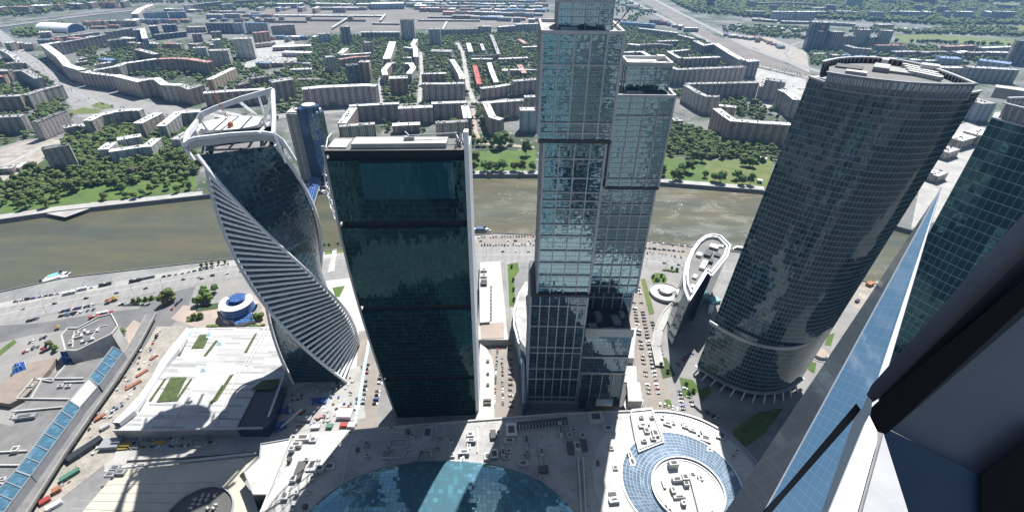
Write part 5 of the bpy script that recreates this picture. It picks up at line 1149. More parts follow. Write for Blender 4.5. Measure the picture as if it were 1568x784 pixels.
# far left below avenue
B('pink-roofed brown house at the left edge', [(-6, 118), (9, 117)], 22, 20, 'w_brown', 'roof_pink')
B('slate-roofed house left of the avenue, upper one', [(10, 98), (34, 96)], 28, 18, 'w_blue', 'roof_grey')
B('grey corner block left of the avenue with a long shadowed side', [(20, 110), (38, 108), (60, 121)], 32, 16, 'w_blue', 'roof_grey')
B('white low house along the avenue at the left edge, upper part', [(2, 76), (18, 84), (34, 98)], 26, 14, 'w_blue', 'roof_grey')
B('grey terrace curving down to the square from the left, right half', [(37, 147), (61, 139), (92, 131)], 30, 15, 'w_grey', 'roof_grey')
B('brown terrace at the left edge below the curving terrace', [(-14, 149), (34, 147)], 32, 16, 'w_brown', 'roof_grey')
B('grey-roofed block at the left edge above the sandy lots', [(-14, 180), (36, 178)], 32, 16, 'w_blue', 'roof_grey')
B('slab with a sunlit balconied side below the lawn square', [(52, 189), (98, 171)], 34, 13, 'w_panel', 'roof_dark')
B('small glass-fronted block at the foot of the balconied slab', [(97, 196), (118, 192)], 20, 16, 'w_blue', 'roof_grey')
B('short white-faced house right of the balconied slab', [(124, 194), (132, 191)], 18, 14, 'w_white', 'roof_white', cat='house', name='apartment_house')
B('white-roofed block below the lawn square, left arm', [(134, 186), (152, 177), (172, 173)], 30, 15, 'w_pale')
B('long blue-walled block with a white roof below the lawn square', [(173, 172), (200, 169), (216, 169)], 30, 14, 'w_blue')
B('white-roofed slab with a balconied side beneath the avenue', [(211, 190), (243, 174)], 30, 16, 'w_pale')
B('white-roofed angled block beneath the avenue near the twisted tower', [(247, 194), (274, 173), (306, 171)], 28, 14, 'w_blue')
B('small white-roofed house behind the left edge of the twisted tower', [(268, 215), (288, 203)], 22, 16, 'w_white', 'roof_grey')
B('white clinic building in the park trees, rear wing', [(180, 214), (216, 208)], 20, 16, 'w_white', cat='clinic', name='clinic')
B('white clinic building in the park trees, left wing', [(158, 230), (172, 219)], 22, 15, 'w_white', cat='clinic', name='clinic')
B('white clinic building in the park trees, front wing', [(168, 232), (196, 228), (222, 224)], 22, 13, 'w_lblue', cat='clinic', name='clinic')
B('white clinic building in the park trees, right wing', [(224, 226), (240, 213)], 24, 14, 'w_white', cat='clinic', name='clinic')
B('grey nine-storey slab with a cream end wall in the park at the left', [(64, 229), (106, 222)], 40, 14, 'w_panel', 'roof_dark')
# right side
B('long dark apartment block along the avenue right of the lower stepped tower', [(1026, 103), (1038, 107), (1090, 105), (1140, 103)], 42, 16, 'w_blue', 'roof_grey', chim=6)
B('corner tower closing the long dark block at the ring road', [(1141, 94), (1158, 93)], 46, 24, 'w_dark', 'roof_white')
B('zigzag slab with white roof running down towards the ring road', [(1096, 68), (1121, 84), (1136, 92)], 36, 17, 'w_blue')
B('upper zigzag slab with white roof at the ring road', [(1064, 63), (1078, 70), (1095, 68)], 34, 15, 'w_blue')
B('white-roofed court slab inside the dark block, lower one', [(1046, 90), (1102, 88)], 30, 15, 'w_brown')
B('white-roofed L-shaped court house inside the dark block', [(1054, 77), (1024, 80), (1041, 90)], 24, 10, 'w_beige')
B('white-roofed slab behind the L-shaped court house', [(1006, 64), (1038, 63)], 22, 12, 'w_brown')
B('grey slab left of the white-roofed pair', [(982, 69), (1008, 68), (1030, 70)], 20, 12, 'w_grey', 'roof_grey')
B('long thin white-roofed slab beneath the blue warehouse', [(978, 44), (1005, 47), (1038, 51)], 22, 13, 'w_blue')
B('angled white-roofed slab by the ring road', [(1039, 54), (1063, 60)], 20, 14, 'w_beige')
B('white-roofed slab just right of the higher stepped tower roof', [(956, 81), (983, 80), (1000, 90)], 22, 12, 'w_beige')
B('bright white-roofed block half hidden by the lower stepped tower', [(962, 68), (980, 70)], 24, 16, 'w_beige')
B('long bright blue warehouse beside the ring road', [(950, 34), (1003, 38)], 14, 22, 'w_bluewhite', 'roof_blue', cat='warehouse', name='warehouse')
B('long ribbed apartment block behind the wooded court', [(1050, 129), (1105, 128), (1160, 127)], 38, 14, 'w_grey', 'roof_grey', chim=6)
B('angled corner block with pale ribbed walls right of the lower stepped tower', [(1050, 131), (1070, 143), (1082, 148), (1101, 149)], 38, 13, 'w_pale', 'roof_grey', chim=5)
B('small pale link house at the end of the ribbed block', [(1162, 132), (1172, 133)], 30, 14, 'w_white')
B('high grey block beside the waste ground', [(1173, 122), (1203, 126)], 48, 22, 'w_blue', 'roof_grey', chim=5)
B('pale stepped block right of the wooded court', [(1196, 138), (1209, 144), (1221, 154)], 42, 18, 'w_grey', 'roof_white')
B('large cranked apartment block with a bright white roof facing the river park', [(1097, 167), (1110, 177), (1122, 185), (1160, 188), (1210, 191)], 40, 16, 'w_beige', chim=8)
B('short rear arm of the cranked white-roofed block', [(1101, 162), (1127, 165)], 36, 13, 'w_beige')
B('small pink-grey house with a low annex in the park trees', [(1030, 184), (1044, 184)], 12, 18, 'w_pale', 'roof_grey', cat='house', name='park_house')
B('white low shed at the top of the vegetable plots', [(1160, 241), (1174, 244)], 5, 8, 'w_white', cat='shed', name='shed', chim=0)
B('tiny white shed on the river path among the plots', [(1160, 276), (1167, 277)], 4, 6, 'w_white', cat='shed', name='shed', chim=0)
B('grey block seen in the gap between the curved tower and its mirror image', [(1482, 150), (1515, 160)], 40, 36, 'w_lblue', 'roof_grey')
B('long dark blue factory wall block behind the curved tower and its mirror image', [(1480, 103), (1556, 107)], 36, 28, 'w_blue', 'roof_grey', cat='factory', name='factory_building')
B('white low hall left of the long factory block', [(1425, 103), (1476, 104)], 18, 22, 'w_pale', 'roof_white', cat='hall', name='hall')
B('grey-green roofed hall behind the curved tower crown, left', [(1436, 88), (1470, 90)], 20, 36, 'w_lblue', 'roof_blue', cat='hall', name='hall')
B('grey-green roofed hall behind the curved tower crown, right', [(1500, 92), (1548, 98)], 20, 40, 'w_lblue', 'roof_blue', cat='hall', name='hall')
B('dark half-built tower at the right edge', [(1556, 62), (1580, 64)], 70, 40, 'w_dark', 'roof_dark', cat='tower block', name='tower_block')
B('brown long housing slab below the green field', [(1446, 72), (1492, 70)], 24, 18, 'w_brown', 'roof_pink')
B('pale long housing slab below the green field at the right', [(1500, 74), (1550, 72)], 20, 18, 'w_beige')
B('teal striped slab below the green-striped tower', [(1340, 70), (1385, 70)], 26, 14, 'w_green', 'roof_pink')
B('angled grey block at the foot of the three striped towers', [(1296, 70), (1310, 74), (1334, 76)], 26, 20, 'w_grey', 'roof_grey')
B('blue ribbed slab between the purple and the grey striped towers', [(1288, 56), (1308, 56)], 40, 16, 'w_blue', 'roof_grey')
B('blue ribbed slab between the grey and the green striped towers', [(1328, 58), (1344, 57)], 36, 16, 'w_blue', 'roof_grey')
B('purple striped high-rise right of the logo tower', [(1272, 49), (1290, 49)], 64, 26, 'w_purple', 'roof_grey', cat='tower block', name='tower_block')
B('grey striped high-rise between the purple and green ones', [(1313, 46), (1332, 46)], 60, 26, 'w_panel', 'roof_grey', cat='tower block', name='tower_block')
B('green striped high-rise, rightmost of the row', [(1348, 47), (1367, 48)], 60, 26, 'w_green', 'roof_grey', cat='tower block', name='tower_block')
TL = B('dark blue high-rise with a red square sign near its top', [(1243, 34), (1270, 35)], 92, 30, 'w_dkblue', 'roof_grey', cat='tower block', name='tower_block')
p = G(1256, 44, 84); q0 = GY(1251, 40, p.y - 12); q1 = GY(1261, 49, p.y - 12)
b = MB(); yy = TL.location.y - 18.5
SX = TL.location.x + 3; b.box((SX, yy, 72), (15, .8, 15), .0); b.build('sign_panel', 'paint_red', TL)
b = MB(); b.box((SX - 1, yy - .3, 63), (17, .6, 5), 0); b.build('sign_lettering', 'metal_white', TL)
b = MB(); b.path([(SX - 4, yy - .8, 75), (SX - 4, yy - .8, 84), (SX + 4, yy - .8, 84), (SX + 4, yy - .8, 75)], 1); b.build('sign_emblem', 'metal_white', TL)
B('tall dark glass tower alone in the wood at the top, right of centre', [(1092, -34), (1100, -34)], 150, 26, 'w_dkblue', 'roof_grey', cat='tower block', name='tower_block')
for i, (x0, x1, y, h, lab) in enumerate([(1300, 1324, -8, 70, 'pale ribbed high-rise in the wood above the logo tower'), (1402, 1436, -12, 70, 'wide ribbed high-rise at the top right, left of three'), (1452, 1478, -16, 78, 'dark-fronted high-rise at the top right, middle of three'),
                                         (1502, 1520, -12, 70, 'brown ribbed high-rise at the top right, right of three'), (1400, 1417, 8, 40, 'lower pale block in front of the wide ribbed high-rise'), (1436, 1454, 10, 44, 'stepped white block below the three high-rises'),
                                         (1480, 1494, 12, 44, 'white block with a tapered corner below the three high-rises'), (1266, 1280, 8, 36, 'twin white block in the wood near the logo tower'), (1148, 1158, 2, 44, 'slim pale tower in the wood left of the logo tower'),
                                         (1180, 1190, 8, 36, 'slim blue tower in the wood left of the logo tower'), (1350, 1372, 0, 30, 'long low pale block in the wood at the top right'), (1530, 1556, 8, 30, 'dark blue low block at the top right corner')]):
    B(lab, [(x0, y), (x1, y + 1)], h, 22, ('w_lblue', 'w_blue', 'w_lblue', 'w_purple')[i % 4], 'roof_grey', cat='tower block', name='tower_block')
B('long blue slab in the wood left of the logo tower, upper row', [(1160, 5), (1200, 4), (1246, 6)], 26, 16, 'w_blue', 'roof_grey')
B('pale-roofed blue slab in the wood above the road', [(1244, 13), (1264, 12)], 24, 22, 'w_lblue', 'roof_grey')
B('long white depot roof along the road in the wood, left', [(1152, 29), (1190, 32)], 10, 18, 'w_pale', cat='depot', name='depot'); B('long white depot roof along the road in the wood, right', [(1196, 33), (1240, 34)], 10, 16, 'w_pale', cat='depot', name='depot')
B('white low depot right of the logo tower', [(1272, 35), (1310, 37)], 12, 16, 'w_pale', cat='depot', name='depot'); B('grey domed depot beyond the green-striped tower', [(1342, 38), (1366, 38)], 12, 34, 'w_pale', 'roof_grey', cat='depot', name='depot')
# station shed with arched roof
T = thing('train_shed', 'arched glass-roofed train shed of the station beside the distant river bend', 'station', tuple(G(116, 52)))
a0, a1 = Vector(G2([(104, 52)])[0]), Vector(G2([(132, 47)])[0]); ax_ = (a1 - a0); ln = Vector((-ax_.y, ax_.x)).normalized() * 150
for nm, mt in (('vault', 'roof_white'),):
    b = MB(); n = 16
    arcp = lambda t, o: (*(a0 + ax_ * (.5 - .5 * math.cos(t)) + o), 3 + 27 * math.sin(t))
    for i in range(n):
        t0, t1 = math.pi * i / n, math.pi * (i + 1) / n; o0 = Vector((0, 0)); b.poly([arcp(t0, o0), arcp(t1, o0), arcp(t1, ln), arcp(t0, ln)])
    b.build(nm, mt, T)
b = MB(); b.poly([(*(a0 + ax_ * (.5 - .5 * math.cos(math.pi * i / 16)) + ln * .02), 1 + 27 * math.sin(math.pi * i / 16)) for i in range(17)]); b.build('end_glazing', 'g_blue', T)
b = MB(); b.path([arcp(math.pi * i / 16, Vector((0, -1))) for i in range(17)], 3, 3); b.build('arch_rim', 'metal_white', T)
# rail platforms
for i, (x0, x1, y, w_, lab) in enumerate([(364, 590, 23.5, 20, 'very long white platform roof in the rail yard, upper left'), (640, 735, 31, 10, 'long pale platform roof right of the black striped tower'), (570, 612, 36, 12, 'short pale platform roof left of the black striped tower'),
                                       (655, 700, 26, 10, 'long pale platform roof at the far right of the rail yard'), (470, 560, 31, 6, 'thin dark train parked below the long white platform roof'), (390, 470, 33, 6, 'thin grey train parked at the left of the rail yard')]):
    tr = 'train' in lab
    B(lab, [(x0, y), (x1, y + (0.5 if i else 1.0))], 6, w_, 'w_grey', 'roof_white' if not tr else 'roof_dark', cat='train' if tr else 'platform roof', name='parked_train' if tr else 'platform_roof', chim=0)
B('pale blue big-box hall beyond the rail yard', [(568, 6), (618, 5)], 26, 60, 'w_lblue', 'roof_white', cat='hall', name='hall')
for i, (x, y) in enumerate([(391, 26), (431, 26), (472, 26), (536, 26)]): B('small grey lift tower on the long white platform roof, ' + ('first', 'second', 'third', 'fourth')[i] + ' from the left', [(x - 4, y), (x + 4, y)], 14, 14, 'w_grey', 'roof_grey', cat='lift tower', name='lift_tower', chim=0)
for i, (a_, b__) in enumerate([((508, 43), (532, 28)), ((582, 32), (590, 22)), ((678, 46), (684, 34))]):
    T = thing('footbridge', 'slanting pale footbridge over the rail yard, ' + ('leftmost', 'middle', 'rightmost')[i] + ' of three', 'footbridge', tuple(G(*a_)))
    MB().bar(tuple(G(*a_, 9)), tuple(G(*b__, 9)), 9, 3).build('span', 'concrete_white', T)
    for t in (.1, .5, .9):
        p = G(*a_, 9).lerp(G(*b__, 9), t); MB().box((p.x, p.y, 0), (5, 5, 7.6)).build('pier', 'concrete', T)

# far districts: many small blocks, each its own object
ORD = ['first', 'second', 'third', 'fourth', 'fifth', 'sixth', 'seventh', 'eighth', 'ninth', 'tenth', 'eleventh', 'twelfth', 'thirteenth', 'fourteenth', 'fifteenth', 'sixteenth']
FARB = MB(); FARM = ['w_beige', 'w_blue', 'w_grey', 'w_lblue', 'w_pale', 'w_purple', 'w_brown', 'w_white', 'roof_white', 'roof_grey', 'roof_blue', 'roof_pink', 'roof_dark', 'roof_red']
def district(where, x0, x1, y, dy, n, hs, ws, ls, walls, roofs, seed, nm='apartment_block', cat='block', far=False):
    rr = random.Random(seed); xs = [x0 + (x1 - x0) * (i + rr.uniform(.15, .85)) / n for i in range(n)]
    for i, x in enumerate(xs):
        h = rr.uniform(*hs); c = G(x, y + dy * (x - x0) / max(1, x1 - x0) + rr.uniform(-.6, .6), h); a = rr.choice((0, 0, .12, -.1, 1.5, 1.45)); l = rr.uniform(*ls) * (.5 if abs(a) > 1 else 1)
        d = Vector((math.cos(a), math.sin(a))) * l / 2; rm = rr.choice(roofs); wmm = rr.choice(walls)
        if far or (y < 13 and seed in (1, 2, 3, 4, 5, 6, 40, 41, 42, 43, 8, 14, 15, 67)):
            L2, R2 = strip([(c.x - d.x, c.y - d.y), (c.x + d.x, c.y + d.y)], rr.uniform(*ws)); pl = ccw(L2 + R2[::-1]); FOOT.append(pl)
            FARB.prism(pl, 0, h, FARM.index(wmm), None, top=False, u0=rr.uniform(0, 40)); FARB.prism(pl, h, h + .9, FARM.index(rm))
            for k in range(4): t = rr.uniform(-.45, .45); FARB.box((c.x + d.x * 2 * t, c.y + d.y * 2 * t, h + .9), (4, 3, 2), 0, FARM.index(rr.choice(['roof_dark', 'roof_white'])))
            continue
        shade = {'roof_white': 'white-roofed', 'roof_grey': 'grey-roofed', 'roof_dark': 'dark-roofed', 'roof_pink': 'pink-roofed', 'roof_blue': 'blue-roofed', 'roof_red': 'red-roofed'}[rm]
        block(f'{shade} block {where}, {ORD[i]} from the left', [(c.x - d.x, c.y - d.y), (c.x + d.x, c.y + d.y)], h, rr.uniform(*ws), wmm, rm, cat, nm, 1, True, seed=seed * 31 + i)
FW = ['w_beige', 'w_blue', 'w_grey', 'w_lblue', 'w_pale']; FR = ['roof_white', 'roof_white', 'roof_grey', 'roof_grey', 'roof_blue', 'roof_pink', 'roof_dark']
for i, (x0, x1, y, dy, n, nm_) in enumerate([(620, 834, -8, 0, 14, 'in the furthest row beyond the rail yard'), (622, 834, -3, 0, 15, 'in the second furthest row beyond the rail yard'), (628, 832, 1, 0, 16, 'in the third furthest row beyond the rail yard'), (626, 832, 5, 1, 16, 'in the middle row beyond the rail yard'),
        (622, 832, 9, 1, 16, 'in the row below the middle one beyond the rail yard'), (640, 832, 13, 2, 15, 'in the third nearest row beyond the rail yard'), (690, 832, 18, 3, 12, 'in the second nearest row beyond the rail yard'), (705, 832, 24, 6, 10, 'in the row nearest the rail yard')]):
    district(nm_, x0, x1, y, dy, n, (8, 20), (18, 44), (45, 110), FW, FR, i + 1)
for i, (y, nm_) in enumerate([(-6, 'in the top row above the long white platform roof'), (0, 'in the upper row above the long white platform roof'), (6, 'in the middle row above the long white platform roof'), (12, 'in the row just above the long white platform roof')]):
    district(nm_, 395, 568, y, 0, 9, (10, 24), (16, 26), (60, 130), ['w_blue', 'w_grey', 'w_beige'], ['roof_white', 'roof_grey'], 40 + i)
district('south of the rail yard, upper row', 405, 500, 56, 0, 7, (8, 18), (16, 24), (30, 60), FW, FR, 50); district('beside the depots right of the office group', 400, 470, 97, 0, 6, (8, 14), (12, 18), (25, 50), FW, FR, 51)
district('between the two office groups at the upper left', 180, 330, 66, 3, 9, (12, 26), (14, 20), (30, 60), ['w_beige', 'w_brown', 'w_grey'], ['roof_grey', 'roof_white', 'roof_pink'], 52)
district('behind the station, upper row', 130, 250, 34, -4, 9, (10, 22), (16, 26), (40, 80), FW, FR, 60); district('along the railway left of the beige hall', 205, 290, 30, 1, 8, (8, 18), (16, 24), (30, 60), ['w_pale', 'w_blue'], FR, 61)
district('right of the beige double-roofed hall', 320, 420, 22, 1, 9, (8, 18), (16, 30), (40, 80), FW, FR, 62); district('along the avenue head at the far left', -40, 60, 62, 6, 5, (14, 24), (14, 22), (30, 60), FW, FR, 63)
district('between the ring road and the dark block, upper row', 1000, 1060, 30, 14, 6, (10, 20), (14, 20), (40, 70), FW, FR, 64); district('beside the railway inside the ring road', 1110, 1165, 52, 10, 6, (6, 12), (12, 18), (25, 50), FW, FR, 65)
district('right of the logo tower in the trees', 1380, 1560, 80, 1, 12, (12, 22), (16, 24), (50, 90), ['w_lblue', 'w_blue', 'w_beige', 'w_brown'], FR, 66); district('beyond the green field in the wood', 1150, 1560, 18, 1, 14, (22, 44), (18, 26), (50, 110), ['w_lblue', 'w_blue', 'w_lblue'], ['roof_grey', 'roof_white'], 67)
district('around the foot of the tree-lined station square', 60, 160, 62, -6, 7, (8, 14), (16, 24), (30, 60), ['w_pale', 'w_grey'], FR, 68)
district('in the tree-filled quarter left of the stepped tower', 765, 822, 108, 0, 4, (12, 20), (12, 14), (30, 50), ['w_beige', 'w_grey'], ['roof_white', 'roof_grey'], 53)
district('across the river bend at the top left, upper row', 0, 250, -6, -4, 14, (18, 34), (20, 36), (50, 110), ['w_beige', 'w_blue', 'w_brown', 'w_purple'], ['roof_white', 'roof_grey', 'roof_grey'], 8)
district('across the river bend at the top left, lower row', -5, 200, 12, -10, 12, (18, 30), (18, 30), (50, 100), ['w_beige', 'w_blue', 'w_brown'], ['roof_white', 'roof_grey', 'roof_pink'], 9)
district('beside the small crescent building at the top left', 250, 400, 14, 6, 9, (8, 16), (16, 40), (25, 60), FW, FR, 10)
district('between the rail yard and the office group', 318, 420, 30, -2, 6, (8, 16), (14, 26), (25, 50), FW, FR, 11)
district('squeezed between the ring road and the railway at the top', 862, 960, 24, 6, 8, (8, 16), (12, 22), (25, 60), FW, ['roof_white', 'roof_grey', 'roof_blue'], 12)
district('in the upper row right of the higher stepped tower', 950, 1010, 6, 12, 6, (8, 14), (12, 22), (30, 60), FW, ['roof_white', 'roof_grey'], 13)
district('in the wood at the top right, upper row', 1120, 1400, -8, -2, 12, (24, 44), (16, 24), (60, 130), ['w_lblue', 'w_blue', 'w_lblue', 'w_purple'], ['roof_grey', 'roof_white'], 14)
district('in the wood at the top right, far upper corner', 1400, 1600, -20, 0, 9, (28, 50), (18, 26), (60, 120), ['w_lblue', 'w_blue', 'w_purple'], ['roof_grey', 'roof_white'], 15)
district('on the waste ground inside the ring road bend', 1158, 1200, 58, 14, 7, (5, 12), (10, 18), (14, 26), ['w_grey', 'w_blue', 'w_white'], ['roof_grey', 'roof_pink', 'roof_white', 'roof_blue'], 16)
district('on the near side of the road in the wood', 1100, 1240, 38, 8, 8, (5, 10), (12, 18), (25, 60), ['w_pale', 'w_grey'], ['roof_white', 'roof_grey'], 17)
district('around the three striped towers', 1380, 1470, 44, 2, 6, (5, 10), (12, 20), (25, 60), ['w_pale', 'w_grey'], ['roof_white', 'roof_pink'], 18)
district('behind the crown of the huge curved tower', 1240, 1440, 82, 12, 9, (8, 16), (14, 24), (25, 50), FW, ['roof_white', 'roof_grey', 'roof_blue'], 19)
district('on the sandy lots at the left edge', -10, 40, 262, -10, 4, (4, 8), (10, 16), (16, 30), ['w_white', 'w_grey'], ['roof_white', 'roof_grey'], 20)
district('beyond the avenue at the left edge', -60, 12, 100, 10, 4, (20, 30), (14, 20), (40, 70), ['w_brown', 'w_blue'], ['roof_grey', 'roof_pink'], 21)
district('in the lane between white crown and ornate block', 330, 360, 152, -2, 2, (12, 18), (12, 16), (20, 30), ['w_beige', 'w_brown'], ['roof_white', 'roof_grey'], 22)
district('around the river trees near the station', 95, 200, 44, -6, 6, (6, 12), (12, 24), (25, 60), ['w_pale', 'w_grey'], ['roof_white', 'roof_pink'], 23)
for i, (x, y, h, w_, l) in enumerate([(1440, 232, 14, 24, 18), (1462, 214, 18, 22, 22), (1425, 268, 12, 20, 16), (1488, 205, 22, 26, 26)]):
    B('low grey hall between the curved tower and its mirror image, ' + ORD[i] + ' of four', [(x, y), (x + l, y - 6)], h, w_, 'w_grey', 'roof_white' if i % 2 else 'roof_grey', cat='hall', name='hall')
fb = FARB.build('distant_blocks', FARM); tag(fb, 'countless low blocks and sheds of the city far beyond the rail yard and in the far woods', 'blocks')['kind'] = 'stuff'
# ------------------------------------------------------------------ occupancy grid so that no tree stands on a roof or road
CX0, CY0, CS = -4000, 0, 5.0; NX, NY = 1800, 1300
occ = np.zeros((NX, NY), bool)
def raster(P, val=True, arr=None):
    arr = occ if arr is None else arr
    P = np.array(P); x0, y0 = P.min(0); x1, y1 = P.max(0)
    i0, i1 = max(0, int((x0 - CX0) / CS) - 1), min(NX, int((x1 - CX0) / CS) + 2); j0, j1 = max(0, int((y0 - CY0) / CS) - 1), min(NY, int((y1 - CY0) / CS) + 2)
    if i1 <= i0 or j1 <= j0: return
    X, Y = np.meshgrid(CX0 + (np.arange(i0, i1) + .5) * CS, CY0 + (np.arange(j0, j1) + .5) * CS, indexing='ij'); ins = np.zeros(X.shape, bool); n = len(P)
    for a in range(n):
        xa, ya = P[a]; xb, yb = P[(a + 1) % n]
        if ya == yb: continue
        c = ((ya > Y) != (yb > Y)) & (X < (xb - xa) * (Y - ya) / (yb - ya) + xa); ins ^= c
    arr[i0:i1, j0:j1] |= ins
for P in FOOT: raster(P)
big = occ.copy()
for sx, sy in ((1, 0), (-1, 0), (0, 1), (0, -1)): big |= np.roll(np.roll(occ, sx, 0), sy, 1)
# foliage
m, nt, b = _new('foliage'); b.inputs['Roughness'].default_value = 0.9
geo = nd(nt, 'ShaderNodeNewGeometry'); tc = nd(nt, 'ShaderNodeTexCoord'); n = noise(nt, tc.outputs['Object'], .9, 2); oi = nd(nt, 'ShaderNodeObjectInfo')
c = mixc(nt, geo.outputs['Random Per Island'], (0.045, 0.085, 0.016), (0.13, 0.175, 0.034)); hsv = nd(nt, 'ShaderNodeHueSaturation'); nt.links.new(c, hsv.inputs['Color'])
nt.links.new(mth(nt, 'MULTIPLY_ADD', oi.outputs['Random'], .5, .75), hsv.inputs['Value']); nt.links.new(mth(nt, 'MULTIPLY_ADD', oi.outputs['Random'], .05, .475), hsv.inputs['Hue']); nt.links.new(hsv.outputs[0], b.inputs['Base Color'])
m, nt, b = _new('foliage_mass'); b.inputs['Roughness'].default_value = 0.9
geo = nd(nt, 'ShaderNodeNewGeometry'); tc = nd(nt, 'ShaderNodeTexCoord'); n = noise(nt, tc.outputs['Object'], .35, 3)
c = mixc(nt, geo.outputs['Random Per Island'], (0.036, 0.072, 0.016), (0.115, 0.155, 0.036)); hsv = nd(nt, 'ShaderNodeHueSaturation'); nt.links.new(c, hsv.inputs['Color']); nt.links.new(mth(nt, 'MULTIPLY_ADD', n.outputs[0], .8, .6), hsv.inputs['Value']); nt.links.new(hsv.outputs[0], b.inputs['Base Color'])
plain('foliage_grey', (0.12, 0.11, 0.07), .95)
import bmesh
def ico(sub):
    bm = bmesh.new(); bmesh.ops.create_icosphere(bm, subdivisions=sub, radius=1.0); bm.verts.ensure_lookup_table()
    v = np.array([x.co[:] for x in bm.verts]); f = np.array([[q.index for q in x.verts] for x in bm.faces]); bm.free(); return v, f
IV1, IF1 = ico(1); IV2, IF2 = ico(2)
def crown_mesh(seed, H_=9.0, Wd=5.2, nleaf=420):
    r = np.random.default_rng(seed); V = []; Fc = []; k = 0
    lobes = []
    for i in range(15):
        a = r.uniform(0, 6.28); zz = r.uniform(.15, 1) ; rad = Wd * .62 * math.sqrt(max(.05, 1 - (zz - .35) ** 2 * 1.9)) * r.uniform(.35, 1)
        lobes.append((rad * math.cos(a), rad * math.sin(a), 2.6 + zz * (H_ - 3.2), Wd * r.uniform(.26, .42)))
    for (x, y, z, s) in lobes:
        v = IV1 * s * (1 + r.uniform(-.22, .22, (len(IV1), 1))) * np.array([1, 1, .85]) + np.array([x, y, z]); V.append(v); Fc += [tuple(q + k) for q in IF1]; k += len(v)
    for i in range(nleaf):
        x, y, z, s = lobes[r.integers(len(lobes))]; d = r.normal(size=3); d /= np.linalg.norm(d); c = np.array([x, y, z]) + d * s * r.uniform(.85, 1.3)
        t = np.cross(d, r.normal(size=3)); t /= np.linalg.norm(t) + 1e-6; u = np.cross(d, t) + d * r.uniform(-.5, .5); q = r.uniform(.3, .65)
        V.append(np.array([c - t * q, c + u * q, c + t * q * .9, c - u * q * .9])); Fc.append((k, k + 1, k + 2, k + 3)); k += 4
    V = np.concatenate(V); me = bpy.data.meshes.new('crown'); me.from_pydata(V.tolist(), [], Fc); me.materials.append(MATS['foliage']); me.update(); return me
def trunk_mesh(seed, H_=9.0):
    rr = random.Random(seed); b = MB(); n = 7
    for i in range(3):
        z0, z1 = i * H_ * .2, (i + 1) * H_ * .2; r0, r1 = .34 - .07 * i, .34 - .07 * (i + 1)
        c = lambda r, z: [(r * math.cos(6.283 * j / n), r * math.sin(6.283 * j / n)) for j in range(n)]
        b.prism(c(r0, z0), z0, z1, 0, P1=c(r1, z1))
    for i in range(5): a = rr.uniform(0, 6.28); b.bar((0, 0, H_ * .42), (math.cos(a) * 2.2, math.sin(a) * 2.2, H_ * rr.uniform(.6, .8)), .16)
    return b.mesh('trunk', ['bark'])
KINDS = [(crown_mesh(s, h, w_), trunk_mesh(s, h)) for s, h, w_ in ((1, 12, 7.0), (2, 11, 6.4), (3, 14, 6.2), (4, 10, 7.2), (5, 12, 8.0), (6, 9, 5.0))]
CNT = [0]
def tree(x, y, s, label, group, kind=None, sz=1.0):
    k = kind if kind is not None else random.randrange(5); T = bpy.data.objects.new('tree', None); COL.objects.link(T); T.location = (x, y, 0); T.rotation_euler = (0, 0, random.uniform(0, 6.28)); T.scale = (s, s, s * sz)
    T['label'] = label; T['category'] = 'tree'; T['group'] = group
    for nm, me in (('crown', KINDS[k][0]), ('trunk', KINDS[k][1])): o = bpy.data.objects.new(nm, me); COL.objects.link(o); o.parent = T
    CNT[0] += 1
taken = []
def inpoly(x, y, P):
    ins = False; n = len(P)
    for a in range(n):
        xa, ya = P[a]; xb, yb = P[(a + 1) % n]
        if (ya > y) != (yb > y) and x < (xb - xa) * (y - ya) / (yb - ya) + xa: ins = not ins
    return ins
def blocked(x, y):
    i, j = int((x - CX0) / CS), int((y - CY0) / CS); return not (0 <= i < NX and 0 <= j < NY) or occ[i, j]
def grove(px, n, sp, label, group, smin=.8, smax=1.3, seed=0):
    rr = random.Random(seed); P = G2(px); x0, x1 = min(p[0] for p in P), max(p[0] for p in P); y0, y1 = min(p[1] for p in P), max(p[1] for p in P); got = 0
    for _ in range(n * 60):
        if got >= n: break
        x, y = rr.uniform(x0, x1), rr.uniform(y0, y1)
        if not inpoly(x, y, P) or blocked(x, y) or any((x - a) ** 2 + (y - c) ** 2 < sp * sp for a, c in taken): continue
        taken.append((x, y)); s = rr.uniform(smin, smax); big_ = s > (smin + smax) / 2
        tree(x, y, s, ('large ' if big_ else 'small ') + label, group); got += 1
# individual trees in the river parks
grove([(0, 268), (60, 262), (118, 265), (210, 250), (300, 238), (306, 262), (200, 272), (120, 285), (0, 300)], 62, 9.5, 'tree in the far bank park wood left of the twisted tower', 'park trees left of the twisted tower', .85, 1.45, 1)
grove([(0, 300), (60, 292), (92, 300), (85, 316), (0, 327)], 14, 9, 'green tree on the river path at the left edge', 'river path trees at the left edge', .7, 1.2, 2)
for x, y, s in [(112, 295, 1.6), (122, 290, 1.5), (92, 292, 1.2), (182, 288, 1.5), (190, 294, 1.3), (172, 290, 1.2), (195, 303, 1.0), (208, 304, 1.0), (160, 306, 1.1), (150, 281, 1.2), (143, 276, 1.3), (232, 295, 1.0), (258, 290, 1.2), (240, 285, 1.3), (280, 284, 1.1), (292, 290, 1.0), (272, 295, .9), (220, 300, .9)]:
    p = G(x, y); tree(p.x, p.y, s, 'round green tree standing in the grass above the river wall left of the twisted tower', 'trees in the left bank meadow'); taken.append((p.x, p.y))
p = G(207, 273); KINDS.append((KINDS[0][0].copy(), KINDS[0][1])); KINDS[6][0].materials[0] = MATS['foliage_grey']; tree(p.x, p.y, 1.5, 'broad greyish brown bare-looking tree in the park wood left of the twisted tower', 'grey tree', 6); taken.append((p.x, p.y))
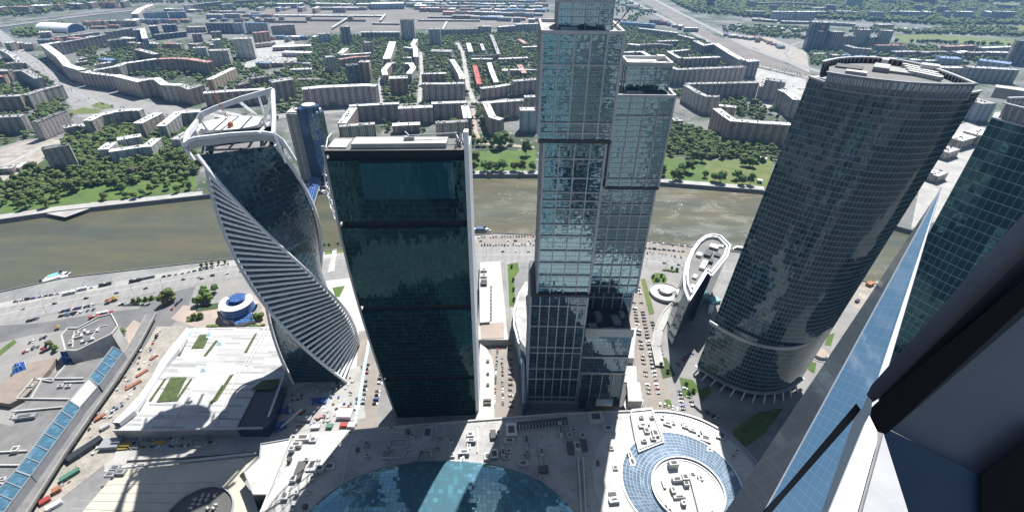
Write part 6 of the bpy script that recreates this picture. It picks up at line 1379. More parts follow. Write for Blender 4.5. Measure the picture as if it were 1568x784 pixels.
grove([(1000, 196), (1030, 192), (1075, 215), (1095, 220), (1180, 238), (1165, 252), (1085, 244), (1000, 240)], 46, 9, 'green tree in the wood before the cranked white-roofed block', 'park trees right of the stepped towers', .75, 1.3, 3)
for x, y, s in [(1042, 268, 1.3), (1053, 264, 1.4), (1062, 247, 1.3), (1075, 248, 1.3), (1040, 275, 1.2), (1079, 272, .9), (1103, 280, 1.5), (1127, 275, 1.3), (1135, 283, 1.1), (1148, 283, 1.2), (1145, 255, 1.1), (1152, 256, 1.1), (1012, 268, 1.3), (1030, 276, 1.1), (1092, 278, 1.0), (1137, 254, .9)]:
    p = G(x, y); tree(p.x, p.y, s * 1.2, 'round tree on the meadow by the river wall right of the stepped towers', 'trees on the right bank meadow'); taken.append((p.x, p.y))
for x, y, s in [(727, 252, 1.3), (723, 224, .8), (733, 224, .8), (742, 224, .8), (754, 224, .8), (764, 228, 1.6), (772, 224, 1.5), (806, 238, 1.4), (742, 262, 1.1), (752, 263, 1.1), (760, 262, 1.0), (770, 262, 1.1), (790, 262, 1.1), (800, 263, 1.0), (815, 262, 1.0), (725, 262, .9), (782, 222, .9)]:
    p = G(x, y); tree(p.x, p.y, s * 1.45, 'dark green tree on the lawn strip between the slab tower and the stepped towers', 'trees on the middle bank lawn'); taken.append((p.x, p.y))
for x, y, s in [(254, 466, 1.3), (262, 461, 1.4), (307, 466, 1.2), (316, 456, 1.2), (322, 462, 1.3), (313, 449, 1.0), (331, 447, 1.0), (190, 512, .7), (78, 532, .7), (86, 537, .7), (299, 488, .6), (308, 487, .6), (395, 490, .7), (402, 488, .7), (388, 492, .6)]:
    p = G(x, y); tree(p.x, p.y, s * .9, 'dark bushy tree between the river road and the left car parks', 'trees by the left car parks'); taken.append((p.x, p.y))
for x, y in [(309, 409), (317, 408), (325, 407), (336, 405), (345, 404), (205, 463), (214, 461), (224, 460), (234, 458), (497, 378), (504, 378), (518, 376), (526, 375)]:
    p = G(x, y); tree(p.x, p.y, .55, 'small street tree along the near embankment road', 'small embankment trees', 5)
for x, y in [(1000, 425), (1004, 430), (1012, 424), (1016, 430), (1008, 432), (1028, 413), (1036, 415), (784, 410), (786, 430), (786, 445), (787, 460), (788, 480), (1050, 590), (1062, 600), (1055, 604), (1012, 560), (1022, 570), (1140, 660), (1165, 645), (1186, 632)]:
    p = G(x, y); tree(p.x, p.y, .5, 'small shrub-like tree in the planting strips around the stepped towers', 'small trees around the towers', 5)
# courtyards: the next nearest rows, still single trees
grove([(580, 172), (730, 165), (730, 215), (640, 215), (585, 200)], 40, 9, 'courtyard tree behind the roof of the dark slab tower', 'courtyard trees behind the slab tower', .7, 1.1, 5)
grove([(60, 195), (240, 185), (300, 190), (280, 232), (130, 240), (60, 215)], 30, 11, 'tree between the white clinic and the blocks beneath the avenue', 'trees around the clinic', .8, 1.2, 6)
grove([(1110, 160), (1200, 160), (1205, 186), (1130, 184)], 14, 11, 'tree in the wooded court behind the cranked white-roofed block', 'trees in the right court', .9, 1.4, 7)

# everything further away: one mass of foliage
vv = []; ff = []
def mass(px, spacing, smin, smax, V0, F0, keep=1.0, seed=0, free=True):
    r = np.random.default_rng(seed); P = G2(px); xs = [p[0] for p in P]; ys = [p[1] for p in P]; A = (max(xs) - min(xs)) * (max(ys) - min(ys)); n = int(A / spacing ** 2)
    X = r.uniform(min(xs), max(xs), n); Y = r.uniform(min(ys), max(ys), n); ins = np.zeros(n, bool); m_ = len(P)
    for a in range(m_):
        xa, ya = P[a]; xb, yb = P[(a + 1) % m_]
        if ya == yb: continue
        ins ^= ((ya > Y) != (yb > Y)) & (X < (xb - xa) * (Y - ya) / (yb - ya) + xa)
    I = np.clip(((X - CX0) / CS).astype(int), 0, NX - 1); J = np.clip(((Y - CY0) / CS).astype(int), 0, NY - 1)
    ok = ins & ~(big if free else occ)[I, J] & (r.random(n) < keep)
    # leave glades
    g = np.sin(X * .013 + 1.3) * np.sin(Y * .017 + .4) + .5 * np.sin(X * .05 + Y * .031); ok &= (g > -0.75) | (keep > .95)
    X, Y = X[ok], Y[ok]; out = []
    return X, Y, r.uniform(smin, smax, len(X)), V0, F0, r
def build_mass(name, label, sets):
    Vs, Fs, k = [], [], 0
    for X, Y, S, V0, F0, r in sets:
        for v in range(6):
            sel = np.arange(len(X)) % 6 == v
            if not sel.any(): continue
            base = V0 * (1 + r.uniform(-.28, .28, (len(V0), 1))); a = r.uniform(0, 6.28, sel.sum()); c, s = np.cos(a)[:, None], np.sin(a)[:, None]
            S_ = S[sel][:, None]; px_ = (base[:, 0] * c - base[:, 1] * s) * S_ + X[sel][:, None]; py_ = (base[:, 0] * s + base[:, 1] * c) * S_ + Y[sel][:, None]; pz = (base[:, 2] * .95 + 1.1) * S_ * 1.05
            V = np.stack([px_, py_, pz], -1).reshape(-1, 3); n = sel.sum(); F_ = (F0[None] + (np.arange(n) * len(V0))[:, None, None]).reshape(-1, 3) + k; Vs.append(V); Fs.append(F_); k += len(V)
    V = np.concatenate(Vs).astype(np.float32); F_ = np.concatenate(Fs).astype(np.int32); me = bpy.data.meshes.new(name)
    me.vertices.add(len(V)); me.vertices.foreach_set('co', V.ravel()); me.loops.add(F_.size); me.loops.foreach_set('vertex_index', F_.ravel()); me.polygons.add(len(F_)); me.polygons.foreach_set('loop_start', np.arange(0, F_.size, 3, dtype=np.int32))
    me.polygons.foreach_set('loop_total', np.full(len(F_), 3, dtype=np.int32)); me.update(calc_edges=True); me.materials.append(MATS['foliage_mass'])
    o = bpy.data.objects.new(name, me); COL.objects.link(o); o['kind'] = 'stuff'; o['label'] = label; o['category'] = 'trees'; print(name, len(V), len(F_))
def lobed(seed, nl=6):
    r = np.random.default_rng(seed); V = []; F_ = []; k = 0
    for i in range(nl):
        a = i * 6.283 / (nl - 1) + r.uniform(-.4, .4); rad = .52 if i < nl - 1 else 0; zc = r.uniform(-.25, .35) if i < nl - 1 else .55
        V.append(IV1 * r.uniform(.42, .66) * np.array([1, 1, .9]) + np.array([rad * math.cos(a), rad * math.sin(a), zc])); F_.append(IF1 + k); k += len(IV1)
    return np.concatenate(V), np.concatenate(F_)
V2, IF2 = lobed(5); V1 = IV1
build_mass('city_trees', 'leafy courtyards and street trees between the apartment blocks', [
    mass([(420, 185), (455, 95), (480, 58), (830, 52), (830, 170), (720, 200), (560, 160)], 11, 3.6, 6.4, V2, IF2, .96, 1),
    mass([(100, 70), (165, 62), (250, 70), (320, 100), (300, 128), (150, 112)], 12, 3.6, 6.2, V2, IF2, .95, 2),
    mass([(0, 135), (60, 140), (130, 190), (0, 230)], 13, 3.8, 6, V2, IF2, .8, 3), mass([(-60, 90), (20, 95), (90, 128), (60, 150), (-60, 160)], 13, 3.8, 6, V2, IF2, .8, 4), mass([(60, 160), (110, 145), (130, 160), (95, 172), (70, 185)], 11, 3.8, 6, V2, IF2, .95, 44),
    mass([(940, 40), (1060, 58), (1180, 110), (1170, 186), (1040, 150), (950, 120)], 11, 3.6, 6.2, V2, IF2, .96, 5), mass([(130, 200), (300, 185), (300, 245), (120, 262), (60, 235)], 9, 4.0, 6.6, V2, IF2, .99, 6, False),
    mass([(0, 262), (120, 262), (306, 240), (306, 274), (240, 280), (120, 288), (0, 318)], 7.5, 3.4, 6.0, V2, IF2, .97, 7), mass([(1000, 186), (1095, 205), (1215, 235), (1185, 248), (1000, 240)], 8, 3.2, 5.6, V2, IF2, .97, 8),
    mass([(20, 50), (50, 40), (104, 36), (104, 44), (60, 58), (20, 58)], 13, 5, 8, V1, IF1, .97, 9), mass([(250, 90), (340, 60), (420, 90), (460, 100), (455, 140), (330, 140)], 12, 3.6, 6, V1, IF1, .8, 10),
    mass([(1200, 66), (1236, 82), (1300, 80), (1300, 100), (1240, 100), (1212, 84)], 12, 4, 6.5, V1, IF1, .97, 11)])
build_mass('distant_woodland', 'hazy wooded districts along the top of the view', [
    mass([(-100, 30), (0, 30), (200, 6), (280, 6), (420, 14), (420, -12), (-100, -12)], 21, 6, 10, V1, IF1, .8, 21), mass([(280, 20), (300, 8), (400, 8), (390, 16)], 18, 5, 9, V1, IF1, .9, 22), mass([(400, 12), (580, 12), (580, -12), (400, -12)], 20, 6, 10, V1, IF1, .9, 23),
    mass([(580, 12), (840, 20), (840, -12), (580, -12)], 30, 5, 9, V1, IF1, .5, 24), mass([(1000, -12), (1620, -12), (1620, 40), (1450, 40), (1300, 32), (1150, 28), (1060, 20)], 19, 6.5, 11, V1, IF1, .99, 25),
    mass([(1110, 40), (1240, 44), (1236, 62), (1160, 56), (1100, 48)], 15, 4, 7.5, V1, IF1, .85, 26), mass([(1300, 44), (1440, 50), (1440, 56), (1370, 54), (1300, 50)], 15, 4, 7, V1, IF1, .85, 27),
    mass([(1370, 66), (1450, 68), (1568, 72), (1568, 66), (1450, 62), (1370, 63)], 13, 5, 8, V1, IF1, .95, 28), mass([(1400, 52), (1600, 58), (1600, 48), (1540, 44), (1450, 42)], 14, 5, 8.5, V1, IF1, .97, 29),
    mass([(1280, 70), (1620, 76), (1620, 100), (1420, 100), (1300, 84)], 15, 4, 7, V1, IF1, .85, 30), mass([(850, -10), (950, -10), (1000, 20), (960, 40), (850, 30)], 26, 4, 7, V1, IF1, .6, 31)])
# hedges, beds
for i, (pts, lab) in enumerate([([(287, 492), (311, 489)], 'clipped dark hedge on the paved forecourt beside the striped terrace'), ([(318, 500), (338, 499)], 'long low hedge at the head of the striped terrace'), ([(383, 500), (406, 499)], 'hedge box near the round blue pavilion'),
                              ([(202, 464), (240, 456)], 'long planted strip between the river road and the left car park'), ([(1016, 414), (1040, 417)], 'dark hedge island in the street below the river road')]):
    b = MB(); a_, c_ = [Vector(G2([p])[0]) for p in pts]
    rr = random.Random(i); n = int((c_ - a_).length / 1.6)
    for k in range(n): p = a_.lerp(c_, k / n); b.box((p.x + rr.uniform(-.3, .3), p.y + rr.uniform(-.8, .8), 0), (2.4, rr.uniform(2, 3.4), rr.uniform(1, 1.9)), rr.uniform(0, 1))
    tag(b.build('hedge', 'foliage_mass'), lab, 'hedge')
# ------------------------------------------------------------------ vehicles
CARC = {'white': (0.75, 0.75, 0.74), 'black': (0.012, 0.012, 0.014), 'silver': (0.42, 0.43, 0.44), 'grey': (0.13, 0.135, 0.14), 'red': (0.42, 0.02, 0.02), 'blue': (0.03, 0.08, 0.26), 'yellow': (0.75, 0.5, 0.03)}
for k, c in CARC.items():
    m, nt, b = _new('paint_car_' + k); b.inputs['Base Color'].default_value = (*c, 1); b.inputs['Roughness'].default_value = .3; b.inputs['Coat Weight'].default_value = .5
m, nt, b = _new('car_glass'); b.inputs['Base Color'].default_value = (.015, .02, .025, 1); b.inputs['Roughness'].default_value = .08
plain('tyre', (.02, .02, .02), .9)
def car_mesh(k, kind):
    b = MB(); L, W = (4.6, 1.85) if kind != 'van' else (5.4, 2.0)
    h1 = {'sedan': .82, 'suv': 1.0, 'van': 1.05}[kind]; h2 = {'sedan': 1.42, 'suv': 1.75, 'van': 2.3}[kind]
    def sec(x, z, w): return [(x, -w / 2, z), (x, w / 2, z)]
    prof = [(-L / 2, .35), (-L / 2, h1 * .9), (-L / 2 + .5, h1), (L / 2 - .9, h1), (L / 2 - .1, h1 * .78), (L / 2, .4)]
    for i in range(len(prof) - 1):
        (x0, z0), (x1, z1) = prof[i], prof[i + 1]; b.poly([(x0, -W / 2, z0), (x0, W / 2, z0), (x1, W / 2, z1), (x1, -W / 2, z1)], 0)
    for s in (-1, 1):
        P = [(x, s * W / 2, z) for x, z in prof]; b.poly(P if s > 0 else P[::-1], 0)
    cab = {'sedan': [(-L / 2 + .7, -L / 2 + 1.3), (L / 2 - 1.4, L / 2 - 2.2)], 'suv': [(-L / 2 + .1, -L / 2 + .5), (L / 2 - 1.2, L / 2 - 2.0)], 'van': [(-L / 2 + .05, -L / 2 + .15), (L / 2 - .6, L / 2 - 1.5)]}[kind]
    (xb, xbt), (xf, xft) = cab; w2 = W * .78
    B0 = [(xb, -W / 2 * .96, h1), (xf, -W / 2 * .96, h1), (xf, W / 2 * .96, h1), (xb, W / 2 * .96, h1)]; T0 = [(xbt, -w2 / 2, h2), (xft, -w2 / 2, h2), (xft, w2 / 2, h2), (xbt, w2 / 2, h2)]
    for i in range(4): j = (i + 1) % 4; b.poly([B0[i], B0[j], T0[j], T0[i]], 1 if kind != 'van' or i == 1 else 0)
    b.poly(T0, 0)
    for sx in (-1, 1):
        for sy in (-1, 1):
            c = [(sx * L * .31 + .33 * math.cos(t), .33 + .33 * math.sin(t)) for t in [6.283 * i / 10 for i in range(10)]]
            P = [(x, sy * (W / 2 + .02), z) for x, z in c]; b.poly(P if sy < 0 else P[::-1], 2)
    return b.mesh('car_body', ['paint_car_' + k, 'car_glass', 'tyre'])
CM = {(k, t): car_mesh(k, t) for k in CARC for t in ('sedan', 'suv', 'van')}
NC = [0]
def car(x, y, rz, where, rr, z=0.15, cols=None):
    k = cols or rr.choice(['white', 'white', 'black', 'black', 'black', 'black', 'black', 'black', 'silver', 'silver', 'grey', 'grey', 'grey', 'black', 'red' if rr.random() < .6 else 'black', 'blue' if rr.random() < .5 else 'grey']); t = rr.choice(['sedan', 'sedan', 'suv', 'suv', 'van' if rr.random() < .3 else 'sedan'])
    o = bpy.data.objects.new('car' if t != 'van' else 'van', CM[(k, t)]); COL.objects.link(o); o.location = (x, y, z); o.rotation_euler = (0, 0, rz)
    tag(o, f'{k} {"van" if t == "van" else "car"} {where}', 'van' if t == 'van' else 'car', 'vehicles ' + where); NC[0] += 1
def row(a, c, n, where, rel=90, keep=.92, seed=0, z=.15, cols=None):
    rr = random.Random(seed + int(a[0] * 3 + c[1])); A, C = Vector(G2([a])[0]), Vector(G2([c])[0]); d = C - A; an = math.atan2(d.y, d.x) + R(rel)
    for i in range(n):
        if rr.random() > keep: continue
        p = A + d * ((i + .5) / n); car(p.x + rr.uniform(-.3, .3), p.y + rr.uniform(-.3, .3), an + rr.uniform(-.04, .04) + (math.pi if rr.random() < .3 else 0), where, rr, z, cols)
row((970, 462), (994, 606), 26, 'parked in the left row of the street right of the stepped towers', 78)
row((981, 462), (1008, 606), 26, 'parked in the right row of the street right of the stepped towers', 102)
row((998, 492), (1013, 545), 12, 'parked on the outer strip beside the ramp drum street', 90)
row((975, 430), (980, 452), 5, 'parked at the head of the street right of the stepped towers', 80)
row((762, 530), (756, 628), 14, 'parked along the white curved podium between the towers', 0)
row((769, 548), (770, 628), 13, 'parked in the middle row between the slab and stepped towers', 0)
row((781, 526), (783, 628), 13, 'parked in the row nearest the stepped tower', 80)
row((563, 556), (555, 622), 10, 'parked on the left side of the street by the dark slab tower', 80)
row((586, 566), (574, 622), 9, 'parked on the right side of the street by the dark slab tower', 80)
row((731, 364), (828, 362), 22, 'parked nose-in along the river wall in the middle', 90)
row((731, 376), (828, 375), 22, 'parked in the second row of the river car park in the middle', 90)
row((731, 370), (826, 369), 9, 'moving in the aisle of the middle river car park', 0, .7)
row((985, 371), (1056, 378), 15, 'parked nose-in along the river wall right of the stepped towers', 90)
row((984, 380), (1050, 386), 9, 'parked end to end right of the stepped towers beside the river', 0)
row((984, 387), (1050, 395), 14, 'parked in the row along the river road right of the stepped towers', 90)
row((20, 463), (170, 436), 17, 'parked along the river kerb at the left', 0, .75)
row((246, 425), (330, 410), 9, 'parked along the river kerb before the twisted tower', 0, .8)
row((304, 413), (352, 404), 9, 'parked by the small trees at the river wall', 90)
row((92, 478), (146, 467), 16, 'parked in the dark double row of the left car park', 70, 1, cols=None)
row((90, 485), (146, 474), 12, 'parked in the second row of the left car park', 70, .6)
row((180, 467), (230, 467), 13, 'parked beside the planted strip at the left', 75)
row((42, 492), (60, 488), 5, 'parked on the striped lot at the far left', 70)
row((38, 528), (72, 516), 6, 'parked on the lot beside the brown terrace', 60, .8)
row((34, 541), (62, 530), 4, 'standing near the pyramid skylight', 60)
row((262, 475), (280, 458), 6, 'parked by the bushy trees at the left', 20)
row((233, 528), (246, 506), 7, 'parked beside the viaduct at the left', 15)
row((10, 478), (330, 424), 7, 'driving on the near lanes of the river road at the left', 0, .7, z=.12)
row((270, 430), (380, 415), 5, 'driving on the inner lanes of the river road at the left', 0, .8, z=.12)
row((740, 386), (820, 386), 4, 'driving on the river road between the towers', 0, .8, z=.12)
row((985, 400), (1050, 407), 3, 'driving on the river road right of the stepped towers', 0, .9, z=.12)
row((1048, 592), (1062, 625), 5, 'parked by the round lawn in the lower right', 70)
row((1040, 596), (1046, 630), 6, 'parked at the kerb left of the round lawn', 90)
row((1008, 618), (1040, 627), 5, 'parked in front of the round building', 90)
row((1078, 630), (1100, 640), 5, 'parked in the shade beneath the huge curved tower', 70)
row((1180, 604), (1216, 592), 6, 'parked along the curved kerb of the huge curved tower', 0)
row((1085, 520), (1100, 490), 8, 'parked in the shade of the small sail-shaped block, left row', 60); row((1096, 528), (1112, 500), 8, 'parked in the shade of the small sail-shaped block, right row', 60)
row((1036, 560), (1062, 540), 6, 'parked at the foot of the small sail-shaped block', 80)
row((150, 158), (300, 188), 10, 'driving around the square with the lawns', 0, .8, z=.35)
row((500, 168), (535, 170), 3, 'driving on the avenue left of the long terrace', 0, .8, z=.35)
row((716, 160), (742, 158), 2, 'driving on the avenue in the gap of the long terrace', 0, 1, z=.35)
print('cars', NC[0])
# dense traffic far away: too many to tell apart
b = MB(); rr = random.Random(9)
def traffic(pts, n, wd):
    P = [Vector(p) for p in G2(pts)]
    for i in range(n):
        k = rr.random() * (len(P) - 1); j = min(int(k), len(P) - 2); d = (P[j + 1] - P[j]); p = P[j] + d * (k - j); nn = Vector((-d.y, d.x)).normalized() * rr.uniform(-wd, wd); c = rr.randrange(4); an = math.atan2(d.y, d.x)
        b.box((p.x + nn.x, p.y + nn.y, .25), (4.6, 1.9, .8), an, c); b.box((p.x + nn.x, p.y + nn.y, 1.05), (2.6, 1.7, .55), an, 4, c)
traffic([(960, 5), (1000, 24), (1050, 48), (1100, 74), (1140, 95), (1190, 108), (1230, 118)], 210, 30); traffic([(10, 68), (30, 86), (80, 118), (112, 140)], 90, 17); traffic([(120, 150), (200, 172), (300, 186)], 40, 22)
traffic([(390, 92), (470, 90)], 60, 45); traffic([(330, 160), (470, 172)], 20, 12); traffic([(1060, 132), (1140, 118), (1225, 140)], 60, 30)
tag(b.build('distant_traffic', ['paint_car_white', 'paint_car_silver', 'paint_car_black', 'paint_car_grey', 'car_glass']), 'crowded far-off vehicles on the ring road and distant streets', 'traffic')['kind'] = 'stuff'
# buses and coaches
def bus(px, rz, mat, lab, L=12):
    p = G(*px); T = thing('bus', lab, 'bus', tuple(p)); T.rotation_euler = (0, 0, rz); o0 = T['_o']; T['_o'] = (0, 0, 0)
    b = MB(); b.box((0, 0, .5), (L, 2.6, 1.1)); b.box((0, 0, 2.5), (L, 2.6, .75)); b.build('body', mat, T)
    b = MB(); b.box((0, 0, 1.6), (L - .2, 2.5, .9)); b.build('window_band', 'car_glass', T)
    for i in (-L * .32, L * .3):
        for s in (-1, 1): MB().bar((i, s * 1.0, .5), (i, s * 1.32, .5), .95).build('wheel', 'tyre', T)
    MB().box((0, 0, 3.26), (2.5, 1.6, .3)).build('roof_hatch', 'vent_pale', T)
d = G(240, 423) - G(200, 431); an = math.atan2(d.y, d.x)
bus((208, 431), an, 'metal_dark', 'dark grey coach parked behind another at the river kerb'); bus((228, 426), an, 'metal_grey', 'blue-grey coach parked in front at the river kerb', 13)
bus((162, 437), an, 'metal_dark', 'black coach parked alone at the river kerb, left of the coach pair'); bus((107, 450), an, 'metal_white', 'white coach with a dark shadow side at the river kerb near the cruise boat'); bus((127, 444), an, 'metal_white', 'white van-like bus right of the coach near the cruise boat', 9)
bus((146, 487), an, 'paint_red', 'red bus parked beside the angular pavilion', 10); bus((158, 481), an, 'metal_white', 'white bus parked beside the angular pavilion', 10)
bus((46, 750), R(55), 'paint_blue', 'blue truck beside the elevated viaduct at the bottom left', 10)

# ------------------------------------------------------------------ boats
def boat(px, rz, L, W, deck, lab, top=None, name='river_boat', world=None):
    p = G(*px, -5) if world is None else world; T = thing(name, lab, 'boat', tuple(p)); T.rotation_euler = (0, 0, rz); T['_o'] = (0, 0, 0); b = MB()
    hull = [(-L / 2, -W * .42), (-L * .1, -W / 2), (L * .3, -W * .46), (L / 2, 0), (L * .3, W * .46), (-L * .1, W / 2), (-L / 2, W * .42)]
    b.prism([(x * .94, y * .8) for x, y in hull], -.3, 1.6, 0, 0, P1=hull); b.build('hull', 'metal_white', T)
    b = MB(); b.prism([(x * .84 - L * .02, y * .8) for x, y in hull], 1.62, 4.0, 0, 1); b.build('cabin', ['car_glass', 'metal_white'], T)
    b = MB(); b.prism([(x * .55 - L * .06, y * .7) for x, y in hull], 4.02, 5.8, 0, 1); b.build('upper_deck', ['metal_white', deck], T)
    b = MB(); b.path([(x * .97, y * .97, 2.3) for x, y in hull + hull[:1]], .12, .12); b.build('rail', 'metal_white', T)
    MB().bar((L * .1, 0, 5.8), (L * .1, 0, 9.5), .25).build('mast', 'metal_white', T); MB().box((L * .16, 0, 5.82), (3, W * .4, 1.7)).build('wheelhouse', 'car_glass', T)
ab = math.atan2(G(110, 420).y - G(55, 437).y, G(110, 420).x - G(55, 437).x)
boat((76, 434), ab + math.pi, 36, 8, 'metal_white', 'white cruise boat moored at the left embankment'); boat((90, 425), ab, 26, 8, 'paint_teal', 'cruise boat with a turquoise sun deck moored outside the white one at the left')
boat((488, 296), .1, 30, 9, 'metal_white', 'white river boat moored at the far bank below the footbridge'); boat((493, 289), .1, 28, 8, 'paint_blue', 'white boat with a blue awning moored at the far bank below the footbridge')
boat((738, 354), 0, 26, 7, 'paint_blue', 'white and blue motor ship moored at the near bank right of the dark slab tower'); boat((1135, 384), -.3, 22, 6, 'metal_white', 'pale boat moored at the near bank between the small sail-shaped block and the huge curved tower')
# ------------------------------------------------------------------ street lamps
lm = MB().bar((0, 0, 0), (0, 0, 10), .28).bar((0, 0, 10), (1.6, 0, 10.4), .2).mesh('pole', ['metal_grey']); lh = MB().box((1.9, 0, 10.3), (1.0, .4, .25)).mesh('lamp_head', ['metal_dark'])
for i, (x, y) in enumerate([(28, 466), (66, 459), (90, 453), (132, 446), (175, 437), (72, 480), (205, 450), (250, 440), (300, 402), (330, 397), (745, 392), (770, 392), (795, 392), (820, 392), (990, 404), (1020, 407), (1045, 411), (510, 395), (1000, 366), (1030, 369)]):
    p = G(x, y); T = bpy.data.objects.new('street_lamp', None); COL.objects.link(T); T.location = p; T.rotation_euler = (0, 0, 1.4)
    tag(T, 'thin grey street lamp along the river road ' + ('at the left' if x < 340 else 'between the towers' if x < 850 else 'right of the stepped towers'), 'street lamp', 'street lamps along the river road')
    for nm, me in (('pole', lm), ('lamp_head', lh)): o = bpy.data.objects.new(nm, me); COL.objects.link(o); o.parent = T
# ------------------------------------------------------------------ parasols, kiosks, flags on the left forecourt
def canopy(px, r, mat, lab, h=3.2, n=8):
    p = G(*px); T = thing('parasol', lab, 'parasol', tuple(p)); b = MB()
    c = [(p.x + r * math.cos(6.283 * i / n), p.y + r * math.sin(6.283 * i / n)) for i in range(n)]
    for i in range(n): b.poly([(*c[i], h), (*c[(i + 1) % n], h), (p.x, p.y, h + r * .45)]); b.poly([(*c[(i + 1) % n], h), (*c[i], h), (p.x, p.y, h + r * .45)])
    b.build('canopy', mat, T); MB().bar((p.x, p.y, 0), (p.x, p.y, h + r * .4), .25).build('pole', 'metal_grey', T)
canopy((167, 463), 3.4, 'crane_orange', 'orange market tent beside the river road at the left'); canopy((177, 459), 3.8, 'paint_yellow', 'yellow market tent beside the river road at the left'); canopy((90, 503), 2.6, 'paint_yellow', 'yellow tent in front of the angular pavilion')
canopy((172, 481), 2.5, 'paint_red', 'red tent at the prow of the angular pavilion'); canopy((69, 537), 3, 'paint_red', 'red parasol between the shrubs and the brown terrace')
# ------------------------------------------------------------------ construction sites: sheds, containers, stacks
def shed(px, sz, rz, mat, lab, name='site_cabin', cat='cabin', z=0.1):
    p = G(*px); T = thing(name, lab, cat, tuple(p)); MB().box((p.x, p.y, z), sz, rz).build('body', mat, T)
    b = MB(); n = max(2, int(sz[0] / 1.5)); c, s = math.cos(rz), math.sin(rz)
    for i in range(n): x = -sz[0] / 2 + (i + .5) * sz[0] / n; b.bar((p.x + x * c - sz[1] * .5 * -s, p.y + x * s - sz[1] * .5 * c, z + sz[2] + .06), (p.x + x * c + sz[1] * .5 * -s, p.y + x * s + sz[1] * .5 * c, z + sz[2] + .06), .22, .12)
    b.build('roof_ribs', mat, T)
    b = MB(); b.bar((p.x - c * sz[0] * .2 - s * -sz[1] * .51, p.y - s * sz[0] * .2 - c * sz[1] * .51, z), (p.x - c * sz[0] * .2 - s * -sz[1] * .51, p.y - s * sz[0] * .2 - c * sz[1] * .51, z + sz[2] * .8), 1.0, .1); b.build('door', 'metal_grey', T)
for px, sz, rz, mat, lab in [((132, 690), (24, 6, 4), 1.02, 'metal_dark', 'long dark roofed hangar on the building site beside the viaduct'), ((108, 729), (12, 4, 3), .95, 'paint_green', 'green roofed row of cabins on the building site at the lower left'),
    ((172, 682), (14, 9, 4), .1, 'metal_grey', 'grey square cabin on the site below the striped terrace'), ((190, 684), (9, 6, 1.5), .1, 'paint_yellow', 'yellow formwork stack below the striped terrace'), ((304, 670), (18, 6, 3), .05, 'metal_grey', 'long grey cabin in the yard left of the white curved roof'),
    ((70, 768), (6, 4, 2.6), .9, 'paint_red', 'red container cluster at the bottom left'), ((88, 752), (5, 4, 3), .8, 'rust', 'small rust-red bin at the bottom left'), ((84, 775), (9, 3.5, 2.6), .85, 'metal_white', 'white container at the bottom left beside the red cluster'),
    ((205, 590), (13, 3.2, 1.4), 1.0, 'rust', 'long stack of red bricks beside the wavy canopy'), ((218, 572), (10, 3, 1.4), 1.05, 'rust', 'upper stack of red bricks beside the wavy canopy'), ((236, 548), (7, 2.6, 1.4), 1.1, 'rust', 'small stack of red bricks near the head of the wavy canopy'),
    ((312, 714), (5, 5, 2.5), .4, 'paint_blue', 'blue machine covered by a sheet on the concrete deck'), ((436, 631), (5, 4, 3), .2, 'paint_blue', 'blue cabin in the shade at the foot of the twisted tower'), ((430, 655), (9, 6, 3), .6, 'paint_blue', 'large blue container in the shade beside the mall corner'),
    ((490, 615), (12, 6, 2), .1, 'paint_blue', 'blue tarpaulin stack in the shade of the twisted tower'), ((466, 643), (12, 5, 3), .05, 'metal_grey', 'grey cabin in the shade of the twisted tower'), ((460, 635), (4, 3, 2.5), .2, 'paint_red', 'red machine in the shade of the twisted tower'),
    ((529, 636), (12, 9, 4), 0, 'metal_white', 'white cabin with red markings near the teal fence'), ((530, 628), (8, 5, 1.2), 0, 'paint_red', 'orange red netting pile near the teal fence'), ((505, 654), (5, 4, 2.6), 0, 'paint_green', 'small green container behind the mall edge'),
    ((527, 652), (6, 4, 2.6), 0, 'paint_red', 'dark red container behind the mall edge'), ((539, 653), (6, 4, 3), 0, 'metal_white', 'white guard cabin at the street gate behind the mall edge'), ((484, 655), (7, 4, 2.6), .1, 'metal_pale', 'pale trailer behind the mall edge'),
    ((490, 640), (5, 3, 2.4), .5, 'roof_pink', 'pinkish cabin on the sunny site corner'), ((162, 655), (6, 4, 3), .9, 'metal_pale', 'pale cabin by the site road'), ((155, 640), (8, 3, 2.4), .95, 'rust', 'rusty skip beside the wavy canopy foot'), ((228, 681), (12, 3, 1.6), 0, 'sand', 'heap of sand-coloured rubble in the yard below the terrace'),
    ((245, 679), (9, 3, 2), .1, 'paint_yellow', 'yellow-green excavated material pile below the terrace'), ((1331, 437), (9, 5, 4), .5, 'crane_orange', 'orange pontoon machine on the bank right of the huge curved tower'), ((1312, 462), (6, 3, 2.5), .6, 'metal_dark', 'dark truck on the sandy bank right of the huge curved tower'),
    ((1092, 462), (12, 9, 4), .3, 'paint_teal', 'turquoise roofed tent between the small sail-shaped block and the huge curved tower'), ((1088, 476), (14, 5, 4), 1.1, 'metal_white', 'white angled tent roof beside the turquoise one')]:
    shed(px, sz, rz, mat, lab)
shed((150, 503), (1, 1, 1), 0, 'metal_white', 'small white ticket cabin on the pavilion forecourt')
rub = [MB().box((0, 0, 0), (rr.uniform(1, 3.5), rr.uniform(.8, 2), rr.uniform(.4, 1.6))).mesh('building_material', [mt]) for mt in ('concrete_white', 'concrete', 'metal_dark', 'rust', 'metal_grey', 'sand', 'paint_blue', 'metal_white')]
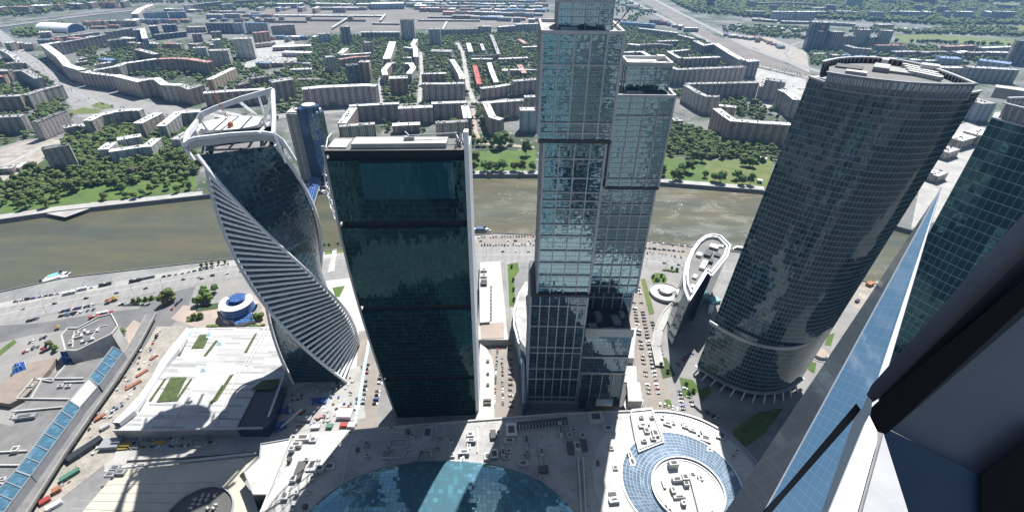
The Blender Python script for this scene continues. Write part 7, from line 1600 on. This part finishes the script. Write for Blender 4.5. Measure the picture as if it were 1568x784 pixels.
for (q, n, where) in [([(160, 560), (232, 520), (240, 540), (160, 680), (120, 740), (60, 784), (50, 770)], 90, 'on the sandy building site beside the viaduct'), ([(440, 605), (545, 575), (552, 640), (460, 655), (435, 640)], 110, 'around the foot of the twisted tower'), ([(190, 672), (330, 668), (330, 682), (190, 690)], 50, 'in the yard below the striped terrace')]:
    P = G2(q); xs = [p[0] for p in P]; ys = [p[1] for p in P]; k = 0
    while k < n:
        x, y = rr.uniform(min(xs), max(xs)), rr.uniform(min(ys), max(ys))
        if inpoly(x, y, P):
            me_ = rr.choice(rub); o = bpy.data.objects.new('building_material', me_); COL.objects.link(o); o.location = (x, y, .2); o.rotation_euler = (0, 0, rr.uniform(0, 3)); tag(o, {'concrete_white': 'white', 'concrete': 'grey', 'metal_dark': 'black', 'rust': 'rusty', 'metal_grey': 'steel grey', 'sand': 'sandy', 'paint_blue': 'blue', 'metal_white': 'bright white'}[me_.materials[0].name] + ' pile of building material ' + where, 'building material', 'building materials ' + where); k += 1
T = thing('site_fence', 'pale turquoise site fence between the twisted tower site and the street by the dark slab tower', 'fence', tuple(G(552, 600)))
b = MB(); b.path([tuple(G(*p, 1.3)) for p in ((566, 520), (559, 560), (553, 600), (544, 650))], 2.6, 2.4); b.build('panel', 'g_pale', T)
T = thing('trench', 'dark excavated trench beside the turquoise site fence', 'trench', tuple(G(540, 600)))
b = MB(); b.prism(G2([(550, 560), (555, 560), (538, 620), (530, 620)]), .15, .3); b.build('pit_floor', 'metal_dark', T)
T = thing('jib_crane', 'pale blue site crane arm lying across the shade at the foot of the twisted tower', 'crane', tuple(G(430, 652)))
MB().bar(tuple(G(430, 654, 4)), tuple(G(462, 626, 8)), 1.2, 1.2).build('jib', 'metal_pale', T); MB().box(tuple(G(428, 655, 0)), (4, 4, 5), .3).build('cab', 'paint_blue', T)
q = G2([(172, 658), (424, 652), (424, 660), (172, 668)]); 
T = thing('retaining_wall', 'low concrete wall with a coping of rubble in the yard left of the white curved roof', 'wall', tuple(G(300, 690)))
b = MB(); b.path([tuple(G(*p, 1)) for p in ((196, 703), (300, 697), (372, 692))], 3, 2); b.build('wall', 'concrete', T)

# ------------------------------------------------------------------ the towers behind the camera (only seen mirrored in the glass)
glass('g_own', (0.08, 0.30, 0.36), 3.0, 7.0, (0.62, 0.66, 0.68), .10, .22, tilt=.02, wob=.02, ior=1.5, rough=.3, lite=(.5, .6, .62), var=.9, spandrel=.3, spcol=(.01, .02, .03))
T = thing('observation_tower', 'blue glass skyscraper with pale floor bands that the view is taken from, mirrored in the other towers', 'tower', (-5, -40, 0))
for i, (x0, x1, mt) in enumerate([(-44, -34, 'w_white'), (-34, -20, 'g_own'), (-20, -14, 'w_dark'), (-14, 4, 'g_own'), (4, 10, 'w_white'), (10, 22, 'w_dark'), (22, 38, 'g_own'), (38, 50, 'w_bluewhite')]):
    MB().prism([(x0, -60), (x1, -60), (x1, -6 - (i % 2)), (x0, -6 - (i % 2))], 0, 336, 0, 0).build('facade_bay', mt, T)
T = thing('neighbour_tower', 'pale stone-banded tower behind the viewpoint, seen mirrored in the dark slab tower', 'tower', (-195, -40, 0))
MB().prism([(-225, -70), (-165, -70), (-165, -14), (-225, -14)], 0, 300, 0, 0).build('wall', 'w_stripe', T)
T = thing('neighbour_tower', 'brown ribbed tower behind the viewpoint, seen mirrored in the huge curved tower', 'tower', (150, -60, 0))
MB().prism([(120, -90), (190, -90), (190, -30), (120, -30)], 0, 280, 0, 0).build('wall', 'w_stripe', T)

# ------------------------------------------------------------------ slender leaning glass fin beside the viewpoint
glass('g_fin', (0.12, 0.24, 0.38), 1.15, 1.15, (0.20, 0.33, 0.46), .03, .03, tilt=.008, wob=.015, wsc=.35, ior=2.1, rough=.06, var=.25, lite=(.12, .25, .4))
m, nt, b_ = _new('g_fin_clear'); u, v, uv = _uv(nt); b_.inputs['Base Color'].default_value = (.085, .10, .12, 1); b_.inputs['Roughness'].default_value = .05; b_.inputs['IOR'].default_value = 1.7
tr = nd(nt, 'ShaderNodeBsdfTransparent'); tr.inputs[0].default_value = (.55, .6, .62, 1); mx = nd(nt, 'ShaderNodeMixShader')
gm = mth(nt, 'MAXIMUM', mth(nt, 'LESS_THAN', mth(nt, 'FRACT', mth(nt, 'DIVIDE', u, 1.6)), .04), mth(nt, 'LESS_THAN', mth(nt, 'FRACT', mth(nt, 'DIVIDE', v, 2.2)), .03))
nt.links.new(mth(nt, 'MULTIPLY_ADD', gm, .07, .92), mx.inputs[0]); nt.links.new(tr.outputs[0], mx.inputs[1]); nt.links.new(b_.outputs[0], mx.inputs[2]); nt.links.new(mx.outputs[0], nt.nodes['Material Output'].inputs[0])
AP = GD(1441, 288, 70); P1 = GD(1160, 802, 42); P2 = GD(1262, 798, 40); P3 = GD(1098, 802, 50)
T = thing('glass_fin', 'slender blue glass fin with a white metal edge rising to a point just left of the window frame', 'facade fin', (P1.x, P1.y, 0))
def tri(name, A, B_, C_, mat, k=2.0):
    b = MB(); e1 = (B_ - A).normalized(); nrm = e1.cross(C_ - A).normalized(); e2 = nrm.cross(e1); uvs = [((p - A).dot(e2), (p - A).dot(e1)) for p in (A, B_, C_)]
    b.poly([tuple(A), tuple(B_), tuple(C_)], 0, uvs); return b.build(name, mat, T)
WE = GD(1330, 622, 47)
b = MB(); e1 = (P1 - AP).normalized(); nrm = e1.cross(P2 - AP).normalized(); e2 = nrm.cross(e1); uvf = lambda p: ((p - AP).dot(e2), (p - AP).dot(e1))
pts = [AP, P1, P2, WE]; b.poly([tuple(p) for p in pts], 0, [uvf(p) for p in pts]); b.build('front_glazing', 'g_fin', T)
tri('side_glazing', AP, P3, P1, 'g_fin_clear')
MB().bar(tuple(AP), tuple(P1), .16, .16).build('corner_mullion', 'metal_white', T)
b = MB(); w0 = AP.lerp(WE, 1.0); sidev = (GD(1340, 622, 47) - WE); b.poly([tuple(AP), tuple(WE), tuple(WE + sidev * 1.25)]); b.poly([tuple(AP + Vector((.3, .3, 0))), tuple(WE + sidev * 1.25 + Vector((.3, .3, 0))), tuple(WE + Vector((.3, .3, 0)))]); b.build('edge_trim', 'metal_white', T)
tri('back_glazing', AP + Vector((.2, .2, 0)), P2, P3, 'g_fin')
# shaft below the fin, out of view
b = MB(); b.prism(ccw([tuple(P1[:2]), tuple(P2[:2]), tuple(P3[:2]), (P1.x + 25, P1.y + 25)]), 0, min(P1.z, P2.z, P3.z) - 3); b.build('shaft', 'g_own', T)

# ------------------------------------------------------------------ window frame and sill at the viewpoint
plain('frame_dark', (0.030, 0.032, 0.040), .45, col2=(.024, .026, .034), scale=3); plain('frame_mid', (0.17, 0.165, 0.19), .4, col2=(.12, .12, .14), scale=4, fine=.3); plain('rubber', (0.003, .003, .004), 1.0)
plain('panel_grey', (0.17, 0.172, 0.20), .55, col2=(.14, .143, .17), scale=1.2); plain('panel_navy', (0.03, 0.065, 0.13), .6, col2=(.022, .050, .105), scale=1.5); plain('stone_sill', (0.34, .345, .36), .5, col2=(.24, .245, .26), scale=5, lo=.3, hi=.7, fine=.2); plain('sill_white', (0.86, .86, .86), .5, col2=(.84, .84, .85), scale=1)
def sill_(T, name, px, dz, thick, mat):
    P = ccw([tuple(G(x, y, H - dz)[:2]) for x, y in px]); return MB().prism(P, H - dz - thick, H - dz, bottom=True).build(name, mat, T)
def slab_(T, name, px, depth, thick, mat):
    b = MB(); A = [GV(x, y, depth) for x, y in px]; Bk = [a + (a - Vector((0, 0, H))) * thick for a in A]
    if sum((A[i - 1] - A[0]).cross(A[i] - A[0]).dot(_f) for i in range(len(A))) > 0: A = A[::-1]; Bk = Bk[::-1]
    b.poly([tuple(p) for p in A]); b.poly([tuple(p) for p in Bk[::-1]]); n = len(A)
    for i in range(n): j = (i + 1) % n; b.poly([tuple(A[j]), tuple(A[i]), tuple(Bk[i]), tuple(Bk[j])])
    return b.build(name, mat, T)
W_ = thing('window_frame', 'black slanting window frame crossing the right side of the view', 'window frame', tuple(GV(1400, 540, 1.6)))
slab_(W_, 'outer_profile', [(1600, 290), (1600, 368), (1352, 606), (1336, 616), (1327, 604), (1334, 590)], 1.50, .10, 'frame_mid')
slab_(W_, 'outer_gasket', [(1600, 364), (1600, 384), (1356, 614), (1344, 612)], 1.47, .10, 'frame_dark')
slab_(W_, 'glazing_bead', [(1600, 384), (1600, 404), (1352, 632), (1340, 622)], 1.49, .10, 'frame_mid')
slab_(W_, 'inner_profile', [(1600, 402), (1600, 440), (1362, 660), (1350, 670), (1336, 650), (1330, 628), (1340, 618)], 1.44, .12, 'rubber')
slab_(W_, 'inner_trim', [(1600, 436), (1600, 456), (1372, 652), (1360, 652)], 1.47, .10, 'frame_dark')
slab_(W_, 'transom', [(1311, 617), (1319, 628), (1200, 762), (1181, 785), (1168, 800), (1149, 800), (1166, 784), (1200, 748)], 1.52, .03, 'frame_dark')
slab_(W_, 'corner_post', [(1328, 606), (1336, 614), (1332, 640), (1278, 800), (1252, 800), (1308, 640), (1322, 622)], 1.40, .05, 'metal_pale')
S_ = thing('window_sill', 'sunlit white and stone window sill with a dark seam at the bottom right', 'window sill', tuple(GV(1320, 730, 1.3)))
sill_(S_, 'white_ledge', [(1331, 636), (1343, 660), (1343, 674), (1308, 800), (1264, 800)], .98, .03, 'sill_white')
sill_(S_, 'seam', [(1342, 660), (1354, 664), (1324, 800), (1306, 800), (1341, 680)], 1.0, .03, 'frame_mid')
sill_(S_, 'stone_slab', [(1353, 664), (1396, 800), (1316, 800)], .985, .03, 'stone_sill')
N_ = thing('wall_panel', 'blue-grey room wall panel right of the black window frame', 'wall panel', tuple(GV(1480, 600, 1.7)))
slab_(N_, 'panel', [(1600, 440), (1600, 665), (1503, 730), (1352, 652)], 1.75, .05, 'panel_grey')
N_ = thing('floor_plinth', 'dark navy floor panel between the stone sill and the black recess', 'floor panel', tuple(GV(1430, 730, 1.7)))
slab_(N_, 'panel', [(1350, 652), (1503, 728), (1504, 800), (1388, 800)], 1.72, .05, 'panel_navy')
N_ = thing('dark_recess', 'black recess in the bottom right corner behind the wall panel', 'recess', tuple(GV(1530, 740, 1.7)))
slab_(N_, 'panel', [(1600, 655), (1600, 800), (1503, 800), (1502, 728)], 1.70, .05, 'rubber')

# ------------------------------------------------------------------ haze
HAZE = 0.00005
if HAZE:
    b = MB(); b.prism([(-8800, -5500), (8800, -5500), (8800, 8800), (-8800, 8800)], -8, 380, bottom=True); hz_m = bpy.data.materials.new('haze'); hz_m.use_nodes = True; nt = hz_m.node_tree
    nt.nodes.remove(nt.nodes['Principled BSDF']); pv = nd(nt, 'ShaderNodeVolumePrincipled'); pv.inputs['Color'].default_value = (.30, .58, 1.0, 1); pv.inputs['Density'].default_value = HAZE; pv.inputs['Anisotropy'].default_value = .3
    nt.links.new(pv.outputs[0], nt.nodes['Material Output'].inputs['Volume']); MATS['haze'] = hz_m; o = b.build('haze', 'haze'); o['kind'] = 'stuff'; o['label'] = 'thin blue summer haze over the whole city'; o['category'] = 'haze'
# ------------------------------------------------------------------ labels: one for each thing, at most sixteen words
_U = ['', 'first', 'second', 'third', 'fourth', 'fifth', 'sixth', 'seventh', 'eighth', 'ninth', 'tenth', 'eleventh', 'twelfth', 'thirteenth', 'fourteenth', 'fifteenth', 'sixteenth', 'seventeenth', 'eighteenth', 'nineteenth', 'twentieth']
_T = {20: 'twenty', 30: 'thirty', 40: 'forty', 50: 'fifty', 60: 'sixty', 70: 'seventy', 80: 'eighty', 90: 'ninety'}; _TT = {30: 'thirtieth', 40: 'fortieth', 50: 'fiftieth', 60: 'sixtieth', 70: 'seventieth', 80: 'eightieth', 90: 'ninetieth'}
def ordw(n):
    if n <= 20: return _U[n]
    return _TT[n] if n % 10 == 0 else _T[n // 10 * 10] + '-' + _U[n % 10]
tops = [o for o in SC.objects if o.parent is None and 'label' in o]
byl = {}
for o in tops: byl.setdefault(o['label'], []).append(o)
for lab, L_ in byl.items():
    if len(L_) > 1 and len(L_) < 99:
        L_.sort(key=lambda o: PJ(*o.location)[0])
        for i, o in enumerate(L_): o['label'] = lab + ', ' + ordw(i + 1) + ' from left'
def fit(t):
    w_ = t.split()
    for drop in (('the',), ('a', 'an'), ('of',), ('in',), ('at',)):
        if len(w_) <= 16: break
        k = [x for x in w_ if x.lower() not in drop] if drop[0] in ('the', 'a') else w_
        w_ = k
    return ' '.join(w_)
for o in tops:
    o['label'] = fit(o['label'])
    if len(o['label'].split()) > 16: print('LONG', len(o['label'].split()), o['label'])
for o in bpy.data.objects:
    if '_o' in o: del o['_o']
